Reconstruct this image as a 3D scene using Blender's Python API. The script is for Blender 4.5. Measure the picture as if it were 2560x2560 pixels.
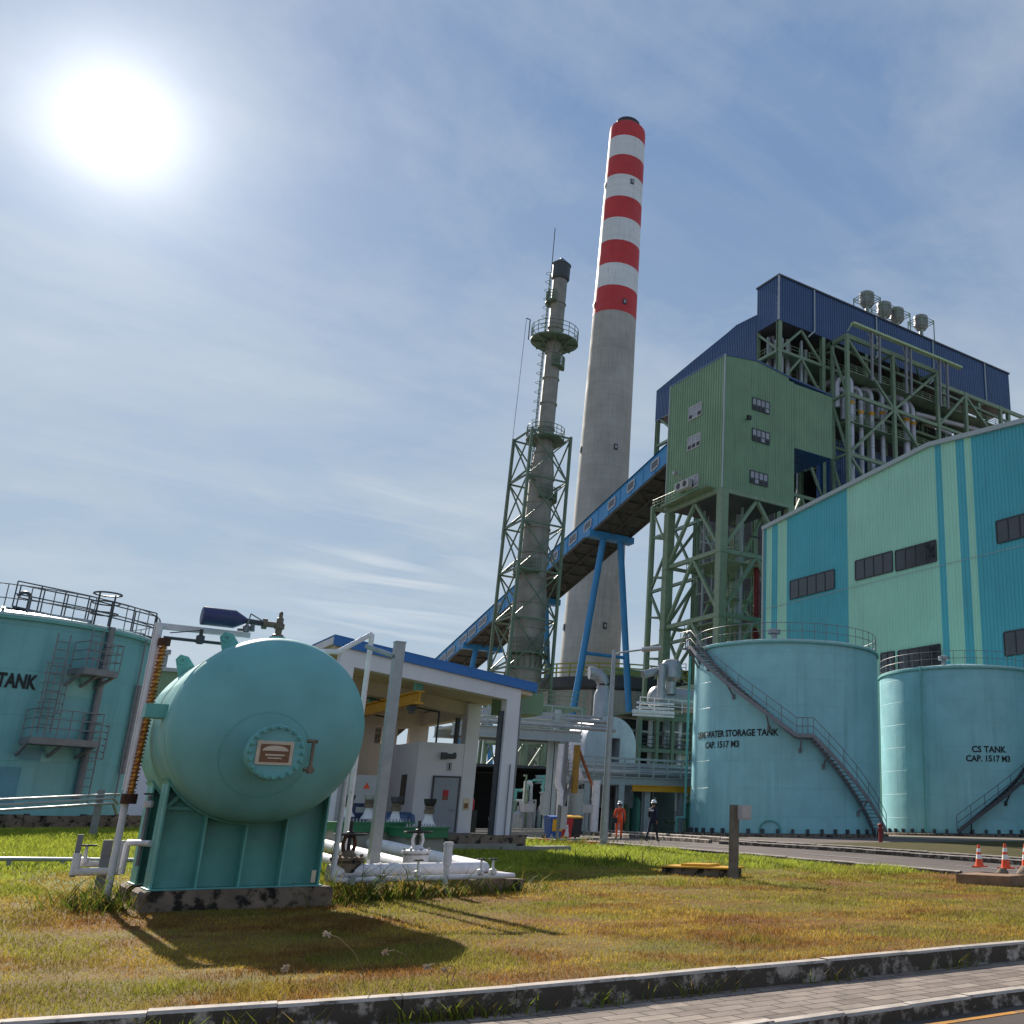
import bpy, bmesh, math, random
import numpy as np
from mathutils import Vector, Matrix
random.seed(7); RNG=np.random.default_rng(7)
R=math.radians; PI=math.pi
S=bpy.context.scene
for o in list(bpy.data.objects): bpy.data.objects.remove(o)
COL=S.collection
# ------------------------------------------------------------------ camera
F=2462.; PPX,PPY=1920.,1280.; TILT=R(17.3); ROLL=R(0.6); HEAD=R(38.3); CZ=1.55
fw=Vector((math.sin(HEAD)*math.cos(TILT),math.cos(HEAD)*math.cos(TILT),math.sin(TILT)))
r0=Vector((math.cos(HEAD),-math.sin(HEAD),0)); u0=r0.cross(fw)
rt=math.cos(ROLL)*r0+math.sin(ROLL)*u0; up=-math.sin(ROLL)*r0+math.cos(ROLL)*u0
CAM=Vector((0,0,CZ))
cd=bpy.data.cameras.new('camera'); cam=bpy.data.objects.new('camera',cd); COL.objects.link(cam)
M=Matrix((rt,up,-fw)).transposed().to_4x4(); M.translation=CAM; cam.matrix_world=M
cd.sensor_fit='HORIZONTAL'; cd.sensor_width=36; cd.lens=36*F/2560; cd.shift_x=-0.25; cd.clip_start=.1; cd.clip_end=8000
S.camera=cam
S.render.resolution_x=S.render.resolution_y=1024
# ------------------------------------------------------------------ light
SUND=(fw+rt*((295-PPX)/F)+up*((PPY-305)/F)).normalized()
SUN_EL=math.asin(SUND.z); SUN_AZ=math.atan2(SUND.x,SUND.y)
S.view_settings.view_transform='Standard'; S.view_settings.look='None'
S.view_settings.exposure=0.68; S.view_settings.gamma=1
W=bpy.data.worlds.new('World'); S.world=W; W.use_nodes=True
def world():
    nt=W.node_tree; n=nt.nodes; l=nt.links; n.clear()
    def N(t,**k):
        a=n.new(t)
        for q,v in k.items(): setattr(a,q,v)
        return a
    def mth(op,a,b=None,c=None):
        m=N('ShaderNodeMath',operation=op)
        for i,v in enumerate((a,b,c)):
            if v is None: continue
            if isinstance(v,(int,float)): m.inputs[i].default_value=v
            else: l.new(v,m.inputs[i])
        return m.outputs[0]
    def mix(f,a,b,bt='MIX'):
        m=N('ShaderNodeMix',data_type='RGBA',blend_type=bt)
        for i,v in ((0,f),(6,a),(7,b)):
            if isinstance(v,(int,float)): m.inputs[i].default_value=v
            elif isinstance(v,tuple): m.inputs[i].default_value=(*v,1)
            else: l.new(v,m.inputs[i])
        return m.outputs[2]
    out=N('ShaderNodeOutputWorld'); bg=N('ShaderNodeBackground'); l.new(bg.outputs[0],out.inputs[0])
    sky=N('ShaderNodeTexSky'); sky.sky_type='NISHITA'; sky.sun_disc=False
    sky.sun_elevation=SUN_EL; sky.sun_rotation=SUN_AZ; sky.air_density=1.0; sky.dust_density=.25; sky.ozone_density=2.0
    tc=N('ShaderNodeTexCoord'); nrm=N('ShaderNodeVectorMath',operation='NORMALIZE'); l.new(tc.outputs['Generated'],nrm.inputs[0])
    dt=N('ShaderNodeVectorMath',operation='DOT_PRODUCT'); l.new(nrm.outputs[0],dt.inputs[0]); dt.inputs[1].default_value=SUND
    ang=mth('ARCCOSINE',mth('MINIMUM',dt.outputs['Value'],.99999))
    sep=N('ShaderNodeSeparateXYZ'); l.new(nrm.outputs[0],sep.inputs[0])
    # thin high cloud, laid out on a flat layer far overhead
    zz=mth('ADD',mth('MAXIMUM',sep.outputs[2],0.0),.12)
    cx=mth('DIVIDE',sep.outputs[0],zz); cy=mth('DIVIDE',sep.outputs[1],zz)
    cmb=N('ShaderNodeCombineXYZ'); l.new(cx,cmb.inputs[0]); l.new(cy,cmb.inputs[1])
    mp=N('ShaderNodeMapping'); mp.inputs['Rotation'].default_value=(0,0,R(28)); mp.inputs['Scale'].default_value=(.55,1.5,1); mp.inputs['Location'].default_value=(3.1,1.7,0); l.new(cmb.outputs[0],mp.inputs[0])
    nz=N('ShaderNodeTexNoise'); nz.inputs['Scale'].default_value=1.15; nz.inputs['Detail'].default_value=9; nz.inputs['Roughness'].default_value=.58; nz.inputs['Distortion'].default_value=.7; l.new(mp.outputs[0],nz.inputs['Vector'])
    cr=N('ShaderNodeMapRange'); cr.inputs[1].default_value=.42; cr.inputs[2].default_value=.78; l.new(nz.outputs[0],cr.inputs[0])
    horiz=N('ShaderNodeMapRange'); horiz.inputs[1].default_value=.62; horiz.inputs[2].default_value=.0; l.new(sep.outputs[2],horiz.inputs[0])
    base=mix(.8,sky.outputs[0],(2.3,3.8,6.6))
    base=mix(mth('MULTIPLY',horiz.outputs[0],.72),base,(6.9,8.3,9.0))
    nz2=N('ShaderNodeTexNoise'); nz2.inputs['Scale'].default_value=1.5; nz2.inputs['Detail'].default_value=7; nz2.inputs['Roughness'].default_value=.62; nz2.inputs['Distortion'].default_value=.3; l.new(cmb.outputs[0],nz2.inputs['Vector'])
    c2=N('ShaderNodeMapRange'); c2.inputs[1].default_value=.42; c2.inputs[2].default_value=.68; l.new(nz2.outputs[0],c2.inputs[0])
    base=mix(mth('MULTIPLY',c2.outputs[0],.5),base,(7.1,7.9,8.5))
    base=mix(mth('MULTIPLY',cr.outputs[0],.3),base,(8.8,9.6,10.2))
    # a few bright wisps low over the conveyor
    WD=(fw+rt*((985-PPX)/F)+up*((PPY-1450)/F)).normalized()
    d2=N('ShaderNodeVectorMath',operation='DOT_PRODUCT'); l.new(nrm.outputs[0],d2.inputs[0]); d2.inputs[1].default_value=WD
    wa=mth('ARCCOSINE',mth('MINIMUM',d2.outputs['Value'],.99999)); wm=mth('EXPONENT',mth('MULTIPLY',mth('POWER',mth('DIVIDE',wa,.085),2.0),-1.0))
    mp3=N('ShaderNodeMapping'); mp3.inputs['Rotation'].default_value=(0,0,R(-52)); mp3.inputs['Scale'].default_value=(.9,4.2,1); l.new(cmb.outputs[0],mp3.inputs[0])
    nz3=N('ShaderNodeTexNoise'); nz3.inputs['Scale'].default_value=1.6; nz3.inputs['Detail'].default_value=8; nz3.inputs['Distortion'].default_value=.8; l.new(mp3.outputs[0],nz3.inputs['Vector'])
    c3=N('ShaderNodeMapRange'); c3.inputs[1].default_value=.47; c3.inputs[2].default_value=.66; l.new(nz3.outputs[0],c3.inputs[0])
    base=mix(mth('MULTIPLY',mth('MULTIPLY',c3.outputs[0],wm),.5),base,(10.5,10.8,11.0))
    # bright haze round the sun
    g1=mth('MULTIPLY',mth('EXPONENT',mth('MULTIPLY',mth('DIVIDE',ang,.037),-1.0)),18.)
    g2=mth('MULTIPLY',mth('EXPONENT',mth('MULTIPLY',mth('DIVIDE',ang,.19),-1.0)),2.6)
    g=mth('ADD',g1,g2)
    gc=N('ShaderNodeVectorMath',operation='SCALE'); gc.inputs[0].default_value=(1,.97,.92); l.new(g,gc.inputs['Scale'])
    tot=N('ShaderNodeVectorMath',operation='ADD'); l.new(base,tot.inputs[0]); l.new(gc.outputs[0],tot.inputs[1])
    l.new(tot.outputs[0],bg.inputs[0]); bg.inputs[1].default_value=.05
world()
sl=bpy.data.lights.new('sun','SUN'); sl.energy=5.0; sl.angle=R(.5); sl.color=(1,.92,.80)
so=bpy.data.objects.new('sun',sl); COL.objects.link(so); so.rotation_euler=Vector(SUND).to_track_quat('Z','Y').to_euler(); so.location=(0,60,80)
# ------------------------------------------------------------------ helpers
def ray(x,y): return fw+rt*((x-PPX)/F)+up*((PPY-y)/F)
def at(x,y,X=None,Y=None,z=None):
    """photo pixel (2560 wide) to the point where its ray meets a plane of the plant grid"""
    d=ray(x,y)
    t=X/d.x if X is not None else Y/d.y if Y is not None else (z-CZ)/d.z
    return CAM+d*t
def sm(t): t=min(1,max(0,t)); return t*t*(3-2*t)
def zg(X,Y): return .55*sm((Y-14)/24)+.4*sm((Y-18)/24)*sm((22-X)/20)
def hexc(h):
    h=h.lstrip('#'); f=lambda c:(c/12.92 if c<=.04045 else ((c+.055)/1.055)**2.4)
    return tuple(f(int(h[i:i+2],16)/255) for i in (0,2,4))
class MB:
    def __init__(s): s.v=[]; s.f=[]; s.m=[]; s.mi=0; s.uv={}
    def add(s,vs,fs,mi=None):
        o=len(s.v); s.v+= [tuple(p) for p in vs]; s.f+=[tuple(o+i for i in f) for f in fs]; s.m+=[s.mi if mi is None else mi]*len(fs); return s
    def box(s,x0,x1,y0,y1,z0,z1,mi=None):
        return s.add([(x,y,z) for z in (z0,z1) for y in (y0,y1) for x in (x0,x1)],[(0,2,3,1),(4,5,7,6),(0,1,5,4),(2,6,7,3),(0,4,6,2),(1,3,7,5)],mi)
    def bar(s,p,q,w=.2,h=None,upv=(0,0,1),mi=None):
        """rectangular section from p to q; w across, h along upv"""
        h=w if h is None else h; p=Vector(p);q=Vector(q); d=(q-p).normalized(); u=Vector(upv)
        if abs(d.dot(u))>.98: u=Vector((0,1,0))
        a=d.cross(u).normalized(); b=a.cross(d).normalized()
        vs=[c+a*(sx*w/2)+b*(sy*h/2) for c in (p,q) for sx,sy in ((-1,-1),(1,-1),(1,1),(-1,1))]
        return s.add(vs,[(3,2,1,0),(4,5,6,7),(0,1,5,4),(1,2,6,5),(2,3,7,6),(3,0,4,7)],mi)
    def ibeam(s,p,q,w=.3,h=.3,t=None,upv=(0,0,1)):
        t=t or max(.02,w*.12); p=Vector(p);q=Vector(q); d=(q-p).normalized(); u=Vector(upv)
        if abs(d.dot(u))>.98: u=Vector((0,1,0))
        a=d.cross(u).normalized(); b=a.cross(d).normalized()
        for k in (-1,1): s.bar(p+b*(k*(h/2-t/2)),q+b*(k*(h/2-t/2)),w,t,b)
        s.bar(p,q,t,h-2*t,b); return s
    def tube(s,p,q,r,n=10,r2=None,caps=True,mi=None): return s.path([p,q],r,n,r2,caps,mi)
    def path(s,pts,r,n=10,r2=None,caps=True,mi=None):
        P=[Vector(p) for p in pts]; k=len(P); vs=[]; fs=[]
        d0=(P[1]-P[0]).normalized(); u=Vector((0,0,1)) if abs(d0.z)<.9 else Vector((1,0,0))
        a=d0.cross(u).normalized()
        for i in range(k):
            di=(P[i]-P[i-1]).normalized() if i else d0
            dn=(P[i+1]-P[i]).normalized() if i<k-1 else di
            t=(di+dn).normalized() if (di+dn).length>1e-6 else di
            a=(a-di*a.dot(di)).normalized(); b=di.cross(a)
            rr=r if r2 is None else r+(r2-r)*i/(k-1)
            for j in range(n):
                w=a*math.cos(2*PI*j/n)*rr+b*math.sin(2*PI*j/n)*rr
                c=di.dot(t)
                if c>.2: w=w-di*(w.dot(t)/c)
                vs.append(P[i]+w)
            if i<k-1: a=(a-dn*a.dot(dn)).normalized() if (a-dn*a.dot(dn)).length>1e-6 else a
        for i in range(k-1):
            for j in range(n): fs.append((i*n+j,i*n+(j+1)%n,(i+1)*n+(j+1)%n,(i+1)*n+j))
        if caps: fs.append(tuple(range(n))[::-1]); fs.append(tuple((k-1)*n+j for j in range(n)))
        return s.add(vs,fs,mi)
    def lathe(s,prof,c=(0,0,0),axis='z',n=48,a0=0,a1=2*PI,uvr=None,mi=None):
        """prof: (radius, height) pairs turned about an axis through c"""
        full=abs(a1-a0-2*PI)<1e-6; m=n if full else n+1; vs=[]; fs=[]; o=len(s.f)
        for r,h in prof:
            for j in range(m):
                t=a0+(a1-a0)*j/n; x,y=r*math.cos(t),r*math.sin(t)
                vs.append((c[0]+x,c[1]+y,c[2]+h) if axis=='z' else (c[0]+x,c[1]+h,c[2]+y) if axis=='y' else (c[0]+h,c[1]+x,c[2]+y))
        for i in range(len(prof)-1):
            for j in range(n):
                f=(i*m+j,i*m+(j+1)%m,(i+1)*m+(j+1)%m,(i+1)*m+j)
                fs.append(f if axis!='y' else f[::-1])
                if uvr is not None:
                    q=2*PI*uvr/n; h0,h1=prof[i][1],prof[i+1][1]
                    u=[(j*q,h0),((j+1)*q,h0),((j+1)*q,h1),(j*q,h1)]
                    s.uv[o+len(fs)-1]=u if axis!='y' else u[::-1]
        return s.add(vs,fs,mi)
    def prism(s,poly,d0,d1,plane='xz',mi=None):
        """polygon in a plane, given thickness along the third axis"""
        def P(a,b,d): return (a,d,b) if plane=='xz' else (d,a,b) if plane=='yz' else (a,b,d)
        n=len(poly); vs=[P(a,b,d0) for a,b in poly]+[P(a,b,d1) for a,b in poly]
        fs=[tuple(range(n)),tuple(range(2*n-1,n-1,-1))]+[(i,i+n,(i+1)%n+n,(i+1)%n) for i in range(n)]
        return s.add(vs,fs,mi)
    def ribbed(s,t0,t1,z0,z1,d,plane='x',pitch=.35,dep=.05,out=-1,mats=None,thick=.08):
        """profiled cladding sheet: t runs along the wall, z0/z1 are functions of t, d = wall plane"""
        ts=[]; n=max(1,int((t1-t0)/pitch)); pt=(t1-t0)/n
        for i in range(n):
            b=t0+i*pt
            ts+= [(b,0),(b+.42*pt,0),(b+.5*pt,1),(b+.92*pt,1)]
        ts.append((t1,0))
        f0=z0 if callable(z0) else (lambda t:z0); f1=z1 if callable(z1) else (lambda t:z1)
        vs=[]; 
        for t,k in ts:
            dd=d+out*dep*k
            for zz in (f0(t),f1(t)): vs.append((dd,t,zz) if plane=='x' else (t,dd,zz))
        o=len(s.v); s.v+=vs
        for i in range(len(ts)-1):
            a=o+2*i; f=(a,a+2,a+3,a+1)
            if (plane=='x')==(out<0): f=f[::-1]
            s.f.append(f); s.m.append(mats((ts[i][0]+ts[i+1][0])/2) if mats else s.mi)
        return s
    def rail(s,pts,h=1.1,r=.025,sp=1.6,mid=2,n=6,closed=False):
        P=[Vector(p) for p in pts]
        if closed: P.append(P[0])
        for k in range(mid+1):
            z=h*(k+1)/(mid+1)
            s.path([p+Vector((0,0,z)) for p in P],r,n)
        for a,b in zip(P,P[1:]):
            L=(b-a).length; m=max(1,round(L/sp))
            for i in range(m+1 if b is P[-1] else m):
                c=a.lerp(b,i/m); s.tube(c,c+Vector((0,0,h)),r,n)
        return s
    def ladder(s,p,q,w=.45,wd=(1,0,0),rr=.02,step=.3):
        p=Vector(p);q=Vector(q);w2=Vector(wd).normalized()*w/2; L=(q-p).length
        for k in (-1,1): s.tube(p+w2*k,q+w2*k,rr*1.3,6)
        m=int(L/step)
        for i in range(1,m): c=p.lerp(q,i/m); s.tube(c-w2,c+w2,rr,5)
        return s
ORG={}
def _props(o,label=None,cat=None,group=None,kind=None):
    if label: o['label']=label
    if cat: o['category']=cat
    if group: o['group']=group
    if kind: o['kind']=kind
def thing(name,label,cat,loc,group=None,rot=0):
    o=bpy.data.objects.new(name,None); COL.objects.link(o); o.location=loc; o.empty_display_size=.3
    ORG[o.name]=Vector(loc); _props(o,label,cat,group); return o
def mesh_of(mb,name,mats,org,smooth=35):
    me=bpy.data.meshes.new(name); ox,oy,oz=org
    me.from_pydata([(x-ox,y-oy,z-oz) for x,y,z in mb.v],[],mb.f); 
    for m in (mats if isinstance(mats,(list,tuple)) else [mats]): me.materials.append(m)
    me.polygons.foreach_set('material_index',mb.m)
    if mb.uv:
        uv=me.uv_layers.new(name='UVMap')
        for fi,cs in mb.uv.items():
            for li,c in zip(me.polygons[fi].loop_indices,cs): uv.data[li].uv=c
    if smooth:
        me.polygons.foreach_set('use_smooth',[True]*len(me.polygons)); me.set_sharp_from_angle(angle=R(smooth))
    me.update(); return me
def part(mb,name,mats,parent,label=None,kind=None,smooth=35):
    org=ORG[parent.name]; o=bpy.data.objects.new(name,mesh_of(mb,name,mats,org,smooth)); COL.objects.link(o); o.parent=parent
    ORG[o.name]=org; _props(o,label,None,None,kind); return o
def single(mb,name,mats,label=None,cat=None,group=None,kind=None,loc=None,smooth=35):
    if loc is None:
        A=np.array(mb.v); loc=((A[:,0].min()+A[:,0].max())/2,(A[:,1].min()+A[:,1].max())/2,A[:,2].min())
    o=bpy.data.objects.new(name,mesh_of(mb,name,mats,loc,smooth)); COL.objects.link(o); o.location=loc
    ORG[o.name]=Vector(loc); _props(o,label,cat,group,kind); return o
def dup(src,loc,label=None,rotz=None):
    def rec(o,par):
        c=o.copy(); COL.objects.link(c)
        if par: c.parent=par
        for ch in [k for k in KIDS.get(o.name,[])]: rec(ch,c)
        return c
    KIDS={}
    for o in bpy.data.objects:
        if o.parent: KIDS.setdefault(o.parent.name,[]).append(o)
    r=rec(src,None); r.location=loc
    if label: r['label']=label
    if rotz is not None: r.rotation_euler.z=rotz
    return r
# ------------------------------------------------------------------ materials
def mat(name,col,rough=.6,metal=0,var=.12,vscale=3,streak=0,streakcol=None,bump=0,bscale=60,spec=.5,trans=0,weld=None,spots=None,hl=0):
    m=bpy.data.materials.new(name); m.use_nodes=True; nt=m.node_tree; n=nt.nodes; l=nt.links; b=n['Principled BSDF']
    col=hexc(col) if isinstance(col,str) else col
    b.inputs['Roughness'].default_value=rough; b.inputs['Metallic'].default_value=metal; b.inputs['Specular IOR Level'].default_value=spec
    tc=n.new('ShaderNodeTexCoord'); obj=tc.outputs['Object']
    def noise(sc,det=5,mapscale=None):
        t=n.new('ShaderNodeTexNoise'); t.inputs['Scale'].default_value=sc; t.inputs['Detail'].default_value=det; t.inputs['Roughness'].default_value=.6
        if mapscale:
            mp=n.new('ShaderNodeMapping'); mp.inputs['Scale'].default_value=mapscale; l.new(obj,mp.inputs[0]); l.new(mp.outputs[0],t.inputs['Vector'])
        else: l.new(obj,t.inputs['Vector'])
        return t.outputs[0]
    def rng(src,a,b_,c=0,d=1):
        r=n.new('ShaderNodeMapRange'); l.new(src,r.inputs[0])
        for i,v in enumerate((a,b_,c,d)): r.inputs[i+1].default_value=v
        return r.outputs[0]
    def mix(f,a,c,bt='MIX'):
        x=n.new('ShaderNodeMix'); x.data_type='RGBA'; x.blend_type=bt
        for i,v in ((0,f),(6,a),(7,c)):
            if isinstance(v,(int,float)): x.inputs[i].default_value=v
            elif isinstance(v,tuple): x.inputs[i].default_value=(*v[:3],1)
            else: l.new(v,x.inputs[i])
        return x.outputs[2]
    dk=tuple(c*(1-var*1.6) for c in col); lt=tuple(min(1,c*(1+var)) for c in col)
    c=mix(rng(noise(vscale),.3,.7),dk,lt)
    if streak:
        sc=streakcol or tuple(x*.35 for x in col); sc=hexc(sc) if isinstance(sc,str) else sc
        f=rng(noise(1,4,(2.2,2.2,.12)),.52,.75,0,streak); c=mix(f,c,sc)
    if hl: c=mix(rng(noise(1,3,(.03,.03,1.1)),.45,.6,0,hl),c,tuple(x*.45 for x in col))
    if weld: c=mix(rng(noise(1,3,(5,5,.09)),.68,.76,0,.35),c,hexc('#6b5b42'))
    if spots:
        thr,scol,ssc=spots; scol=hexc(scol) if isinstance(scol,str) else scol
        c=mix(rng(noise(ssc,8),thr,thr+.09),c,scol)
    l.new(c,b.inputs['Base Color'])
    l.new(rng(noise(vscale*2.3),.3,.7,max(.03,rough-.1),min(1,rough+.12)),b.inputs['Roughness'])
    h=None
    if weld:
        uvn=n.new('ShaderNodeUVMap'); br=n.new('ShaderNodeTexBrick'); l.new(uvn.outputs[0],br.inputs['Vector'])
        br.inputs['Scale'].default_value=1; br.inputs['Brick Width'].default_value=weld[0]; br.inputs['Row Height'].default_value=weld[1]; br.inputs['Mortar Size'].default_value=.022; br.inputs['Mortar Smooth'].default_value=.3
        bp=n.new('ShaderNodeBump'); bp.inputs['Strength'].default_value=.8; bp.inputs['Distance'].default_value=.012; l.new(br.outputs['Fac'],bp.inputs['Height'])
        b2=n.new('ShaderNodeBump'); b2.inputs['Strength'].default_value=.25; b2.inputs['Distance'].default_value=.12; l.new(noise(.55,2),b2.inputs['Height']); l.new(bp.outputs[0],b2.inputs['Normal'])
        l.new(b2.outputs[0],b.inputs['Normal'])
    elif bump:
        bp=n.new('ShaderNodeBump'); bp.inputs['Strength'].default_value=bump; bp.inputs['Distance'].default_value=.02; l.new(noise(bscale,6),bp.inputs['Height']); l.new(bp.outputs[0],b.inputs['Normal'])
    if trans:
        tr=n.new('ShaderNodeBsdfTranslucent'); l.new(c,tr.inputs[0]); ms=n.new('ShaderNodeMixShader'); ms.inputs[0].default_value=trans
        o=n['Material Output']; l.new(b.outputs[0],ms.inputs[1]); l.new(tr.outputs[0],ms.inputs[2]); l.new(ms.outputs[0],o.inputs[0])
    return m
M_={}
def D(k,*a,**kw): M_[k]=mat(k,*a,**kw); return M_[k]
D('tank_paint','#8ac2ca',.5,var=.09,vscale=.5,streak=.4,streakcol='#5f8f96',weld=(5.8,1.7))
D('tank_paint_dark','#6fabb2',.45,var=.1,vscale=.5,streak=.3,streakcol='#2f6e6e',weld=(5.8,1.7))
D('vessel_paint','#6cabac',.5,var=.1,vscale=.9,streak=.45,streakcol='#5a9390',bump=.08,bscale=6,spots=(.73,'#6a5a48',11))
D('teal_steel','#62a8a2',.45,var=.1,vscale=2,streak=.2)
D('tank_roof','#9fc0c2',.35,var=.08)
D('grey_steel','#77797f',.5,var=.12,vscale=4,spots=(.66,'#5a4438',6))
D('dark_steel','#3c3f45',.5,var=.15,vscale=4)
D('green_steel','#73876f',.5,var=.12,vscale=1.2,streak=.2,streakcol='#4a4a3a')
D('green_clad','#708f72',.5,var=.08,vscale=.3,streak=.3)
D('lattice_green','#566957',.5,var=.12)
D('green_dark','#1f6b45',.45,var=.1)
D('navy_clad','#1d406e',.32,var=.1,vscale=.2,streak=.15,spec=.7)
D('conv_blue','#2f7fb8',.45,var=.08,vscale=.4,streak=.12)
D('belt_under','#4b4a47',.8,var=.35,vscale=1.2)
D('trim_blue','#1f66b0',.4,var=.05)
D('concrete','#8f8c84',.85,var=.12,vscale=.35,streak=.35,streakcol='#5c5a54',bump=.2,bscale=8)
D('chimney_concrete','#a3a29d',.85,var=.14,vscale=.12,streak=.4,hl=.12,streakcol='#6d6a62')
D('chimney_red','#b43236',.65,var=.1,vscale=.12,streak=.35,streakcol='#7a2a2c',hl=.1)
D('chimney_white','#c9ced2',.65,var=.06,vscale=.12,streak=.4,streakcol='#8f9294',hl=.12)
D('stain_concrete','#7a6a5c',.9,var=.25,vscale=2,spots=(.5,'#1d1a16',3.5),bump=.4,bscale=25)
D('white_wall','#d3d1da',.7,var=.05,vscale=.8,streak=.15,streakcol='#8b8990')
D('cream_wall','#c9bcae',.8,var=.08,vscale=.7,streak=.2)
D('white_paint','#d6d3d8',.5,var=.1,vscale=4,spots=(.65,'#8a6a55',9))
D('galv','#9a9da0',.42,metal=.35,var=.1,vscale=5)
D('alu','#9a9da2',.42,metal=.6,var=.12,vscale=1.5,bump=.25,bscale=3)
D('yellow','#c9951c',.5,var=.08)
D('orange_rust','#8a4a1e',.6,var=.3,vscale=12)
D('coil_gold','#c98a2c',.4,metal=.5,var=.2,vscale=10)
D('rust','#4a2a1c',.8,var=.3,vscale=10)
D('black','#15151a',.5,var=.1)
D('hood_navy','#2e3560',.45,var=.12,vscale=2)
D('brass','#75685a',.55,metal=.3,var=.2)
D('glass_dark','#20232c',.12,var=.3,vscale=.6,spec=.8)
D('frame_dark','#2b2d35',.5)
D('frame_white','#b4b4bc',.5)
D('pane_grey','#868a94',.15,var=.15,vscale=1,spec=.8)
D('red','#b3202c',.5,var=.08)
D('red_dark','#7d1f22',.5,var=.15)
D('bin_blue','#1f4f9a',.5); D('bin_yellow','#dba51f',.5); D('bin_red','#b8242a',.5); D('bin_black','#24242a',.55)
D('letter_black','#12181c',.6,var=.05)
D('plate','#c9b9a4',.5,var=.1,vscale=6); D('plate_brown','#7a5238',.6,var=.2,vscale=20)
D('cone_orange','#e2501c',.5,var=.06); D('cone_white','#e4e2e0',.5,var=.05)
D('door_grey','#8d919c',.5,var=.04)
D('panel_white','#a9a8ab',.5,var=.06)
D('motor_blue','#4f6a92',.5,var=.1)
D('hall_blue','#41a1b0',.45,var=.07,vscale=.15,streak=.25)
D('hall_mint','#98ccb8',.48,var=.06,vscale=.15,streak=.2)
D('trim_pale','#9aa5a8',.4,var=.08)
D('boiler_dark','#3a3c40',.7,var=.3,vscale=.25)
D('pipe_silver','#b4b6c0',.4,metal=.25,var=.1,vscale=1.5,bump=.2,bscale=3)
D('vent_grey','#85878a',.5,var=.15)
D('stack_steel','#8b877f',.55,metal=.2,var=.2,vscale=.5,streak=.4,streakcol='#4f5a4c')
D('skin','#8a5a42',.6); D('overall_orange','#e0562a',.75,var=.08,vscale=6); D('overall_navy','#141a30',.8,var=.1); D('helmet_white','#dcdfe0',.35); D('helmet_green','#cfd8d4',.35)
D('seed','#c9b8a8',.9,trans=.4); D('stem','#7a6a40',.8)
D('soil','#6b4a30',.95,var=.3,vscale=2,bump=.5,bscale=15)
G=M_
# ================================================================== GROUND
def interp(tab,x):
    if x<=tab[0][0]: return tab[0][1]
    for (a,b),(c,d) in zip(tab,tab[1:]):
        if x<=c: return b+(d-b)*(x-a)/(c-a)
    return tab[-1][1]
KY=[(-45,22.1),(-20,15.6),(-6,11.85),(.62,10.25),(4.5,9.5),(11.66,9.12),(20,8.8),(60,7.6)]      # front kerb, Y of X
KX=[(0,22.9),(20,22.9),(27,21.3),(34,19.7),(40,19.4),(60,19.4)]                               # kerb of the plant road, X of Y
FX=[(0,31.8),(15,30.7),(21.5,29.3),(27,28.0),(36,25.8)]                                       # far kerb of that road
def yk(x): return interp(KY,x)
def xk(y): return interp(KX,y)
def xf(y): return interp(FX,y)
def ground_mat(name,cols,scales,rough=.9,bump=.3,lush=None):
    m=bpy.data.materials.new(name); m.use_nodes=True; nt=m.node_tree; n=nt.nodes; l=nt.links; b=n['Principled BSDF']
    b.inputs['Roughness'].default_value=rough; b.inputs['Specular IOR Level'].default_value=.15
    tc=n.new('ShaderNodeTexCoord')
    def noise(sc,det=6):
        t=n.new('ShaderNodeTexNoise'); t.inputs['Scale'].default_value=sc; t.inputs['Detail'].default_value=det; t.inputs['Roughness'].default_value=.65; l.new(tc.outputs['Object'],t.inputs['Vector']); return t.outputs[0]
    def rng(src,a,b_,c=0,d=1):
        r=n.new('ShaderNodeMapRange'); l.new(src,r.inputs[0])
        for i,v in enumerate((a,b_,c,d)): r.inputs[i+1].default_value=v
        return r.outputs[0]
    def mix(f,a,c,bt='MIX'):
        x=n.new('ShaderNodeMix'); x.data_type='RGBA'; x.blend_type=bt
        for i,v in ((0,f),(6,a),(7,c)):
            if isinstance(v,(int,float)): x.inputs[i].default_value=v
            elif isinstance(v,tuple): x.inputs[i].default_value=(*v[:3],1)
            else: l.new(v,x.inputs[i])
        return x.outputs[2]
    c=hexc(cols[0])
    for k,sc in zip(cols[1:],scales): c=mix(rng(noise(sc),.42,.62),c,hexc(k))
    if lush:
        sp=n.new('ShaderNodeSeparateXYZ'); l.new(tc.outputs['Object'],sp.inputs[0])
        a=n.new('ShaderNodeMath'); a.operation='ADD'; l.new(rng(sp.outputs[1],17.5,27,-.25,.55),a.inputs[0]); l.new(rng(noise(.35,4),.3,.7,-.3,.45),a.inputs[1])
        c=mix(rng(a.outputs[0],0,.5),c,hexc(lush))
    c=mix(rng(noise(38,4),.3,.75,.0,.55),c,mix(1.0,c,(.45,.42,.4),'MULTIPLY'))
    l.new(c,b.inputs['Base Color'])
    bp=n.new('ShaderNodeBump'); bp.inputs['Strength'].default_value=bump; bp.inputs['Distance'].default_value=.03; l.new(noise(45,6),bp.inputs['Height']); l.new(bp.outputs[0],b.inputs['Normal'])
    return m
G['yard']=ground_mat('yard_ground',['#8d8478','#7a7064','#9a9184'],[.25,.08])
G['lawn']=ground_mat('lawn_soil',['#806b34','#6c502b','#6e6a32','#7a5030'],[.5,1.1,.33],lush='#6c7634',bump=.6)
G['asphalt']=ground_mat('asphalt',['#6b625f','#5f5755','#746a66'],[.4,.15],rough=.8)
G['asphalt_dark']=ground_mat('asphalt_dark',['#57504d','#4a4443','#615957'],[.6,.2],rough=.8)
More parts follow.
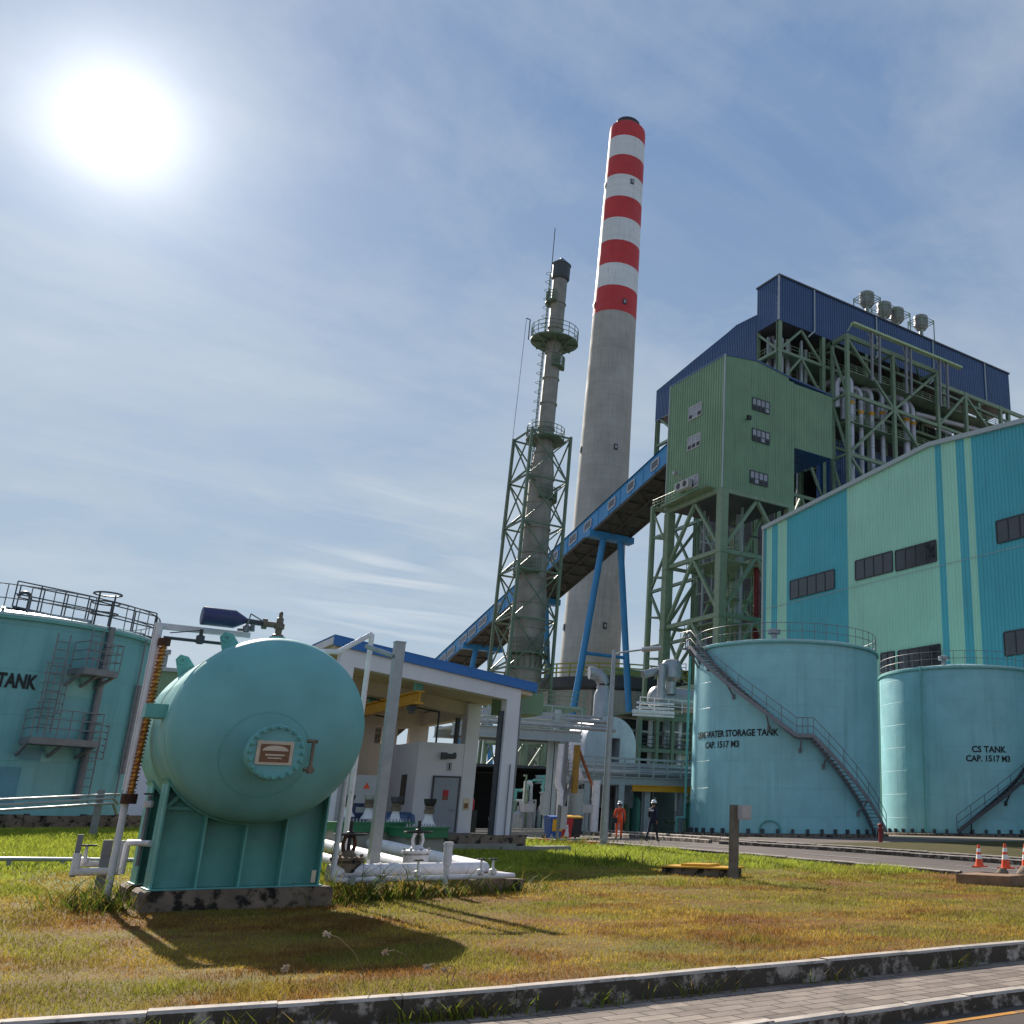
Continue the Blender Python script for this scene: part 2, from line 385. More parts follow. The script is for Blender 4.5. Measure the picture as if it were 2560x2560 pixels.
def gridsheet(name,xs,ys,fz,m,fx=None,kind='structure'):
    mb=MB(); vs=[]
    for y in ys:
        for x in xs:
            X=fx(x,y) if fx else x
            vs.append((X,y,fz(X,y)))
    nx=len(xs); fs=[(j*nx+i,j*nx+i+1,(j+1)*nx+i+1,(j+1)*nx+i) for j in range(len(ys)-1) for i in range(nx-1)]
    mb.add(vs,fs); return single(mb,name,m,kind=kind,loc=(0,0,0),smooth=0)
def lin(a,b,n): return [a+(b-a)*i/n for i in range(n+1)]
def gz(x,y):
    d=yk(x)-y      # falls away to the foreground pavement and street
    return zg(x,y)-.06 if d<-.6 else -.62
xs=[-3000,-900,-300,-120]+lin(-60,80,70)+[120,200,400,1200,3500]; ys=[-400,-60]+lin(-10,70,80)+[90,120,160,260,500,1500,4000]
gridsheet('ground',xs,ys,gz,G['yard'])
# lawn: one sheet from the front kerb to the yard, left edge far outside the photo
def lawn():
    mb=MB(); vs=[]; us=lin(0,1,110); ts=lin(0,1,90)
    for t in ts:
        for u in us:
            X=-45+(u)*(68+45)
            y0=yk(X)+.1; Y=y0+t*(45-y0); X=min(X,xk(Y)-.05)
            y0=yk(X)+.1; Y=max(Y,y0)
            vs.append((X,Y,zg(X,Y)+.02*math.sin(X*1.3+Y*.7)*math.sin(Y*.9)-.02))
    nx=len(us); mb.add(vs,[(j*nx+i,j*nx+i+1,(j+1)*nx+i+1,(j+1)*nx+i) for j in range(len(ts)-1) for i in range(nx-1) if vs[j*nx+i]!=vs[j*nx+i+1]])
    return single(mb,'lawn',G['lawn'],kind='structure',loc=(0,0,0))
lawn()
# plant road, its two kerbs and the verge behind it
def strip(name,f0,f1,ys,dz,m,kind='structure'):
    mb=MB(); vs=[]; N_=6
    for y in ys:
        for k in range(N_+1):
            a=f0(y); b=f1(y); x=a+(b-a)*k/N_; vs.append((x,y,zg(x,y)+dz))
    w=N_+1; mb.add(vs,[(j*w+i,j*w+i+1,(j+1)*w+i+1,(j+1)*w+i) for j in range(len(ys)-1) for i in range(N_)])
    return single(mb,name,m,kind=kind,loc=(0,0,0))
strip('road',lambda y:xk(y)-.3 if y>20 else 22.7,lambda y:xf(y) if y<36 else 46,lin(-6,47,60),-.045,G['asphalt'])
def lines():
    mb=MB()
    for y0 in range(2,34,6):
        vs=[]
        for y in lin(y0,y0+3,6):
            xm=(xk(y)+xf(y))/2+.6; vs+= [(xm-.06,y,zg(xm,y)-.03),(xm+.06,y,zg(xm,y)-.03)]
        mb.add(vs,[(2*i,2*i+1,2*i+3,2*i+2) for i in range(6)])
    single(mb,'road_marking',G['panel_white'],kind='structure',loc=(0,0,0))
lines()
def kerbline(name,pts,w,h,m,seg=1.0,drop=.35):
    """a row of butted kerb stones; every stone a little out of line, as laid and settled"""
    mb=MB(); P=[Vector(p) for p in pts]; rng=random.Random(name)
    for a,b in zip(P,P[1:]):
        L=(b-a).length; k=max(1,round(L/seg))
        for i in range(k):
            p=a.lerp(b,(i+.003)/k); q=a.lerp(b,(i+.997)/k); j=rng.uniform(-.012,.012); hh=h+rng.uniform(-.012,.012)
            d=(q-p).normalized(); nrm=Vector((-d.y,d.x,0)).normalized(); bv=.025
            vs=[]
            for ci,c in enumerate((p,q)):
                c=c+Vector((0,0,rng.uniform(-.006,.006)))
                for s_,z in ((0,-drop),(0,hh-bv),(bv,hh),(w-bv,hh),(w,hh-bv),(w,-drop)): vs.append(c+nrm*(s_+j)+Vector((0,0,z)))
            mb.add(vs,[(i2,i2+1,i2+7,i2+6) for i2 in range(5)]+[(0,5,4,3,2,1),(6,7,8,9,10,11)])
    return single(mb,name,m,kind='structure',loc=(0,0,0),smooth=0)
def kerb_mat():
    m=mat('kerb_concrete','#b0a49a',.9,var=.2,vscale=3,bump=.4,bscale=30)
    nt=m.node_tree; n=nt.nodes; l=nt.links; b=n['Principled BSDF']; src=b.inputs['Base Color'].links[0].from_socket
    # black mould grows on the upright faces, the trodden top is worn pale
    tc=n.new('ShaderNodeTexCoord'); ge=n.new('ShaderNodeNewGeometry'); sp=n.new('ShaderNodeSeparateXYZ'); l.new(ge.outputs['True Normal'],sp.inputs[0])
    nz=n.new('ShaderNodeTexNoise'); nz.inputs['Scale'].default_value=3.6; nz.inputs['Detail'].default_value=10; nz.inputs['Roughness'].default_value=.75; l.new(tc.outputs['Object'],nz.inputs['Vector'])
    up_=n.new('ShaderNodeMapRange'); l.new(sp.outputs[2],up_.inputs[0]); up_.inputs[1].default_value=.3; up_.inputs[2].default_value=.9; up_.inputs[3].default_value=.08; up_.inputs[4].default_value=-.17
    ad=n.new('ShaderNodeMath'); ad.operation='ADD'; l.new(nz.outputs[0],ad.inputs[0]); l.new(up_.outputs[0],ad.inputs[1])
    r=n.new('ShaderNodeMapRange'); l.new(ad.outputs[0],r.inputs[0]); r.inputs[1].default_value=.47; r.inputs[2].default_value=.57
    x=n.new('ShaderNodeMix'); x.data_type='RGBA'; l.new(r.outputs[0],x.inputs[0]); l.new(src,x.inputs[6]); x.inputs[7].default_value=(*hexc('#4a4138'),1)
    l.new(x.outputs[2],b.inputs['Base Color']); return m
G['kerb']=kerb_mat()
xs=[-45,-30,-20,-12,-6,-3,.62,2.5,4.5,7,9.5,11.66,15,20,30,45]
kerbline('kerb',[(x,yk(x)-.06,-.02) for x in xs],.2,.03,G['kerb'],1.15,.36)
# brick pavement and the street with its kerb and yellow line
def pav_mat():
    m=mat('brick_paving','#8a7c72',.9,var=.2,vscale=2.5,bump=.3,bscale=40); nt=m.node_tree; n=nt.nodes; l=nt.links; b=n['Principled BSDF']; src=b.inputs['Base Color'].links[0].from_socket
    tc=n.new('ShaderNodeTexCoord'); br=n.new('ShaderNodeTexBrick'); l.new(tc.outputs['Object'],br.inputs['Vector'])
    br.inputs['Scale'].default_value=1; br.inputs['Brick Width'].default_value=.42; br.inputs['Row Height'].default_value=.21; br.inputs['Mortar Size'].default_value=.012
    br.inputs['Color1'].default_value=(1,1,1,1); br.inputs['Color2'].default_value=(.62,.6,.6,1); br.inputs['Mortar'].default_value=(.22,.2,.18,1)
    x=n.new('ShaderNodeMix'); x.data_type='RGBA'; x.blend_type='MULTIPLY'; x.inputs[0].default_value=1; l.new(src,x.inputs[6]); l.new(br.outputs[0],x.inputs[7]); l.new(x.outputs[2],b.inputs['Base Color'])
    bp=n.new('ShaderNodeBump'); bp.inputs['Strength'].default_value=.7; bp.inputs['Distance'].default_value=.015; bp.invert=True; l.new(br.outputs['Fac'],bp.inputs['Height']); l.new(bp.outputs[0],b.inputs['Normal']); return m
def yk2(x): return yk(x)-1.62
def band(name,f0,f1,z,m):
    mb=MB(); X=lin(-45,60,105); vs=[]
    for x in X: vs+= [(x,f0(x),z),(x,f1(x),z)]
    mb.add(vs,[(2*i,2*i+2,2*i+3,2*i+1) for i in range(len(X)-1)]); return single(mb,name,m,kind='structure',loc=(0,0,0))
band('pavement',yk2,lambda x:yk(x)-.02,-.21,pav_mat())
kerbline('kerb',[(x,yk2(x)-.17,-.21) for x in xs],.18,.015,G['kerb'],.95,.3)
band('street',lambda x:-14,lambda x:yk2(x)-.1,-.34,G['asphalt_dark'])
band('road_marking',lambda x:yk2(x)-.47,lambda x:yk2(x)-.36,-.335,mat('line_yellow','#b07a2c',.8,var=.25,vscale=5,spots=(.55,'#6a5a4a',7)))
kerbline('kerb',[(xk(y),y,zg(xk(y),y)-.02) for y in (47,42,40,37,34,30.5,27,23.5,20)],.18,.13,G['kerb'],1.0,.3)
kerbline('kerb',[(xf(y)+.15,y,zg(xf(y),y)-.02) for y in (36,31,27,24,21.5,18,15,8,-4)],.18,.13,G['kerb'],1.0,.3)
kerbline('kerb',[(xf(y)+1.15,y,zg(xf(y),y)-.02) for y in (36,31,27,24,21.5,18,15,8,-4)],.15,.16,G['kerb'],1.0,.3)
kerbline('kerb',[(32,60,.55),(31,57,.55),(28.6,49,.55),(26.9,42,.55),(26.1,37,.52)],.18,.15,G['kerb'],1.0,.3)
kerbline('kerb',[(34,60,.55),(32.4,57,.55),(29.9,49,.55),(28.1,42,.55),(27.3,37,.52)],.2,.22,G['kerb'],1.0,.3)
strip('verge',lambda y:xf(y)+1.35,lambda y:60,lin(-6,36,40),-.02,ground_mat('verge_grass_shaded',['#4a4a26','#3c4420','#5a4a2c'],[.6,1.4]))  # grass colours darkened to stand in for shade lying on the verge
# ================================================================== STORAGE TANKS
C1=(44.4,54.0); C2=(62.0,53.25); C3=(0.1,54.0); R1=6.44; H1=12.0; R3=6.0; Z3=1.15; H3=7.75
def angp(c,px,row,rad):
    """angle on a cylinder face nearest the camera for a photo pixel"""
    d=ray(px,row); ox,oy=CAM.x-c[0],CAM.y-c[1]; a=d.x*d.x+d.y*d.y; b=2*(ox*d.x+oy*d.y); q=ox*ox+oy*oy-rad*rad
    t=(-b-math.sqrt(max(0,b*b-4*a*q)))/(2*a); p=CAM+d*t
    th=math.atan2(-c[1],-c[0]); return th+(math.atan2(p.y-c[1],p.x-c[0])-th+PI)%(2*PI)-PI,p.z
def cyl(c,rad,a,z): return Vector((c[0]+rad*math.cos(a),c[1]+rad*math.sin(a),z))
def text_mb(txt,size,fn,bold=.012,mi=0):
    """lettering as a mesh; fn maps (x,y) of the lettering to a point in the scene"""
    cu=bpy.data.curves.new('lettering','FONT'); cu.body=txt; cu.size=size; cu.align_x='CENTER'; cu.align_y='CENTER'; cu.offset=bold*size; cu.resolution_u=3
    ob=bpy.data.objects.new('lettering',cu); COL.objects.link(ob); dg=bpy.context.evaluated_depsgraph_get(); me=bpy.data.meshes.new_from_object(ob.evaluated_get(dg))
    bm=bmesh.new(); bm.from_mesh(me); bmesh.ops.triangulate(bm,faces=bm.faces)
    mb=MB(); mb.add([fn(v.co.x,v.co.y) for v in bm.verts],[tuple(v.index for v in f.verts) for f in bm.faces]); bm.free()
    bpy.data.objects.remove(ob); bpy.data.curves.remove(cu); bpy.data.meshes.remove(me); return mb
def wall_text(par,txt,size,c,rad,a,z,name='lettering',sx=1,bold=.03):
    mb=text_mb(txt,size,lambda x,y:cyl(c,rad,a+x*sx/rad,z+y),bold); return part(mb,name,G['letter_black'],par)
def spiral(par,c,rad,keys,side=-1,w=.85,ramat='grey_steel'):
    """stair wound round a tank; keys = (angle,height) with level runs as landings"""
    st=MB(); tr=MB(); ra=MB(); brs=[]; gap=.12; ri=rad+gap; ro=ri+w; pin=[];pout=[]
    for (a0,z0),(a1,z1) in zip(keys,keys[1:]):
        n=max(2,int(abs(z1-z0)/.22)) if abs(z1-z0)>.05 else max(2,int(abs(a1-a0)*rad/.4)); 
        for i in range(n):
            t=i/n; a=a0+(a1-a0)*t; b=a0+(a1-a0)*(t+1/n); z=z0+(z1-z0)*(t+.5/n)
            if abs(z1-z0)>.05: b=a+(b-a)*1.12
            v=[cyl(c,r_,q,z+dz) for dz in (-.02,.02) for q in (a,b) for r_ in (ri,ro)]
            tr.add(v,[(0,1,3,2),(4,6,7,5),(0,4,5,1),(2,3,7,6),(0,2,6,4),(1,5,7,3)])
        m=max(3,int(abs(a1-a0)*rad/.8))
        for i in range(m+1):
            t=i/m; a=a0+(a1-a0)*t; z=z0+(z1-z0)*t; pin.append(cyl(c,ri,a,z)); pout.append(cyl(c,ro,a,z))
            if i%3==1: 
                br=MB(); brs.append(br); br.bar(cyl(c,ro-.1,a,z-.12),cyl(c,rad,a,z-.9),.09); br.bar(cyl(c,ro,a,z-.12),cyl(c,rad,a,z-.12),.08); br.bar(cyl(c,rad+.05,a,z-.75),cyl(c,rad+.05,a,z-1.05),.16)
    ded=lambda P:[p for i,p in enumerate(P) if i==0 or (p-P[i-1]).length>.02]
    pin=ded(pin);pout=ded(pout)
    for P in (pin,pout):
        for a,b in zip(P,P[1:]): st.bar(a-Vector((0,0,.05)),b-Vector((0,0,.05)),.05,.24)
    ra.rail(pout,1.05,.024,1.5,1)
    part(st,'stringer',G[ramat],par); part(tr,'treads',G[ramat],par); part(ra,'handrail',G[ramat],par); [part(b_,'bracket',G[ramat],par) for b_ in brs]
def water_tank(name,label,c,rad,z0,h,paint,n=96,group=None,rings=True,anchors=22):
    t=thing(name,label,'tank',(c[0],c[1],z0),group)
    mb=MB(); mb.lathe([(rad,z0-.0),(rad,z0+h)],(c[0],c[1],0),n=n,uvr=rad); part(mb,'shell',G[paint],t,smooth=60)
    rf=MB(); rf.lathe([(rad+.06,h-.08),(rad+.06,h+.02),(rad,h+.06),(rad*.5,h+.6),(0.01,h+1.0)],(c[0],c[1],z0),n=n); part(rf,'roof',G['tank_roof'],t)
    cb=MB(); cb.lathe([(rad+.05,h-.2),(rad+.14,h-.2),(rad+.14,h-.1),(rad+.05,h-.1)],(c[0],c[1],z0),n=n); part(cb,'top_ring',G['teal_steel'],t)
    ra=MB(); P=[cyl(c,rad-.05,2*PI*i/48,z0+h+.04) for i in range(48)]; ra.rail(P,1.1,.022,1.7,1,closed=True); part(ra,'railing',G['grey_steel'],t)
    fl=MB(); fl.lathe([(rad,.0),(rad+.12,.0),(rad+.12,.03),(rad,.03)],(c[0],c[1],z0),n=n); part(fl,'base_flange',G['dark_steel'],t)
    th=math.atan2(-c[1],-c[0])
    for i in range(anchors):
        a=th-1.5+3.0*i/(anchors-1); ab=MB(); p=cyl(c,rad+.08,a,z0); q=cyl(c,rad+.08,a,z0+.3); d=Vector((-math.sin(a),math.cos(a),0))
        ab.bar(p,q,.2,.16,d); part(ab,'anchor_chair',G['dark_steel'],t)
    return t,th
def ringbase(label,c,rad,z0,h):
    mb=MB(); mb.lathe([(rad-.4,-.8),(rad+.55,-.8),(rad+.5,h-.03),(rad+.45,h),(rad-.4,h)],(c[0],c[1],z0),n=72); return single(mb,'tank_foundation',G['stain_concrete'],label,'foundation')
zb=.66
ringbase('low stained concrete ring carrying the tank marked WATER STORAGE TANK',C1,R1,zb-.36,.36); ringbase('low stained concrete ring carrying the tank marked CS TANK',C2,R1,zb-.36,.36)
t1,th1=water_tank('storage_tank','pale teal cylindrical tank lettered WATER STORAGE TANK with a grey spiral stair across it',C1,R1,zb,H1,'tank_paint')
a0,_=angp(C1,1748,1640,R1); a1,zl=angp(C1,1990,1838,R1+.6); a2,zl2=angp(C1,2030,1838,R1+.6); a3,_=angp(C1,2178,2060,R1+.4)
zl=(zl+zl2)/2
spiral(t1,C1,R1,[(a0,zb+H1),(a0+.12,zb+H1),(a1,zl),(a2,zl),(a3+.14,zb+.25)])
lt=MB(); p=cyl(C1,R1+.5,a0,zb+H1); 
lt.box(p.x-.6,p.x+.6,p.y-.6,p.y+.6,p.z-.06,p.z); lt.rail([p+Vector((-.6,.6,0)),p+Vector((-.6,-.6,0)),p+Vector((.6,-.6,0))],1.1,.025,.6,2)
for k in (-1,1): lt.bar(p+Vector((k*.5,-.3,-.06)),cyl(C1,R1,a0+.02*k,zb+H1-1.3),.08)
part(lt,'landing',G['grey_steel'],t1)
aa,zz=angp(C1,1822,1834,R1+.03); wall_text(t1,'DEMI WATER STORAGE TANK',.58,C1,R1+.03,aa,zz,sx=.86)
aa,zz=angp(C1,1800,1862,R1+.03); wall_text(t1,'CAP. 1517 M3',.56,C1,R1+.03,aa,zz,sx=.93)
mh=MB(); am,zm=angp(C1,1925,2072,R1)
mh.path([cyl(C1,R1+.05,am-.1,zb+.1)]+[cyl(C1,R1+.08,am+.1*math.cos(t),zb+.25+.55*math.sin(t)) for t in lin(PI,0,12)]+[cyl(C1,R1+.05,am+.1,zb+.1)],.05,8); part(mh,'manway_ring',G['teal_steel'],t1)
vb=MB(); pv=cyl(C1,R1-1.2,th1-.15,zb+H1+.1); vb.lathe([(.16,0),(.16,.55),(.42,.5),(.42,.75),(.1,.85),(0.01,.85)],pv,n=20); part(vb,'roof_vent',G['alu'],t1)
pp=MB(); aL,_=angp(C1,1733,1900,R1); q=cyl(C1,R1+.35,th1-1.52,0); pp.path([(q.x,q.y,zb+H1-.2),(q.x,q.y,zb+.9),(q.x-.5,q.y+.2,zb+.9),(q.x-.5,q.y+.2,zb-.05)],.09,10); part(pp,'overflow_pipe',G['teal_steel'],t1)
t2,th2=water_tank('storage_tank','teal cylindrical tank lettered CS TANK cut off by the right edge',C2,R1,zb,H1,'tank_paint')
aa,zz=angp(C2,2473,1874,R1+.03); wall_text(t2,'CS TANK',.62,C2,R1+.03,aa,zz)
aa,zz=angp(C2,2473,1897,R1+.03); wall_text(t2,'CAP. 1517 M3',.6,C2,R1+.03,aa,zz,sx=.95)
b0,_=angp(C2,2410,2083,R1+.4); b1,_=angp(C2,2545,1950,R1+.4)
spiral(t2,C2,R1,[(b0-.06,zb+.2),(b1,zb+3.7),(b1+.75,zb+8.6)],ramat='dark_steel')
pp=MB(); ap,_=angp(C2,2308,1880,R1+.15); q0=cyl(C2,R1+.16,ap,zb+H1+.1); q1=cyl(C2,R1+.16,ap,zb+.1); pp.tube(q0,q1,.06,10)
for k in range(8): qq=q0.lerp(q1,(k+.5)/8); pp.bar(cyl(C2,R1,ap,qq.z),qq,.05)
part(pp,'downpipe',G['teal_steel'],t2)
vb=MB(); pv=cyl(C2,R1-.9,th2-.2,zb+H1+.1); vb.lathe([(.16,0),(.16,.55),(.42,.5),(.42,.75),(.1,.85),(0.01,.85)],pv,n=20); part(vb,'roof_vent',G['alu'],t2)
hy=MB(); p=at(2196,2112,z=zb-.1); p=Vector((36.2,36.6,zg(36,36)-.05)); hy.lathe([(.1,0),(.1,.75),(.14,.77),(.14,.84),(.07,.9),(.01,.92)],p,n=14); hy.tube(p+Vector((-.2,0,.58)),p+Vector((.2,0,.58)),.05,10)
single(hy,'fire_hydrant',G['red_dark'],'dark red hydrant post standing in front of the gap between the two teal tanks','hydrant')
# the older tank at the left edge, with ladders and platforms
ringbase('weathered concrete ring under the darker tank on the left',C3,R3,Z3-.35,.3)
t3,th3=water_tank('storage_tank','darker teal tank on the left with ladders, platforms and a raised roof walkway',C3,R3,Z3,H3,'tank_paint_dark',anchors=9)
aa,zz=angp(C3,42,1704,R3+.03); wall_text(t3,'TANK',.74,C3,R3+.03,aa,zz,sx=.62,bold=.04)
def lad(px0,r0_,px1,r1_,off=.35,w=.45,cage=None):
    a,z=angp(C3,px0,r0_,R3+off); b,z2=angp(C3,px1,r1_,R3+off); a=(a+b)/2
    mb=MB(); mb.ladder(cyl(C3,R3+off,a,z),cyl(C3,R3+off,a,z2),w,(-math.sin(a),math.cos(a),0),.022); 
    if cage:
        for zz in lin(cage[0],cage[1],5): mb.path([cyl(C3,R3+off+.4*math.sin(t),a+.4*math.cos(t)/R3,zz) for t in lin(0,PI,8)],.02,5)
        for t in lin(.4,PI-.4,3): mb.tube(cyl(C3,R3+off+.4*math.sin(t),a+.4*math.cos(t)/R3,cage[0]),cyl(C3,R3+off+.4*math.sin(t),a+.4*math.cos(t)/R3,cage[1]),.018,5)
    part(mb,'ladder',G['grey_steel'],t3); return a,z,z2
lad(163,1585,108,1832,cage=(7.1,5.2)); lad(245,1572,232,1665); lad(240,1840,205,2010,cage=(4.9,3.6))
def plat(pxl,pxr,row,d=1.1,h=1.05):
    a,z=angp(C3,pxl,row,R3+d*.6); b,z2=angp(C3,pxr,row,R3+d*.6); z=(z+z2)/2; n=6; mb=MB(); ra=MB()
    ed=[cyl(C3,R3+d,a+(b-a)*i/n,z) for i in range(n+1)]
    for i in range(n):
        q=[cyl(C3,r_,a+(b-a)*(i+k)/n,z+dz) for dz in (-.25,0) for k in (0,1) for r_ in (R3,R3+d)]
        mb.add(q,[(0,1,3,2),(4,6,7,5),(0,4,5,1),(2,3,7,6),(0,2,6,4),(1,5,7,3)])
    for i in (0,n//2,n): 
        aa=a+(b-a)*i/n; mb.bar(cyl(C3,R3+d-.15,aa,z-.2),cyl(C3,R3,aa,z-.65),.1)
    ra.rail([cyl(C3,R3+.1,a,z)]+ed+[cyl(C3,R3+.1,b,z)],h,.022,.9,2)
    pl=part(mb,'platform',G['grey_steel'],t3); part(ra,'railing',G['grey_steel'],pl); return a,b,z
plat(64,228,1848); plat(195,277,1675)
cd_=MB(); ac,_=angp(C3,250,1720,R3+.1)
for px0,r0_,px1,r1_,r_ in ((286,1570,186,1998,.13),(350,1715,305,1935,.1),(368,1600,285,1995,.035)):
    a,z=angp(C3,px0,r0_,R3+.15); b,z2=angp(C3,px1,r1_,R3+.15); cd_.tube(cyl(C3,R3+.15,(a+b)/2,z),cyl(C3,R3+.15,(a+b)/2,z2),r_,10)
part(cd_,'riser_pipes',G['grey_steel'],t3)
def patch(px0,r0_,px1,r1_,m):
    a,z1p=angp(C3,px0,r0_,R3+.006); b,z0p=angp(C3,px1,r1_,R3+.006); n=6; mb=MB(); mb.add([cyl(C3,R3+.006,a+(b-a)*k/n,z) for k in range(n+1) for z in (z0p,z1p)],[(2*k,2*k+2,2*k+3,2*k+1) for k in range(n)]); part(mb,'paint_patch',m,t3)
pm1=mat('patch_paint','#7db3b4',.5,var=.1,vscale=1.5); pm2=mat('patch_paint_blue','#5f94a8',.5,var=.1,vscale=1.5)
patch(52,1868,106,1902,pm2); patch(106,1880,126,1906,pm1); patch(170,1700,222,1745,pm1); patch(-20,1915,34,2010,pm2)
# roof walkway leading from the edge up towards the middle
rw=MB(); ra=MB(); e0=cyl(C3,R3-.1,th3+1.25,Z3+H3+.15); e1=cyl(C3,R3*.18,th3+.35,Z3+H3+1.0); side=Vector((e1.y-e0.y,e0.x-e1.x,0)).normalized()
rw.bar(e0,e1,.9,.08); 
for k in (0,.25,.5,.75,1): q=e0.lerp(e1,k); rw.bar(q,Vector((q.x,q.y,Z3+H3)),.12)
for s_ in (-1,1): ra.rail([e0+side*.45*s_,e0.lerp(e1,.5)+side*.45*s_+Vector((0,0,.08)),e1+side*.45*s_],1.1,.03,.9,1)
part(rw,'roof_walkway',G['dark_steel'],t3); part(ra,'walkway_railing',G['dark_steel'],t3)
# caged ladder head, goose-neck vent
gh=MB(); ag,_=angp(C3,262,1545,R3+.3); g0=cyl(C3,R3+.2,ag,Z3+H3); dv=Vector((-math.sin(ag),math.cos(ag),0))
for k in (-.35,.35): gh.tube(g0+dv*k,g0+dv*k+Vector((0,0,1.35)),.035,7)
for z in (.5,.95,1.32): gh.path([g0+dv*(.5*math.cos(t))+cyl((0,0),.5*math.sin(t),ag,z) for t in lin(0,2*PI,16)],.03,6)
gh.lathe([(.46,1.34),(.52,1.36),(.54,1.31)],(g0+cyl((0,0),.0,ag,0)),n=20); part(gh,'ladder_cage',G['dark_steel'],t3)
gn=MB(); gp=cyl(C3,R3*.55,th3+.25,Z3+H3+.45); gn.path([gp,gp+Vector((0,0,.7))]+[gp+Vector((-.2+.2*math.cos(t),0,.7+.2*math.sin(t))) for t in lin(.3,PI,7)],.07,8); part(gn,'goose_neck_vent',G['dark_steel'],t3)
rb=MB()
for k in range(12):
    a=2*PI*k/12; rb.bar(cyl(C3,R3-.1,a,Z3+H3+.12),cyl(C3,.3,a,Z3+H3+1.05),.12,.16)
part(rb,'roof_ribs',G['alu'],t3)
bw=MB()
for i in range(16): 
    x0=-22+i*1.85
    if x0>5: break
    bw.box(x0+.01,x0+1.84,44.2,44.5,zg(x0,44)-.3,1.42+.02*math.sin(i*2.3)); bw.box(x0+.01,x0+1.84,43.9,44.19,zg(x0,44)-.3,1.2+.02*math.cos(i*1.7))
single(bw,'bund_wall',G['stain_concrete'],'low stained block wall along the lawn in front of the left tank','wall')
# ================================================================== PRESSURE VESSEL in the foreground
VX,VZ,VR=3.97,2.92,1.53; VY0,VY1=18.55,21.4
pl=MB(); pl.prism([(2.6,-.3),(5.46,-.3),(5.46,.31),(5.41,.36),(2.65,.36),(2.6,.31)],18.95,20.15)
single(pl,'concrete_plinth',G['stain_concrete'],'mould stained concrete plinth under the front saddle of the teal pressure vessel','plinth')
pl=MB(); pl.prism([(2.6,-.3),(5.46,-.3),(5.46,.31),(5.41,.36),(2.65,.36),(2.6,.31)],20.7,21.7)
single(pl,'concrete_plinth',G['stain_concrete'],'rear concrete plinth half hidden behind the front saddle of the pressure vessel','plinth')
v=thing('pressure_vessel','big teal horizontal pressure vessel with a bolted manhole in its domed end','vessel',(VX,20,.36))
mb=MB(); he=.77
hd=[(VR*math.cos(t),-he*math.sin(t)) for t in lin(PI/2,0,16)]
mb.lathe([(max(r,.001),VY0+h) for r,h in hd]+[(VR,VY0+.02),(VR,VY1)]+[(max(VR*math.cos(t),.001),VY1+he*math.sin(t)) for t in lin(0,PI/2,12)],(VX,0,VZ),'y',96)
part(mb,'shell',G['vessel_paint'],v,smooth=60)
for y_ in (VY0+.04,VY0+1.5):
    mb=MB(); mb.lathe([(VR,y_),(VR+.007,y_+.008),(VR+.007,y_+.026),(VR,y_+.034)],(VX,0,VZ),'y',96); part(mb,'weld_seam',G['teal_steel'],v,smooth=60)
# manhole on the end dome
mp=at(691,1881,Y=17.15); mx,mz=mp.x,mp.z
rho=math.hypot(mx-VX,mz-VZ); ys=VY0-he*math.sqrt(1-(rho/VR)**2)
mh=MB()
mh.lathe([(.34,ys+.25),(.34,17.33),(.425,17.33),(.425,17.25)],(mx,0,mz),'y',40); mo=part(mh,'manhole',G['vessel_paint'],v)
cv=MB(); cv.lathe([(.425,17.245),(.425,17.175),(.41,17.16),(.001,17.16)],(mx,0,mz),'y',40); co=part(cv,'cover',G['vessel_paint'],mo)
for k in range(20):
    a=2*PI*k/20; b=MB(); x,z=mx+.385*math.cos(a),mz+.385*math.sin(a)
    b.lathe([(.001,17.085),(.022,17.085),(.022,17.11),(.034,17.111),(.034,17.16)],(x,0,z),'y',6); part(b,'bolt',G['teal_steel'],mo)
pd_=MB(); 
vs=[];n=48
for rr in (.66,.672):
    for k in range(n):
        a=2*PI*k/n; x,z=mx+rr*math.cos(a),mz+rr*math.sin(a); q=min(.999,math.hypot(x-VX,z-VZ)/VR); y=VY0-he*math.sqrt(1-q*q)-.006; vs.append((x,y,z))
pd_.add(vs,[(k,(k+1)%n,n+(k+1)%n,n+k) for k in range(n)]); part(pd_,'reinforcing_pad_edge',G['teal_steel'],v)
pc=MB(); pc.box(mx-.29,mx+.24,17.14,17.152,mz-.19,mz+.17,0); pc.box(mx-.235,mx+.19,17.132,17.139,mz-.15,mz+.12,1)
pc.prism([(mx-.21+.19*(1-math.cos(t)),mz+.02+.08*math.sin(t)) for t in lin(0,PI,10)],17.124,17.131,mi=0)
pc.box(mx-.16,mx+.12,17.124,17.131,mz-.055,mz-.03,0); pc.box(mx-.12,mx+.08,17.124,17.131,mz-.1,mz-.08,0)
part(pc,'notice_plate',[G['plate'],G['plate_brown']],mo)
dv=MB(); dv.tube((mx+.54,17.2,mz-.24),(mx+.54,17.2,mz+.2),.028,8); 
for z in (-.24,.2): dv.tube((mx+.44,17.2,mz+z),(mx+.6,17.2,mz+z),.03,8)
dv.tube((mx+.54,17.2,mz-.3),(mx+.54,17.2,mz-.2),.05,8); part(dv,'cover_hinge',G['brass'],mo)
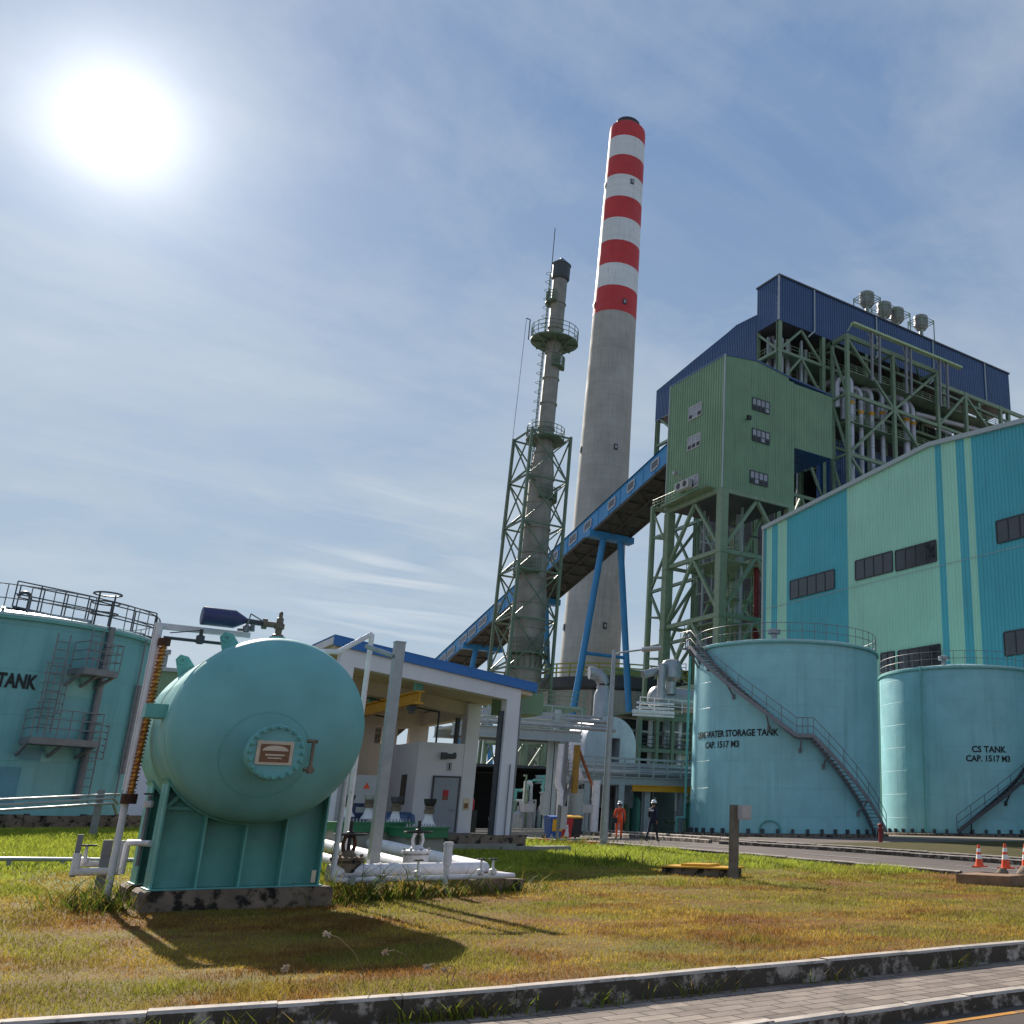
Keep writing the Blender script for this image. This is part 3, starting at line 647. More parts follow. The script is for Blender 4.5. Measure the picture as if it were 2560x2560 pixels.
def saddle(yc,name='saddle'):
    x0,x1=2.72,5.24; pts=[(x0,.36),(x1,.36)]
    t1_=math.acos((x1-VX)/(VR+.02)); t0_=PI-math.acos((VX-x0)/(VR+.02))
    arc=[(VX+(VR+.012)*math.cos(t),VZ-(VR+.012)*math.sin(t)) for t in lin(t1_,t0_,28)]
    mb=MB(); mb.prism(pts+arc,yc,yc+.03); sd=part(mb,name,G['teal_steel'],v)
    for k,x in enumerate((x0,x0+.63,x0+1.26,x0+1.89,x1)):
        q=(x-VX)/(VR+.015); zt=VZ-(VR+.015)*math.sqrt(max(0,1-q*q)); rb=MB(); rb.box(x-.015,x+.015,yc-.3,yc-.002,.385,zt); rb.box(x-.015,x+.015,yc+.032,yc+.36,.385,zt); part(rb,'rib',G['teal_steel'],sd)
    bp=MB(); bp.box(x0-.05,x1+.06,yc-.34,yc+.4,.362,.384); part(bp,'base_plate',G['teal_steel'],sd)
    wp=MB(); A=lin(t1_-.05,t0_+.05,40); wv=[]
    for rr in (VR+.004,VR+.03):
        for y in (yc-.34,yc+.4): wv+=[(VX+rr*math.cos(t),y,VZ-rr*math.sin(t)) for t in A]
    m_=len(A); fs=[]
    for i in range(m_-1):
        for a,b in ((0,1),(1,3),(3,2),(2,0)): fs.append((a*m_+i,b*m_+i,b*m_+i+1,a*m_+i+1))
    wp.add(wv,fs); part(wp,'wear_plate',G['teal_steel'],sd)
    return sd
s1=saddle(19.42); s2=saddle(21.05)
br=MB(); br.bar((2.72,19.3,1.62),(3.75,19.34,1.6),.03,.05); br.bar((2.73,19.28,1.6),(3.12,19.28,2.05),.03,.06); part(br,'stiffener',G['teal_steel'],s1)
lb=MB(); p=at(848,2195,Y=19.1); lb.box(5.1,5.17,19.07,19.1,.42,.62); part(lb,'small_tag',G['plate'],s1)
# lifting lugs, side bracket
for (y,xo) in ((19.6,-.62),(21.0,-1.05)):
    lg=MB(); zt=VZ+math.sqrt(VR**2-xo**2); pts=[(VX+xo-.1,zt-.12),(VX+xo+.22,zt+.06),(VX+xo+.12,zt+.12),(VX+xo+.0,zt+.28),(VX+xo-.14,zt+.31),(VX+xo-.2,zt+.22),(VX+xo-.16,zt+.08)]
    lg.prism(pts,y,y+.05); lg.lathe([(.035,y-.02),(.07,y-.02),(.07,y+.07),(.035,y+.07)],(VX+xo-.1,0,zt+.2),'y',14); part(lg,'lifting_lug',G['teal_steel'],v)
sb=MB(); sb.box(VX-VR-.28,VX-VR+.12,18.9,19.25,VZ+.1,VZ+.32); part(sb,'side_bracket',G['teal_steel'],v)
nn=MB(); nn.tube((4.12,19.8,VZ+VR-.05),(4.12,19.8,4.62),.07,12); nn.tube((4.12,19.8,4.56),(4.12,19.8,4.66),.14,12); part(nn,'top_nozzle',G['vessel_paint'],v)
# relief valve on the top nozzle with its discharge silencer
rv=thing('relief_valve','brass coloured relief valve on top of the vessel with a dark blue discharge silencer','valve',(4.12,19.8,4.66))
mb=MB(); mb.lathe([(.1,4.66),(.1,4.7),(.055,4.72),(.06,4.8),(.09,4.82),(.09,4.9),(.06,4.93),(.06,5.01),(.035,5.03),(.035,5.12),(.015,5.14),(.001,5.14)],(4.12,19.8,0),n=14); mb.tube((4.12,19.8,4.88),(3.86,19.8,4.88),.055,12); mb.tube((3.9,19.8,4.88),(3.83,19.8,4.88),.1,12); part(mb,'valve_body',G['brass'],rv)
mb=MB(); mb.tube((3.84,19.8,4.88),(3.42,19.8,4.9),.05,10); part(mb,'discharge_pipe',G['dark_steel'],rv)
mb=MB(); mb.lathe([(.045,3.56),(.06,3.54),(.165,3.36),(.165,2.84),(.14,2.83),(.001,2.85)],(0,19.8,4.9),'x',20); part(mb,'silencer',G['hood_navy'],rv)
mb=MB(); mb.tube((3.84,19.72,4.9),(3.6,19.72,5.02),.012,6); mb.tube((3.6,19.72,5.02),(3.56,19.72,4.7),.012,6); part(mb,'sensing_tube',G['grey_steel'],rv)
# vent riser: white frame, finned section, arms to the vessel
vr=thing('vent_riser','white vent riser with a rusty finned section left of the vessel','pipe',(2.3,20.0,zg(2.3,20)))
mb=MB(); mb.path([(2.26,20.06,.05),(2.26,20.06,4.69)],.055,10); part(mb,'riser_pipe',G['white_paint'],vr)
mb=MB(); mb.box(2.19,2.29,20.1,20.2,1.9,4.74); mb.box(2.29,3.72,20.1,20.2,4.64,4.74); part(mb,'square_frame',G['white_paint'],vr)
mb=MB(); mb.tube((2.30,19.96,1.8),(2.36,19.96,4.36),.04,10); part(mb,'warm_pipe',G['coil_gold'],vr)
mb=MB(); pr=[]
for i in range(40): z=1.86+i*.062; xx=2.30+.06*(z-1.8)/2.56; mb.tube((xx,19.96,z),(xx,19.96,z+.02),.068,12)
mb.path([(2.30+.06*t/120+.045*math.cos(t),19.96+.045*math.sin(t),1.84+t*.0208) for t in lin(0,120,600)],.01,4); part(mb,'finned_section',G['orange_rust'],vr)
mb=MB(); mb.tube((2.29,19.96,1.68),(2.29,19.96,1.84),.12,12); part(mb,'flange',G['rust'],vr)
mb=MB(); mb.tube((2.36,19.96,4.33),(2.36,19.96,4.45),.1,10); part(mb,'flange',G['rust'],vr)
mb=MB(); mb.path([(2.36,19.96,4.4),(2.36,19.96,4.47),(4.0,19.96,4.46)],.028,8); mb.tube((2.9,19.96,4.48),(2.9,19.96,4.68),.03,8); mb.tube((2.42,19.96,4.56),(2.9,19.96,4.66),.01,5); mb.lathe([(.05,4.42),(.07,4.44),(.07,4.56),(.03,4.58)],(2.9,19.96,0),n=10); part(mb,'vent_arm',G['dark_steel'],vr)
mb=MB(); mb.tube((3.5,20.15,4.78),(3.78,20.15,4.8),.03,8); mb.lathe([(.03,4.74),(.06,4.76),(.06,4.86),(.02,4.9)],(3.64,20.15,0),n=10); mb.tube((3.74,20.15,4.8),(3.74,20.15,4.92),.04,8); part(mb,'pilot_valve',G['grey_steel'],vr)
# white pipes and small valves on the left
def gpipe(name,label,pts,r,m,n=10,cat='pipe',group=None,stands=()):
    mb=MB(); mb.path(pts,r,n)
    if not stands: return single(mb,name,G[m],label,cat,group)
    t=thing(name,label,cat,Vector(pts[0]),group); part(mb,'pipe_run',G[m],t)
    for (x,y,z) in stands: sb=MB(); sb.box(x-.04,x+.04,y-.04,y+.04,zg(x,y)-.1,z); part(sb,'stand',G['grey_steel'],t)
    return t
def wheelvalve(parent,c,r=.11,stem=.22,m='dark_steel',name='valve'):
    mb=MB(); x,y,z=c; mb.lathe([(.06,0),(.075,.02),(.075,.1),(.03,.12),(.02,stem)],c,n=10); vo=part(mb,name,G['white_paint'],parent)
    hw=MB(); hw.path([(x+r*math.cos(t),y+r*math.sin(t),z+stem) for t in lin(0,2*PI,14)],.016,6,caps=False); hw.tube((x-r,y,z+stem),(x+r,y,z+stem),.012,5); hw.tube((x,y-r,z+stem),(x,y+r,z+stem),.012,5); part(hw,'handwheel',G[m],vo); return vo
q=lambda x,y,Y:at(x,y,Y=Y)
lc=thing('drain_manifold','low white pipe manifold with a small handwheel valve left of the vessel','manifold',q(270,2180,21)-Vector((0,0,.1)))
mb=MB(); a=q(185,2180,21); b=q(290,2178,21); mb.path([a+Vector((0,0,.3)),a,b,b+Vector((0,0,.5))],.065,10); c_=q(195,2160,21.2); d_=q(270,2160,21.2); mb.path([c_-Vector((0,0,.12)),c_,d_],.05,10); part(mb,'pipe_run',G['white_paint'],lc)
mb=MB(); mb.box(a.x-.05,a.x+.03,20.97,21.03,a.z-.08,a.z+.6); mb.box(q(276,2100,21).x-.09,q(276,2100,21).x+.05,21.02,21.1,.15,q(276,2100,21).z); part(mb,'support',G['grey_steel'],lc)
wheelvalve(lc,tuple(q(209,2160,21.2)),.13,.3); wheelvalve(lc,tuple(q(268,2158,21.2)),.1,.2)
ub=thing('bend_pipe','thin white pipe bent like a gate beside the front saddle','pipe',q(305,2180,20.2)-Vector((0,0,.2)))
mb=MB(); mb.path([q(303,2185,20.2),q(318,2112,20.2),q(323,2106,20.2),q(377,2109,19.6)],.05,10); part(mb,'pipe_run',G['white_paint'],ub); wheelvalve(ub,tuple(q(377,1985,20.0)-Vector((0,0,.22))),.09,.22)
mb=MB(); p0=q(376,1990,20.0); mb.path([p0,(p0.x,20.0,.7)],.035,8); part(mb,'standpipe',G['grey_steel'],ub)
for (y0,y1,Y,r_,lb) in ((2146,2150,27,.045,'long grey pipe running left across the green grass behind the manifold'),(2133,2135,30,.022,'thin conduit running along just behind the long grey ground pipe')):
    a=q(-160,y0,Y); b=q(335,y1,Y); gpipe('ground_pipe',lb,[a,b],r_,'galv',8,stands=[(a.x+(b.x-a.x)*k,Y,a.z+(b.z-a.z)*k-.02) for k in (.35,.62,.95)])
for i,(y0,y1) in enumerate(((2001,1986),(2014,1996),(2028,2008))):
    a=q(-40,y0,36-i*.1); b=q(282,y1,36-i*.1); e=q(305,y1-3+(0,4,-4)[i],36)
    gpipe('rack_pipe',['uppermost of the three thin pipes crossing before the left tank','middle one of the three thin pipes crossing before the left tank','lowest of the three thin pipes crossing before the left tank'][i],[a,b,(b.x+.2,36.3,b.z-.15*i)],.035,'galv',8,group='thin pipes before the left tank')
mb=MB(); a=q(252,1985,36.1); mb.box(a.x-.09,a.x+.09,36.02,36.2,zg(a.x,36)-.1,a.z+.12); single(mb,'pipe_post',G['grey_steel'],'grey post carrying the three thin pipes before the left tank','post')
# big white pipe on the right with gate valves
PY_=20.4
wp=thing('white_pipeline','fat white pipe running right from the vessel and turning back towards the pump house','pipe',q(1050,2230,PY_))
a=q(820,2174,PY_); e=q(1236,2182,PY_); zc=(a.z+e.z)/2
mb=MB(); ex=e.x-.16; bend=[(ex-.35+.35*math.sin(t),PY_+.35-.35*math.cos(t),zc) for t in lin(0,PI/2,8)]
mb.path([(a.x,PY_,zc)]+bend+[(ex+.15,31.5,zc+.45)],.16,18); part(mb,'pipe_run',G['white_paint'],wp)
for x in (q(948,2174,PY_).x,q(1108,2174,PY_).x): fl=MB(); fl.tube((x-.02,PY_,zc),(x+.02,PY_,zc),.175,18); part(fl,'coupling',G['white_paint'],wp)
sp_=MB(); x=ex+.2; sp_.prism([(x-.5,-.1),(x+.55,-.1),(x+.55,.3),(x+.1,.32),(x+.1,.46),(x-.3,.46),(x-.3,.32),(x-.5,.3)],20.2,20.8); part(sp_,'concrete_support',G['stain_concrete'],wp)
for nm,off,rr in (('parallel','second white pipe running back beside the fat pipe to the pump house',.13),('parallel','third white pipe running back beside the fat pipe to the pump house',.11)):
    pass
for i,(off,rr,lb) in enumerate(((-1.15,.14,'middle white pipe running back towards the pit in front of the pump house'),(-2.2,.1,'slimmest white pipe running back between the vessel and the pits'))):
    gpipe('white_pipe',lb,[(ex+off,PY_+1.1,zc+.02),(ex+.1+off,29.2,zc+.32)],rr,'white_paint',14,stands=[(ex+off+.05,25,zc+.1)])
fp=thing('drain_line','slim white drain pipe along the front of the fat white pipe with small valves','pipe',q(1113,2240,19.9))
a=q(828,2192,19.9); b=q(1285,2198,19.9); zf=(a.z+b.z)/2
mb=MB(); tp=q(866,1945,19.9); mb.path([(tp.x,19.9,3.1),(a.x+.02,19.9,zf+.06),(a.x+.08,19.9,zf),(b.x,19.9,zf)],.05,10); mb.path([(b.x-.02,19.9,zf),(b.x-.5,20.6,zf+.05)],.05,8); part(mb,'pipe_run',G['white_paint'],fp)
x=q(1113,2200,19.9).x; mb=MB(); mb.tube((x,19.9,.02),(x,19.9,zf+.62),.055,10); mb.tube((x,19.9,zf+.22),(x,19.9,zf+.66),.085,12); mb.tube((x,19.9,zf+.6),(x,19.9,zf+.64),.1,12); part(mb,'standpipe',G['white_paint'],fp)
for px in (1042,1200,1230): wheelvalve(fp,(q(px,2195,19.9).x,19.9,zf+.03),.08,.3)
for px in (880,955): 
    mb=MB(); x=q(px,2195,19.9).x; mb.tube((x,19.9,zf-.08),(x,19.9,zf+.08),.075,10); part(mb,'union',G['galv'],fp)
def gatevalve(px,rowb,rowt,Y,label,body,bon,r=.25):
    b=q(px,rowb,Y); tz=q(px,rowt,Y).z; h=tz-b.z; t=thing('gate_valve',label,'valve',b)
    mb=MB(); mb.lathe([(r*.85,0),(r,.03),(r,h*.2),(r*.85,h*.24),(r*1.15,h*.25),(r*1.15,h*.31),(r*.6,h*.34),(r*.34,h*.44)],b,n=20); part(mb,'body',G[body],t)
    yk_=MB()
    for s_ in (-1,1): yk_.path([(b.x+s_*r*.3,Y,b.z+h*.4),(b.x+s_*r*.42,Y,b.z+h*.55),(b.x+s_*r*.3,Y,b.z+h*.7),(b.x,Y,b.z+h*.72)],r*.13,8)
    part(yk_,'yoke',G[bon],t)
    st=MB(); st.tube((b.x,Y,b.z+h*.3),(b.x,Y,b.z+h),r*.13,8); part(st,'stem',G['black'],t)
    hw=MB(); z=b.z+h*.74; rr=r*1.05; hw.path([(b.x+rr*math.cos(k),Y+rr*math.sin(k),z) for k in lin(0,2*PI,20)],.022,6,caps=False)
    for k in (0,PI/2): hw.bar((b.x-rr*math.cos(k),Y-rr*math.sin(k),z),(b.x+rr*math.cos(k),Y+rr*math.sin(k),z),.03)
    hw.lathe([(.05,-.04),(.07,-.03),(.07,.05),(.05,.06)],(b.x,Y,z),n=10); part(hw,'handwheel',G['black'],t)
    for k in range(8):
        bt=MB(); a_=2*PI*k/8; bt.tube((b.x+r*math.cos(a_),Y+r*math.sin(a_),b.z+h*.22),(b.x+r*math.cos(a_),Y+r*math.sin(a_),b.z+h*.37),.025,6); part(bt,'bolt',G[body if body!='white_paint' else 'galv'],t)
gatevalve(863,2185,2052,20.5,'rust stained gate valve with black handwheel right beside the vessel','stain_concrete','rust',.27)
gatevalve(1038,2160,2052,21.6,'white gate valve with oval yoke standing on the white pipes','white_paint','white_paint',.26)
# posts beside the vessel
a=q(922,2152,21.6); b=q(1010,1608,21.6); x=(a.x+b.x)/2; po=thing('square_post','tall square galvanised post standing among the white pipes','post',(x,21.6,.05))
mb=MB(); mb.box(x-.1,x+.1,21.5,21.7,.0,b.z); part(mb,'shaft',G['galv'],po); mb=MB(); mb.box(x-.11,x+.11,21.49,21.71,b.z,b.z+.02); part(mb,'cap',G['galv'],po)
mb=MB(); e0=q(985,1628,21.6); e1=q(925,1600,22.6); mb.tube((x-.1,21.6,b.z-.3),(x-.62,21.9,b.z-.1),.05,8); part(mb,'side_arm',G['galv'],po)
x=q(915,1700,22.2).x; tz=q(918,1588,22.2).z; mb=MB(); e=q(845,1630,22.2); g_=q(772,1627,22.2)
mb.path([(x,22.2,.05),(x,22.2,tz),(x-.03,22.2,tz+.02),(e.x,22.2,e.z),(g_.x,22.2,g_.z)],.055,10); single(mb,'bent_pipe_post',G['white_paint'],'white pipe post with its top bent down to the left behind the vessel','post')
# ================================================================== PUMP HOUSE
PF=32.0; FL=.95; PX0,PX1=8.33,14.98; PB=41.4
rz=lambda x:6.80+(5.93-6.80)*(x-PX0)/(PX1-PX0)      # roof height falls to the right
ph=thing('pump_house','open white pump house with a blue edged sloping roof','building',(11.6,36,.4))
mb=MB(); mb.prism([(7.9,-.2),(15.0,-.2),(15.0,FL-.12),(15.05,FL),(7.85,FL),(7.9,FL-.12)],PF-.35,PB+.3); part(mb,'floor_slab',G['stain_concrete'],ph)
rf=MB(); rf.prism([(PX0,rz(PX0)-.42),(PX1,rz(PX1)-.42),(PX1,rz(PX1)-.02),(PX0,rz(PX0)-.02)],PF+.0,PB+.5); ro=part(rf,'roof',G['cream_wall'],ph)
rs=MB(); rs.prism([(PX0-.1,rz(PX0)+.0),(PX1+.1,rz(PX1)-.02),(PX1+.1,rz(PX1)+.02),(PX0-.1,rz(PX0)+.04)],PF-.14,PB+.6); part(rs,'roof_sheet',G['trim_blue'],ro)
fs_=MB(); fs_.prism([(PX0-.1,rz(PX0)-.28),(PX1+.1,rz(PX1)-.3),(PX1+.1,rz(PX1)-.025),(PX0-.1,rz(PX0)-.005)],PF-.14,PF-.06); fs_.box(PX1+.02,PX1+.1,PF-.055,PB+.6,rz(PX1)-.3,rz(PX1)-.035)
part(fs_,'blue_fascia',G['trim_blue'],ro)
fs_=MB(); fs_.box(PX0-.1,PX0-.02,PF-.055,PB+.6,rz(PX0)-.24,rz(PX0)-.02); part(fs_,'white_fascia',G['white_wall'],ro)
bm_=MB(); bm_.prism([(PX0+.2,rz(PX0)-.84),(14.54,rz(14.54)-.72),(14.54,rz(14.54)-.3),(PX0+.2,rz(PX0)-.3)],PF-.05,PF+.4); part(bm_,'front_beam',G['white_wall'],ph)
cc=MB(); cc.box(14.06,14.54,PF-.048,PF+.4,FL-.6,rz(14.5)-.6); part(cc,'column',G['white_wall'],ph)
cc=MB(); cc.box(8.45,8.95,PF-.048,PF+.4,FL,rz(8.9)-.7); part(cc,'column',G['white_wall'],ph)
for x in (14.4,): cc=MB(); cc.box(14.36,14.86,36.0,36.5,FL-.3,rz(14.86)-.4); part(cc,'column',G['white_wall'],ph)
for y in (36.2,40.9):
    bm_=MB(); bm_.prism([(PX0+.2,rz(PX0)-.95),(14.8,rz(14.8)-.88),(14.8,rz(14.8)-.43),(PX0+.2,rz(PX0)-.43)],y,y+.35); part(bm_,'roof_beam',G['cream_wall'],ph)
sb=MB(); sb.box(14.4,14.8,36.5,41.0,rz(14.6)-.95,rz(14.6)-.45); part(sb,'side_beam',G['cream_wall'],ph)
# rear wall: piers and panels round the openings
rw=MB(); YB=41.0; ztop=rz(12)-.9
ops=[(12.5,12.72),(13.25,13.9),(14.35,14.85),(15.0,15.0)]
xs_=[PX0+.2,9.2,10.1,11.0,12.45,12.7,13.35,13.95,14.5,15.05]
for a_,b_ in ((PX0+.2,9.1),(10.0,10.6),(11.3,12.62),(12.95,13.5),(14.0,14.75)): rw.box(a_,b_,YB,YB+.3,FL,rz(b_)-.45)
rw.box(PX0+.2,14.75,YB+.02,YB+.28,FL,4.25); rw.box(PX0+.2,14.75,YB+.02,YB+.28,rz(14)-1.15,rz(14.7)-.46); part(rw,'rear_wall',G['cream_wall'],ph)
lw=MB(); lw.box(PX0+.22,PX0+.42,36.6,YB,FL,4.6); part(lw,'left_wall',G['cream_wall'],ph)
# control room
RX0,RX1,RY0,RY1=12.68,14.36,36.02,39.6; RZ=4.06
cr=MB(); cr.box(RX0,RX1,RY0,RY1,FL+.0,RZ); rm=part(cr,'control_room',G['white_wall'],ph)
dl,dr=13.35,14.25; dtop=at(1116,1944,Y=36).z
d_=MB(); d_.box(dl,dr,35.97,36.018,FL+.02,dtop); do=part(d_,'door',G['door_grey'],ph)
f_=MB(); f_.box(dl-.06,dl,35.955,36.017,FL+.02,dtop+.06); f_.box(dr,dr+.06,35.955,36.017,FL+.02,dtop+.06); f_.box(dl,dr,35.955,36.017,dtop,dtop+.06); part(f_,'door_frame',G['dark_steel'],do)
f_=MB(); f_.tube((dr-.12,35.9,1.75),(dr-.12,35.97,1.75),.02,8); f_.tube((dr-.12,35.9,1.75),(dr-.26,35.9,1.75),.016,8); part(f_,'handle',G['galv'],do)
f_=MB(); f_.box(13.7,13.9,35.96,35.968,2.08,2.42,0); f_.box(13.72,13.88,35.952,35.959,2.1,2.2,1); part(f_,'red_notice',[G['red'],G['plate_brown']],do)
f_=MB(); f_.box(14.5,14.74,35.98,35.995,1.75,2.15,0); f_.box(14.54,14.68,35.972,35.979,1.8,1.98,1); part(f_,'paper_notice',[G['plate'],G['plate_brown']],ph)
f_=MB(); f_.box(13.75,13.95,36.0,36.015,3.08,3.38); nb=part(f_,'number_board',G['panel_white'],ph); part(text_mb('1',.3,lambda x,y:(13.85+x,35.995,3.23+y),.04),'lettering',G['letter_black'],nb)
f_=MB(); f_.box(12.66,12.678,36.9,37.45,1.9,2.95); part(f_,'dark_window',G['glass_dark'],ph)
# services on the columns
f_=MB(); f_.path([(14.05,36.15,5.0),(14.05,36.15,3.75),(13.98,36.0,3.6),(13.6,35.9,3.6)],.09,10); f_.box(13.48,13.66,35.82,35.98,3.48,3.72); part(f_,'duct_pipe',G['dark_steel'],ph)
f_=MB(); f_.path([(14.0,PF+.2,FL),(14.0,PF+.2,4.95)],.1,12); part(f_,'downpipe',G['dark_steel'],ph)
f_=MB(); f_.path([(14.62,PF+.1,.75),(14.62,PF+.1,5.2)],.05,8); f_.path([(14.35,PF-.09,FL),(14.35,PF-.09,3.2)],.02,6); part(f_,'conduit',G['grey_steel'],ph)
f_=MB(); f_.path([(9.0,36.1,5.65),(12.9,36.1,5.2),(13.3,36.1,5.15),(13.3,36.1,3.9)],.035,6); f_.path([(9.6,38.5,5.4),(12.6,38.5,5.0)],.03,6); part(f_,'ceiling_conduit',G['dark_steel'],ph)
f_=MB(); f_.box(14.56,15.9,PF+1.0,PF+2.4,5.0,5.75); part(f_,'side_canopy',G['green_clad'],ph)
f_=MB(); f_.box(13.9,16.3,PF-1.05,PF-.36,.3,.62); f_.box(12.0,14.4,PF-.9,PF-.36,.3,.7); part(f_,'apron_step',G['concrete'],ph)
cg=thing('crane_beam','yellow overhead crane beam hanging under the pump house roof','crane',(11.28,34.5,5.05))
f_=MB(); f_.ibeam((11.28,PF+.5,5.22),(11.28,40.6,5.22),.3,.42,.05); part(f_,'beam',G['yellow'],cg)
for y in (PF+.75,37.5): f_=MB(); f_.box(11.16,11.4,y-.1,y+.1,5.43,5.9); part(f_,'hanger',G['teal_steel'],cg)
f_=MB(); f_.box(11.16,11.4,33.0,33.3,4.86,5.0); f_.tube((11.28,33.15,4.75),(11.28,33.15,4.9),.09,10); part(f_,'trolley',G['dark_steel'],cg)
# things standing in and before the pump house
def cabinet(name,label,cat,x0,x1,y0,y1,z0,z1,m,lines=1,sign=None):
    t=thing(name,label,cat,((x0+x1)/2,(y0+y1)/2,z0)); b=MB(); b.box(x0,x1,y0,y1,z0+.06,z1); part(b,'body',G[m],t)
    pb=MB(); pb.box(x0+.03,x1-.03,y0+.03,y1-.03,z0,z0+.06); part(pb,'plinth',G['dark_steel'],t)
    w=(x1-x0)/lines
    for i in range(lines):
        dd=MB(); dd.box(x0+i*w+.02,x0+(i+1)*w-.02,y0-.02,y0-.001,z0+.1,z1-.04); do=part(dd,'door',G[m],t)
        hh=MB(); hh.box(x0+(i+1)*w-.1,x0+(i+1)*w-.07,y0-.045,y0-.021,(z0+z1)/2-.08,(z0+z1)/2+.08); part(hh,'handle',G['black'],do)
    if sign:
        s_=MB(); cx=(x0+x1)/2+w*.5; s_.add([(cx-.11,y0-.026,z1-.42),(cx+.11,y0-.026,z1-.42),(cx,y0-.026,z1-.22)],[(0,1,2)]); part(s_,'warning_triangle',G[sign],t)
    return t
cabinet('control_cabinet','pale control cabinet with an orange warning triangle inside the pump house','cabinet',8.95,10.6,33.3,33.9,FL,2.75,'panel_white',2,'cone_orange')
def motor(label,x,y,m):
    t=thing('pump_motor',label,'motor',(x,y,FL)); b=MB(); b.box(x-.5,x+.5,y-.3,y+.3,FL,FL+.14); part(b,'base',G['dark_steel'],t)
    b=MB(); b.lathe([(.001,-.5),(.2,-.49),(.24,-.44)]+[(r,h) for k in range(10) for r,h in ((.24,-.4+k*.08),(.28,-.39+k*.08),(.28,-.36+k*.08),(.24,-.35+k*.08))]+[(.24,.42),(.2,.49),(.001,.5)],(x,y,FL+.42),'x',20); part(b,'casing',G[m],t)
    b=MB(); b.box(x-.15,x+.15,y-.42,y-.26,FL+.35,FL+.6); part(b,'terminal_box',G[m],t)
motor('blue grey pump motor on the pump house floor beside the control room',11.9,35.0,'motor_blue')
motor('dark blue pump motor next to the pale cabinet in the pump house',10.2,35.6,'hood_navy')
sc=thing('scaffold','white tubular frame standing at the back left of the pump house','frame',(9.6,37.5,FL))
b=MB()
for x in (9.3,10.4):
    for y in (37.0,37.9): b.tube((x,y,FL),(x,y,4.0),.045,8)
for z in (2.6,4.0):
    for y in (37.0,37.9): b.tube((9.3,y,z),(10.4,y,z),.04,8)
    for x in (9.3,10.4): b.tube((x,37.0,z),(x,37.9,z),.04,8)
part(b,'tubes',G['white_paint'],sc)
fe=thing('fire_cabinet','two red extinguishers on a dark stand between control room and right column','extinguisher',(14.9,38,FL))
b=MB(); b.box(15.0,15.9,38.0,38.5,.6,1.75); part(b,'stand',G['black'],fe)
for x in (15.2,15.7): b=MB(); b.lathe([(.001,0),(.13,0),(.13,.36),(.09,.44),(.03,.47),(.03,.52)],(x,38.2,1.75),n=12); part(b,'extinguisher',G['red'],fe)
# valve pits with green steel covers
def pit(label,pxl,pxr,rowt,rowb,Y,dep,bolts):
    a=q(pxl,rowt,Y); b=q(pxr,rowt,Y); zt=(a.z+b.z)/2; t=thing('valve_pit',label,'pit',((a.x+b.x)/2,Y+dep/2,.4))
    h=zt-q((pxl+pxr)/2,rowb,Y).z
    w=MB(); w.box(a.x+.08,b.x-.08,Y+.06,Y+dep,.0,zt-h); part(w,'wall',G['concrete'],t)
    c=MB(); c.box(a.x,b.x,Y,Y+dep,zt-h+.001,zt-.04); c.box(a.x-.04,b.x+.04,Y-.04,Y+dep+.04,zt-.039,zt); c.box(a.x-.04,b.x+.04,Y-.04,Y+.02,zt-h-.03,zt-h); part(c,'steel_cover',G['green_dark'],t)
    for i in range(bolts):
        x=a.x+.1+(b.x-a.x-.2)*i/(bolts-1); bb=MB(); bb.lathe([(.03,0),(.03,.03),(.018,.031),(.018,.09),(.001,.09)],(x,Y+.06,zt),n=6); part(bb,'bolt',G['galv'],t)
    return zt
z1_=pit('green covered valve pit nearer the vessel, half hidden by the square post',840,1034,2055,2077,28.2,1.6,22)
z2_=pit('green covered valve pit at the right, before the pump house door',1010,1122,2068,2092,27.0,1.5,14)
def actuator(label,px,rowb,rowt,Y,m):
    b=q(px,rowb,Y); tz=q(px,rowt,Y).z; h=tz-b.z; t=thing('valve_actuator',label,'actuator',b,'valve actuators on the pits')
    mb=MB(); mb.lathe([(.2,0),(.19,.04),(.13,h*.2),(.09,h*.42),(.085,h*.46)],b,n=16); part(mb,'cone',G['white_paint'],t)
    mb=MB(); mb.lathe([(.12,h*.46),(.14,h*.47),(.14,h*.6),(.11,h*.62),(.13,h*.72),(.13,h*.74)],b,n=14); part(mb,'gear_housing',G['brass'],t)
    mb=MB(); mb.lathe([(.1,h*.74),(.14,h*.78),(.17,h*.96),(.17,h)]+[(.001,h)],b,n=14); part(mb,'indicator_cup',G[m],t)
actuator('white coned actuator in front of the grey door, right pit',1069,2066,1997,27.4,'black')
actuator('white coned actuator before the dark window of the control room',986,2057,1992,28.6,'dark_steel')
actuator('white coned actuator just left of the tall square post',919,2048,1985,29.0,'galv')
actuator('white coned actuator nearest the vessel by the pale cabinet',867,2042,1988,29.2,'dark_steel')
b=MB(); p=q(903,2030,29.3); t=thing('junction_box','small blue junction box behind the green pit covers','box',(p.x,29.3,.5)); b.box(p.x-.22,p.x+.22,29.3,29.5,1.3,1.85); part(b,'body',G['hood_navy'],t); b=MB(); b.box(p.x-.16,p.x+.1,29.28,29.299,1.6,1.75); part(b,'label_plate',G['panel_white'],t); b=MB(); b.box(p.x-.05,p.x+.05,29.4,29.5,.3,1.3); part(b,'leg',G['grey_steel'],t)
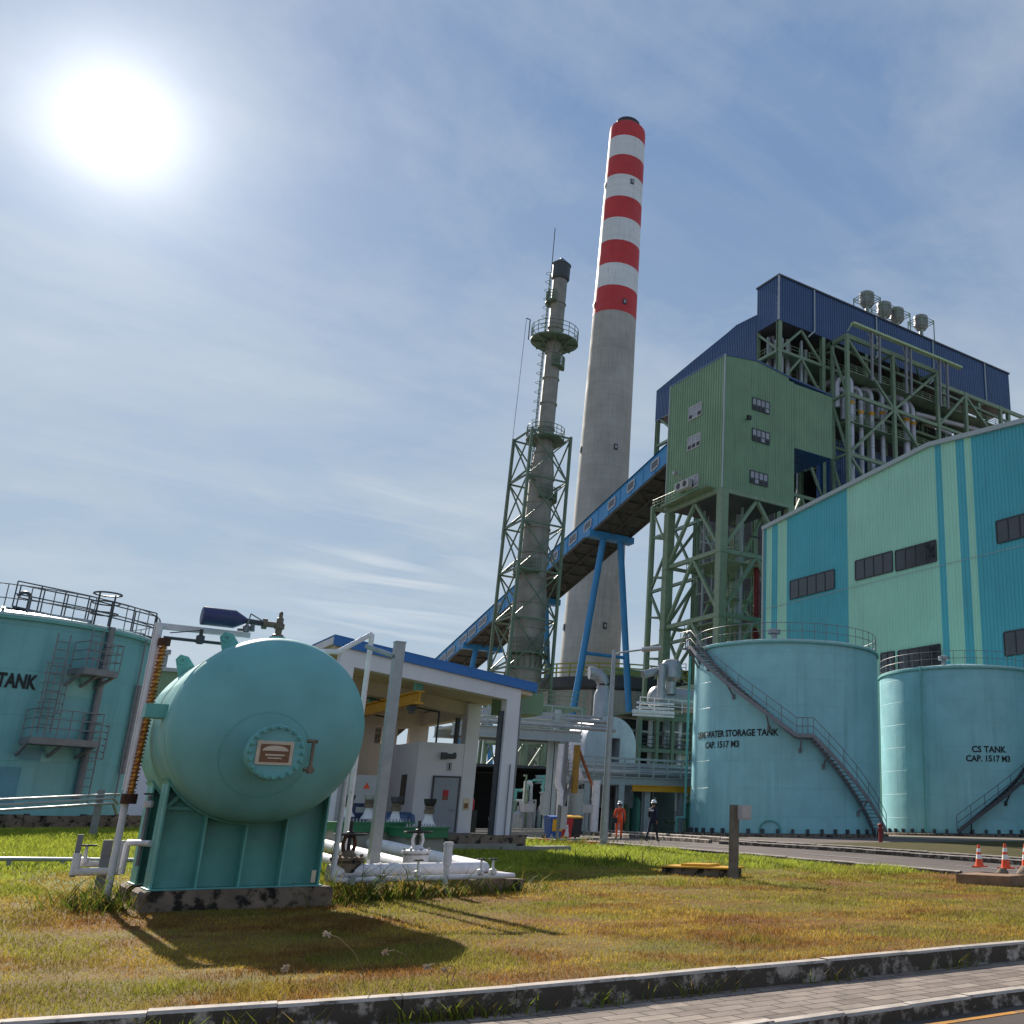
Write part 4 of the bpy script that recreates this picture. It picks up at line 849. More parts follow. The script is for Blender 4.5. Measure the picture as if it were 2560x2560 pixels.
# ================================================================== TURBINE HALL (gable wall facing left)
HX=70.0
yL,zL=at(1912,1320,X=HX).y,at(1912,1320,X=HX).z; rp=at(2325,1113,X=HX); re=at(2560,1054,X=HX)
sl2=(re.z-rp.z)/(re.y-rp.y)
def hz(y): return zL+(rp.z-zL)*(yL-y)/(yL-rp.y) if y>rp.y else rp.z+sl2*(y-rp.y)
yR=22.0
hl=thing('turbine_hall','huge teal and mint striped turbine hall behind the right hand tanks','building',(HX+15,50,.5))
def yat(px,row): return at(px,row,X=HX).y
stripes=[(yat(1917,1450),yat(1930,1450),1),(yat(1930,1450),yat(1945,1450),0),(yat(1945,1450),yat(1968,1450),1),(yat(1968,1450),yat(2120,1450),0),(yat(2120,1450),yat(2346,1300),1),(yat(2346,1300),yat(2362,1300),0),(yat(2362,1300),yat(2398,1300),1),(yat(2398,1300),yat(2420,1300),0),(yat(2420,1300),yat(2440,1300),1),(yat(2440,1300),0,0)]
def hallmat(t):
    for a,b,k in stripes:
        if b<=t<=a: return k
    return 0
mb=MB(); mb.ribbed(yR,yL,lambda t:.3,hz,HX,'x',.42,.045,-1,hallmat); part(mb,'gable_wall',[G['hall_blue'],G['hall_mint']],hl,smooth=0)
mb=MB(); mb.ribbed(HX,HX+60,lambda t:.3,lambda t:zL,yL,'y',.42,.07,1); part(mb,'rear_wall',G['hall_blue'],hl,smooth=0)
mb=MB(); mb.add([(HX+.02,yL,zL-.1),(HX+60,yL,zL-.1),(HX+60,rp.y,rp.z-.1),(HX+.02,rp.y,rp.z-.1)],[(3,2,1,0)]); mb.add([(HX+.02,rp.y,rp.z-.1),(HX+60,rp.y,rp.z-.1),(HX+60,yR,hz(yR)-.1),(HX+.02,yR,hz(yR)-.1)],[(3,2,1,0)]); part(mb,'roof',G['trim_pale'],hl)
mb=MB(); 
for (ya,za),(yb,zb_) in (((yL+.2,zL-.05),(rp.y,rp.z+.02)),((rp.y,rp.z+.02),(yR,hz(yR)+.02))): mb.bar((HX-.1,ya,za),(HX-.1,yb,zb_),.5,.45)
mb.bar((HX-.12,yL+.05,.4),(HX-.12,yL+.05,zL),.25); part(mb,'eave_trim',G['trim_pale'],hl)
mb=MB()
for r_ in (1260,1610): 
    a=at(2100 if r_<1500 else 2330,r_ if r_<1500 else 1620,X=HX); 
for zz in (24.9,13.3):
    mb.box(HX-.095,HX-.072,yR,yL-.1,zz,zz+.05)
part(mb,'sheet_joint_trim',G['trim_pale'],hl)
def strip_window(pxl,rl,pxr,rr,h,n):
    a=at(pxl,rl,X=HX); b=at(pxr,rr,X=HX); zt=(a.z+b.z)/2; y0,y1=b.y,a.y
    f=MB(); xx=HX-.16
    f.box(xx,HX-.05,y0,y1,zt-h,zt-h+.12); f.box(xx,HX-.05,y0,y1,zt-.12,zt)
    for i in range(n+1): y=y0+(y1-y0)*i/n; f.box(xx+.003,HX-.05,y-.06,y+.06,zt-h+.121,zt-.121)
    w=part(f,'window',G['frame_dark'],hl); p=MB(); p.box(HX-.115,HX-.09,y0+.04,y1-.04,zt-h+.06,zt-.06); part(p,'pane',G['glass_dark'],w)
    c=MB(); c.box(HX-.75,HX-.05,y0-.2,y1+.2,zt+.06,zt+.12); return w
strip_window(1977,1451,2087,1424,2.2,5); strip_window(2140,1401,2232,1378,2.2,4); strip_window(2240,1376,2341,1350,2.2,4)
strip_window(2492,1302,2640,1263,2.2,5); strip_window(2204,1632,2237,1628,2.1,2); strip_window(2247,1626,2352,1610,2.3,4); strip_window(2511,1580,2660,1555,2.2,5)
# ================================================================== COAL TRANSFER TOWER
TX0,TX1,TY0,TY1=68.4,80.2,96.0,109.0; TB=41.4; TT=59.6
tw=thing('transfer_tower','tall green clad transfer tower standing on a braced steel frame','tower',((TX0+TX1)/2,(TY0+TY1)/2,.6))
gab=lambda x: 59.8+.75*max(0,1-abs(x-73.7)/5.3) if x<79.2 else 59.3
mb=MB(); mb.ribbed(TY0,TY1,lambda t:TB,lambda t:59.8,TX0,'x',.55,.09,-1); part(mb,'left_cladding',G['green_clad'],tw,smooth=0)
mb=MB(); mb.ribbed(TX0,TX1,lambda t:TB,gab,TY0,'y',.3,.05,-1); part(mb,'front_cladding',G['green_clad'],tw,smooth=0)
mb=MB(); mb.ribbed(TX1,TX1+7.1,lambda t:49.75,lambda t:59.2,TY0+.1,'y',.3,.05,-1); part(mb,'side_wing',G['green_clad'],tw,smooth=0)
mb=MB(); mb.box(TX1,TX1+7.0,TY0+.16,TY1-3,49.7,49.9); mb.box(TX1-.05,TX1+.03,TY0+.2,TY1,TB,49.7); part(mb,'wing_soffit',G['navy_clad'],tw)
mb=MB(); mb.box(TX0+.15,TX1-.1,TY0+.15,TY1-.1,TB+.02,TB+.3); mb.box(TX1-.05,TX1+.0,TY0+.1,TY1,TB,59.3); mb.box(TX0+.1,TX1,TY1-.1,TY1,TB,59.6); part(mb,'floor_deck',G['dark_steel'],tw)
mb=MB(); mb.prism([(TX0-.1,59.75),(73.7,60.5),(TX1-.9,59.75),(TX1+7.2,59.22),(TX1+7.2,59.4),(TX1-.9,59.98),(73.7,60.75),(TX0-.1,60.0)],TY0-.12,TY1+.1); part(mb,'roof',G['navy_clad'],tw)
mb=MB(); mb.bar((TX0-.1,TY0-.1,TB),(TX0-.1,TY0-.1,59.9),.16); mb.bar((TX0-.1,TY1+.05,TB),(TX0-.1,TY1+.05,59.8),.16); part(mb,'corner_trim',G['trim_pale'],tw)
mb=MB(); mb.box(TX0-.12,TX1+.1,TY0-.12,TY0+.2,TB-.5,TB-.01); mb.box(TX0-.12,TX0+.2,TY0+.21,TY1,TB-.5,TB-.01); part(mb,'base_beam',G['green_steel'],tw)
def twin(face,px,row,w,h,n,frame,pane,opens):
    if face=='y': c=at(px,row,Y=TY0); u0,u1=c.x-w/2,c.x+w/2
    else: c=at(px,row,X=TX0); u0,u1=c.y-w/2,c.y+w/2
    z0,z1=c.z-h/2,c.z+h/2; f=MB(); k=.1
    def B(m,a,b,za,zb_,d0,d1): 
        if face=='y': m.box(a,b,TY0-d1,TY0-d0,za,zb_)
        else: m.box(TX0-d1,TX0-d0,a,b,za,zb_)
    B(f,u0,u1,z0,z0+k,.04,.2); B(f,u0,u1,z1-k,z1,.04,.2); B(f,u0+.02,u1-.02,(z0+z1)/2-.2,(z0+z1)/2-.12,.04,.185)
    for i in range(n+1): u=u0+(u1-u0)*i/n; B(f,max(u0,u-.05),min(u1,u+.05),z0+k+.002,z1-k-.002,.04,.19)
    o=part(f,'window',frame,tw); p=MB(); B(p,u0+.03,u1-.03,z0+.03,z1-.03,.1,.14); part(p,'pane',pane,o)
    for i in opens:
        q_=MB(); u=u0+(u1-u0)*(i+.5)/n; ww=(u1-u0)/n*.36; B(q_,u-ww,u+ww,z0+.14,z0+.14+h*.28,.141,.15); part(q_,'open_vent',G['black'],o)
for r_,op in ((1015,(0,1,2)),(1092,(0,1,3)),(1197,(0,2,3))): twin('y',1901 if r_<1150 else 1896,r_,2.9,1.75,4,G['frame_dark'],G['pane_grey'],op)
for px,r_,op in ((1740,1029,(0,2)),(1737,1105,(0,1,2))): twin('x',px,r_,3.0,1.9,3,G['frame_white'],G['pane_grey'],op)
twin('x',1733,1206,2.8,1.7,3,G['frame_white'],G['pane_grey'],(1,))
# lamp on the front wall, air conditioner and small ledge on the left wall
mb=MB(); c=at(1864,1050,Y=TY0); mb.tube((c.x,TY0-.06,c.z),(c.x,TY0-.7,c.z+.2),.06,8); mb.box(c.x-.3,c.x+.25,TY0-1.0,TY0-.6,c.z-.2,c.z+.35); part(mb,'wall_lamp',G['black'],tw)
mb=MB(); c=at(1718,1216,X=TX0); mb.box(TX0-.95,TX0-.3,c.y-1.6,c.y+1.6,c.z-.6,c.z+.55); ac=part(mb,'air_conditioner',G['panel_white'],tw)
for k in (-.75,.75): mb=MB(); mb.tube((TX0-1.0,c.y+k,c.z),(TX0-.951,c.y+k,c.z),.42,16); part(mb,'fan',G['black'],ac)
mb=MB(); mb.box(TX0-1.3,TX0-.12,TY0+1.5,TY1-.5,TB+.25,TB+.4); mb.bar((TX0-1.25,TY0+1.5,TB+.4),(TX0-1.25,TY1,TB+.1),.1); le=part(mb,'ledge',G['green_steel'],tw)
mb=MB(); mb.rail([(TX0-1.2,TY1-4,TB+.4),(TX0-1.2,TY1+1.5,TB+.4),(TX0+.5,TY1+1.5,TB+.4)],1.2,.05,1.2,2); mb.box(TX0-1.3,TX0+2,TY1+.1,TY1+1.6,TB+.2,TB+.38); part(mb,'railing',G['green_steel'],le)
mb=MB(); c=at(1705,1188,X=TX0); mb.tube((TX0-.05,c.y,c.z-.8),(TX0-.9,c.y,c.z-.2),.05,6); mb.box(TX0-1.4,TX0-.8,c.y-.3,c.y+.3,c.z-.2,c.z+.25); part(mb,'floodlight',G['galv'],tw)
# the frame of legs
LV=[.5,8.5,17.0,25.3,33.4,41.0]
cols=[(TX0+.4,TY0+.4),(TX1-.5,TY0+.4),(TX0+.4,TY1-.4),(TX1-.5,TY1-.4)]
for i,(x,y) in enumerate(cols):
    mb=MB(); 
    if i in (0,2): mb.box(x-.55,x+.55,y-.55,y+.55,.3,TB-.5)
    else: mb.box(x-.5,x+.5,y-.5,y+.5,.3,TB-.5)
    for z in LV[1:-1]: mb.box(x-.62,x+.62,y-.62,y+.62,z-.35,z-.28)
    part(mb,'leg',G['green_steel'],tw)
def bay(mb,p,q,zl,zu,kind,w=.34):
    p=Vector((*p,0));q=Vector((*q,0)); m=(p+q)/2; Z=lambda v,z:Vector((v.x,v.y,z))
    mb.bar(Z(p,zl),Z(q,zl),w*1.15,w*1.25)
    if kind=='V': mb.bar(Z(m,zu),Z(p,zl),w); mb.bar(Z(m,zu),Z(q,zl),w)
    elif kind=='A': mb.bar(Z(m,zl),Z(p,zu),w); mb.bar(Z(m,zl),Z(q,zu),w)
    elif kind=='X': mb.bar(Z(p,zl),Z(q,zu),w*.8); mb.bar(Z(q,zl),Z(p,zu),w*.8)
    elif kind=='/': mb.bar(Z(p,zl),Z(q,zu),w)
for (i,j) in ((0,1),(0,2),(1,3),(2,3)):
    mb=MB()
    for k in range(5): bay(mb,cols[i],cols[j],LV[k],LV[k+1],'V',.42 if i==0 else .34)
    part(mb,'bracing',G['green_steel'],tw)
for k,z in enumerate(LV[1:-1]):
    mb=MB(); mb.box(TX0+3,TX1-1,TY0+4,TY1-1,z,z+.15); mb.rail([(TX0+3,TY1-1,z+.15),(TX0+3,TY0+4,z+.15),(TX1-1,TY0+4,z+.15)],1.1,.05,1.5,1); part(mb,'platform',G['green_steel'],tw)
mb=MB()
for x,y,r_ in ((TX0+5.3,TY0+7,.28),(TX0+7,TY0+5,.2),(TX0+8.6,TY0+8,.35),(TX0+4,TY0+9.5,.18)): mb.tube((x,y,.5),(x,y,TB),r_,10)
part(mb,'chutes',G['trim_pale'],tw)
mb=MB(); mb.tube((TX1-2.2,TY0+5,.5),(TX1-2.2,TY0+5,35),.42,12)
for z in lin(4,33,10): mb.tube((TX1-2.2,TY0+5,z),(TX1-2.2,TY0+5,z+.25),.5,12)
part(mb,'fire_main',G['red_dark'],tw)
# slim service post bracketed to the left legs
a=at(1632,1275,Y=110.0); sx=a.x
st=thing('service_post','slim green post bracketed to the left legs of the transfer tower','post',(sx,110,.5))
mb=MB(); mb.bar((sx,110,.3),(sx,110,a.z+.5),.45); part(mb,'shaft',G['green_steel'],st)
for z in lin(5,a.z-4,6):
    mb=MB(); mb.bar((sx,110,z),(TX0+.2,109,z+.1),.2); mb.bar((sx,110,z),(TX0+1.2,108.6,z-.1),.16); part(mb,'bracket',G['green_steel'],st)
mb=MB(); mb.bar((sx,110,a.z),(TX0+.3,109,a.z-5),.26); part(mb,'brace',G['green_steel'],st)
rs4=random.Random(5)
for k in range(34):
    x=TX0+1.5+rs4.random()*9.5; y=TY0+2.5+rs4.random()*9.5; z=rs4.uniform(4,38); L=rs4.uniform(2,6); m=MB(); kind=k%3
    if kind==0: m.tube((x,y,z),(x,y,min(40,z+L*1.6)),rs4.uniform(.07,.16),8)
    elif kind==1: m.bar((x,y,z),(min(TX1-.6,x+L),y,z),.16,.22)
    else: m.path([(x,y,z),(x,min(TY1-.8,y+L*.6),z),(x,min(TY1-.8,y+L*.6),z+L*.5)],rs4.uniform(.06,.12),7)
    part(m,'service_pipe' if kind!=1 else 'cross_beam',G[rs4.choice(['green_steel','galv','trim_pale','dark_steel','green_steel'])],tw)
for z in (12.5,21,29.3,36):
    m=MB(); m.box(TX0+6,TX1-1.2,TY0+7,TY1-.8,z,z+.12); m.rail([(TX0+6,TY0+7,z+.12),(TX1-1.2,TY0+7,z+.12)],1.1,.045,1.5,2); part(m,'gallery',G['green_steel'],tw)
# ================================================================== COAL CONVEYOR GALLERY
CXL,CXR=68.45,75.0; zc=lambda y:49.47-.2525*(y-116.43)
gz_=thing('conveyor_gallery','long blue enclosed conveyor gallery climbing to the transfer tower','conveyor',(71.7,170,8))
ya,yb=TY1+.2,300
mb=MB(); mb.add([(CXL,ya,zc(ya)-2.7),(CXL,yb,zc(yb)-2.7),(CXL,yb,zc(yb)),(CXL,ya,zc(ya))],[(3,2,1,0)])
for y in lin(ya,yb,60): mb.bar((CXL-.03,y,zc(y)-2.65),(CXL-.03,y,zc(y)-.05),.05,.12,(0,1,0))
part(mb,'side_wall',G['conv_blue'],gz_,smooth=0)
mb=MB(); mb.add([(CXR,ya,zc(ya)-2.7),(CXR,yb,zc(yb)-2.7),(CXR,yb,zc(yb)),(CXR,ya,zc(ya))],[(0,1,2,3)]); part(mb,'side_wall',G['conv_blue'],gz_,smooth=0)
mb=MB(); yy=lin(ya,yb,40); n=8
vs=[(CXL-.2+(CXR-CXL+.4)*k/n,y,zc(y)+.0+.9*math.sin(PI*k/n)) for y in yy for k in range(n+1)]
mb.add(vs,[(j*(n+1)+i,j*(n+1)+i+1,(j+1)*(n+1)+i+1,(j+1)*(n+1)+i) for j in range(len(yy)-1) for i in range(n)]); part(mb,'roof',G['conv_blue'],gz_)
mb=MB(); mb.add([(CXL,ya,zc(ya)-2.72),(CXR,ya,zc(ya)-2.72),(CXR,yb,zc(yb)-2.72),(CXL,yb,zc(yb)-2.72)],[(3,2,1,0)])
for y in lin(ya+1,yb,56): mb.bar((CXL,y,zc(y)-2.86),(CXR,y,zc(y)-2.86),.2,.24)
for x in (CXL+.15,CXR-.15,71.7): mb.bar((x,ya,zc(ya)-2.9),(x,yb,zc(yb)-2.9),.25,.35)
for k,y in enumerate(lin(ya+1,yb-6,28)): mb.bar((CXL,y,zc(y)-2.95),(CXR,y+6,zc(y+6)-2.95),.12)
part(mb,'underside',G['belt_under'],gz_)
for px,rw_ in ((1637,1161),(1577,1215),(1529,1259),(1469,1314),(1432,1347),(1385,1392),(1243,1522),(1207,1554),(1180,1579),(1157,1600),(1127,1630),(1105,1650)):
    c=at(px,rw_,X=CXL-.1); f=MB(); d=Vector((0,1,-.2525)).normalized(); w_=.95+.012*max(0,c.y-120)
    for s_ in (-1,1): f.bar(c+d*(w_*s_)-Vector((0,0,.62)),c+d*(w_*s_)+Vector((0,0,.62)),.07,.2,(0,1,0)); f.bar(c-d*w_+Vector((0,0,.62*s_)),c+d*w_+Vector((0,0,.62*s_)),.07,.2)
    w=part(f,'window',G['frame_white'],gz_); p=MB(); p.add([c+d*a_*w_+Vector((.02,0,b_*.6)) for a_,b_ in ((-1,-1),(1,-1),(1,1),(-1,1))],[(3,2,1,0)]); part(p,'pane',G['glass_dark'],w)
def trestle(label,y,zt,xa,xb,spread,zb_=.5,w=.95,pair=False):
    t=thing('conveyor_trestle',label,'support',(71.7,y,.5)); mb=MB(); mb.box(CXL-.6,CXR+.6,y-.8,y+.8,zt-.1,zt+.9); part(mb,'cross_head',G['conv_blue'],t)
    legs=[(xa,-1),(xb,1)]; k=spread/30.
    for x,s_ in legs:
        l_=MB(); zl=.4; l_.tube((x,y,zt),(x+s_*k*(zt-zl),y,zl),.5,14); part(l_,'leg',G['conv_blue'],t)
    for f_ in (.42,.8):
        z=zt*(1-f_); b_=MB(); b_.tube((xa-k*(zt-z),y,z),(xb+k*(zt-z),y,z),.26,10); part(b_,'tie',G['conv_blue'],t)
trestle('blue A shaped trestle under the upper end of the conveyor, in front of the chimney',130.2,42.4,70.6,73.6,3.6)
trestle('blue A shaped trestle half hidden behind the steel stack',154.0,36.4,70.2,73.2,3.4)
trestle('low blue trestle under the bottom end of the conveyor above the pump house roof',176.5,31.0,70.6,73.4,3.0)
# ================================================================== STRIPED CHIMNEY
cb=at(1470,1690,z=30.0); cd_d=220.0
hv=Vector((math.sin(HEAD),math.cos(HEAD),0)); dd=ray(1470,1690); cp=CAM+dd*(cd_d/dd.dot(hv)); ch=(cp.x,cp.y)
def rowz(c,row):
    lo,hi=-20,400
    for _ in range(50):
        m=(lo+hi)/2; q_=Vector((c[0],c[1],m))-CAM; y=PPY-F*q_.dot(up)/q_.dot(fw)
        if y>row: lo=m
        else: hi=m
    return m
ztop=rowz(ch,336); lean=Vector((rt.x,rt.y,0)).normalized()*1.3
chm=thing('chimney','very tall concrete chimney with red and white bands round its upper half','chimney',(ch[0],ch[1],.5))
def cr_(z): t=z/ztop; return 7.25+(4.65-7.25)*(t**.85)
def cc_(z): return Vector((ch[0],ch[1],0))+lean*(z/ztop)
def ring(mb,za,zb_,n=64,steps=4,off=0):
    zs=lin(za,zb_,steps); vs=[]
    for z in zs:
        c=cc_(z); r_=cr_(z)+off; vs+=[(c.x+r_*math.cos(2*PI*j/n),c.y+r_*math.sin(2*PI*j/n),z) for j in range(n)]
    mb.add(vs,[(i*n+j,i*n+(j+1)%n,(i+1)*n+(j+1)%n,(i+1)*n+j) for i in range(steps) for j in range(n)])
rows=[345,372,421,470,519,571,626,682,740,800]   # band edges read on the axis
zs=[rowz(ch,r_*1.0) for r_ in rows]
bands=[ztop]+[rowz(ch,r_) for r_ in (366,414,463,517,570,626,683,738,800)]
mb=MB(); ring(mb,0,bands[-1],steps=14); part(mb,'concrete_shaft',G['chimney_concrete'],chm,smooth=60)
for k in range(9):
    mb=MB(); ring(mb,bands[k+1],bands[k],off=.02); part(mb,'red_band' if k%2==0 else 'white_band',G['chimney_red' if k%2==0 else 'chimney_white'],chm,smooth=60)
mb=MB(); c=cc_(ztop); mb.lathe([(cr_(ztop)+.05,-.6),(cr_(ztop)-.1,.8),(3.2,2.0),(3.1,2.2)],(c.x,c.y,ztop),n=48); part(mb,'cap',G['chimney_red'],chm)
mb=MB(); mb.lathe([(2.9,1.5),(2.9,2.9),(3.05,3.0),(3.05,3.3),(2.7,3.3),(2.7,1.5)],(c.x,c.y,ztop),n=40); part(mb,'flue',G['dark_steel'],chm)
mb=MB(); lm=MB()
for row,pxs in ((478,(1,-1)),(776,(1,-1)),(1135,(1,-1)),(1575,(1,-1))):
    z=rowz(ch,row); c=cc_(z); tocam=math.atan2(CAM.y-c.y,CAM.x-c.x)
    for s_ in (.42,-1.25):
        a=tocam+s_; p=Vector((c.x+cr_(z)*math.cos(a),c.y+cr_(z)*math.sin(a),z)); o=Vector((math.cos(a),math.sin(a),0)); sd=Vector((-o.y,o.x,0))
        f=MB(); f.bar(p-o*.1,p+o*.2,.9,1.4); f2=part(f,'hatch',G['dark_steel'],chm); f=MB(); f.bar(p+o*.201,p+o*.3,.5,.7); part(f,'beacon',G['galv'],f2)
# gas duct hall at the chimney foot
eh=thing('concrete_silo','broad grey concrete silo with a yellow green roof railing below the chimney','building',(88,168,.5))
dq=ray(1520,1780); c0=CAM+dq*(168/dq.dot(hv)); zs_=rowz((c0.x,c0.y),1722)
mb=MB(); mb.lathe([(15,0),(15,zs_-2.2),(15.0,zs_-2.0)],(c0.x,c0.y,0),n=64); part(mb,'drum',G['concrete'],eh,smooth=60)
mb=MB(); mb.lathe([(15.05,zs_-2.0),(15.5,zs_-1.6),(15.5,zs_),(.01,zs_+.1)],(c0.x,c0.y,0),n=64); part(mb,'roof_band',G['boiler_dark'],eh)
mb=MB(); P=[Vector((c0.x+15*math.cos(2*PI*k/40),c0.y+15*math.sin(2*PI*k/40),zs_+.1)) for k in range(40)]; mb.rail(P,2.0,.12,2.4,2,closed=True); part(mb,'railing',mat('rail_yellow','#8f8f3c',.6),eh)
for k in range(14):
    a=2*PI*k/14; f=MB(); f.bar((c0.x+15*math.cos(a),c0.y+15*math.sin(a),0),(c0.x+15*math.cos(a),c0.y+15*math.sin(a),zs_-2.1),.9); part(f,'pilaster',G['concrete'],eh)
gc=thing('roof_cabin','pale green cabin on legs on the roof beside the chimney','cabin',(c0.x,c0.y,zs_))
a=at(1530,1668,Y=c0.y-10); b=at(1590,1692,Y=c0.y-10)
mb=MB(); mb.box(a.x,b.x+1.5,a.y,a.y+5,b.z,a.z); part(mb,'body',G['green_clad'],gc); mb=MB()
for x in (a.x+.2,b.x+1.3):
    for y in (a.y+.2,a.y+4.8): mb.bar((x,y,zs_),(x,y,b.z),.3)
part(mb,'legs',G['green_steel'],gc)
# ================================================================== STEEL STACK IN ITS LATTICE TOWER
ds=95.
def atd(px,row,d): q_=ray(px,row); return CAM+q_*(d/q_.dot(hv))
SA=atd(1307,1690,ds); SB=atd(1404,664,ds)
def sc_(z): p=SA.lerp(SB,(z-SA.z)/(SB.z-SA.z)); return Vector((p.x,p.y,0))
SC=(sc_(0).x,sc_(0).y); zT=SB.z
def zr(row): 
    k=(row-664)/(1690-664); z=SB.z
    lo,hi=-20,80
    for _ in range(50):
        m=(lo+hi)/2; p=sc_(m); q_=Vector((p.x,p.y,m))-CAM
        if PPY-F*q_.dot(up)/q_.dot(fw)>row: lo=m
        else: hi=m
    return m
zLt=zr(1100)
sk=thing('steel_stack','slim grey steel stack with round platforms standing in a green lattice tower','stack',(SC[0],SC[1],.5))
lx=Vector((rt.x,rt.y,0)).normalized()
prof=[(0,1.8),(zr(1700),1.75),(zr(1490),1.6),(zr(1440),1.36),(zr(1180),1.2),(zr(1115),.82),(zr(660),.76)]
mb=MB(); n=32; vs=[]
for z,r_ in prof:
    c=sc_(z); vs+=[(c.x+r_*math.cos(2*PI*j/n),c.y+r_*math.sin(2*PI*j/n),z) for j in range(n)]
mb.add(vs,[(i*n+j,i*n+(j+1)%n,(i+1)*n+(j+1)%n,(i+1)*n+j) for i in range(len(prof)-1) for j in range(n)]); part(mb,'shaft',G['stack_steel'],sk)
for row in lin(700,1700,16):
    mb=MB(); z=zr(row); c=sc_(z); r_=np.interp(z,[p[0] for p in prof],[p[1] for p in prof]); mb.lathe([(r_,0),(r_+.09,0),(r_+.09,.12),(r_,.12)],(c.x,c.y,z),n=32); part(mb,'stiffener_ring',G['stack_steel'],sk)
mb=MB(); c=sc_(zT); mb.lathe([(.78,-1.9),(.95,-1.7),(.97,-.1),(1.05,0),(.01,1.0)],(c.x,c.y,zT),n=32); part(mb,'cone_cap',G['dark_steel'],sk)
mb=MB(); mb.tube((c.x-.9,c.y+.5,zT-1),(c.x-.9,c.y+.5,zT+4.6),.045,6); part(mb,'lightning_rod',G['dark_steel'],sk)
def splat(row,r_,a0=0,a1=2*PI,h=1.2,br=True):
    z=zr(row); c=sc_(z); rs=np.interp(z,[p[0] for p in prof],[p[1] for p in prof]); m=MB(); n=28; full=a1-a0>6
    m.lathe([(rs,0),(r_,0),(r_,.14),(rs,.14)],(c.x,c.y,z),n=n,a0=a0,a1=a1)
    pl_=part(m,'platform',G['lattice_green'],sk); ra=MB(); ra.rail([(c.x+(r_-.05)*math.cos(a0+(a1-a0)*k/18),c.y+(r_-.05)*math.sin(a0+(a1-a0)*k/18),z+.14) for k in range(18 if full else 19)],h,.035,1.0,2,closed=full); part(ra,'railing',G['lattice_green'],pl_)
    if br:
        for k in range(8):
            a=a0+(a1-a0)*(k+.5)/8; f=MB(); f.bar((c.x+(r_-.2)*math.cos(a),c.y+(r_-.2)*math.sin(a),z-.02),(c.x+rs*math.cos(a),c.y+rs*math.sin(a),z-1.2),.09); f.bar((c.x+r_*math.cos(a),c.y+r_*math.sin(a),z-.08),(c.x+rs*math.cos(a),c.y+rs*math.sin(a),z-.08),.1,.12); part(f,'bracket',G['lattice_green'],pl_)
tl=math.atan2(-lx.y,-lx.x)
splat(858,2.5,h=1.5); splat(763,1.35,tl-.5,tl+1.6,1.1,False); splat(921,1.3,tl+PI-1.4,tl+PI+.6,1.1,False); splat(1104,1.95,h=1.3,br=False); splat(1252,1.75,tl+PI-1.4,tl+PI+.9,1.1,False); splat(1440,1.9,tl-.2,tl+2.2,1.2,False); splat(1640,2.3,tl+1.0,tl+3.6,1.3)
mb=MB(); 
for (r0_,r1_) in ((690,860),(870,1100),(1110,1250)):
    z0,z1=zr(r1_),zr(r0_); c0_,c1_=sc_(z0),sc_(z1); o=-lx*1.0+Vector((-.25,-.35,0)); mb.ladder(c0_+o+Vector((0,0,z0)),c1_+o+Vector((0,0,z1)),.5,lx.cross(Vector((0,0,1))),.035,.45)
    for z in lin(z0+2,z1,int((z1-z0)/1.2)): 
        c=sc_(z)+o; mb.path([(c.x-lx.x*.5*math.sin(t)+.35*math.cos(t)*lx.y,c.y-lx.y*.5*math.sin(t)-.35*math.cos(t)*lx.x,z) for t in lin(0,PI,6)],.03,4)
part(mb,'caged_ladder',G['lattice_green'],sk)
mb=MB(); c=sc_(zr(850)); mb.path([(c.x-lx.x*2.8,c.y-lx.y*2.8,zr(850)),(c.x-lx.x*2.8,c.y-lx.y*2.8,zr(800)),(c.x-lx.x*3.2,c.y-lx.y*3.2,zr(796))],.06,6); mb.tube((c.x-lx.x*3.2,c.y-lx.y*3.2,zr(796)),(c.x-lx.x*3.7,c.y-lx.y*3.7,zr(1350)),.025,4); part(mb,'davit_and_rope',G['dark_steel'],sk)
la=thing('lattice_tower','green square lattice tower of crossed bars round the steel stack','tower',(SC[0],SC[1],.5))
hs=2.15; cs=[(-hs,-hs),(hs,-hs),(hs,hs),(-hs,hs)]; lv=lin(.6,zLt,8)
def lcn(i,z): c=sc_(z)-lx*.3; x,y=cs[i%4]; k=1.06-.06*z/zLt; return Vector((c.x+x*k,c.y+y*k,z))
for i in range(4): f=MB(); f.bar(lcn(i,.4),lcn(i,zLt+.2),.26); part(f,'leg',G['lattice_green'],la)
for i in range(4):
    f=MB()
    for k in range(8):
        za,zb2=lv[k],lv[k+1]; m_=(lcn(i,za)+lcn(i+1,za))/2
        f.bar(lcn(i,zb2),lcn(i+1,zb2),.16); f.bar(lcn(i,za),lcn(i+1,zb2),.12); f.bar(lcn(i+1,za),lcn(i,zb2),.12)
    part(f,'cross_bracing',G['lattice_green'],la)
f=MB()
for k in range(8): f.bar(lcn(0,lv[k+1]),lcn(2,lv[k+1]),.15); 
for k in range(1,8): f.bar(lcn(3,lv[k]),lcn(0,lv[k]+.5),.15)
part(f,'ties',G['lattice_green'],la)
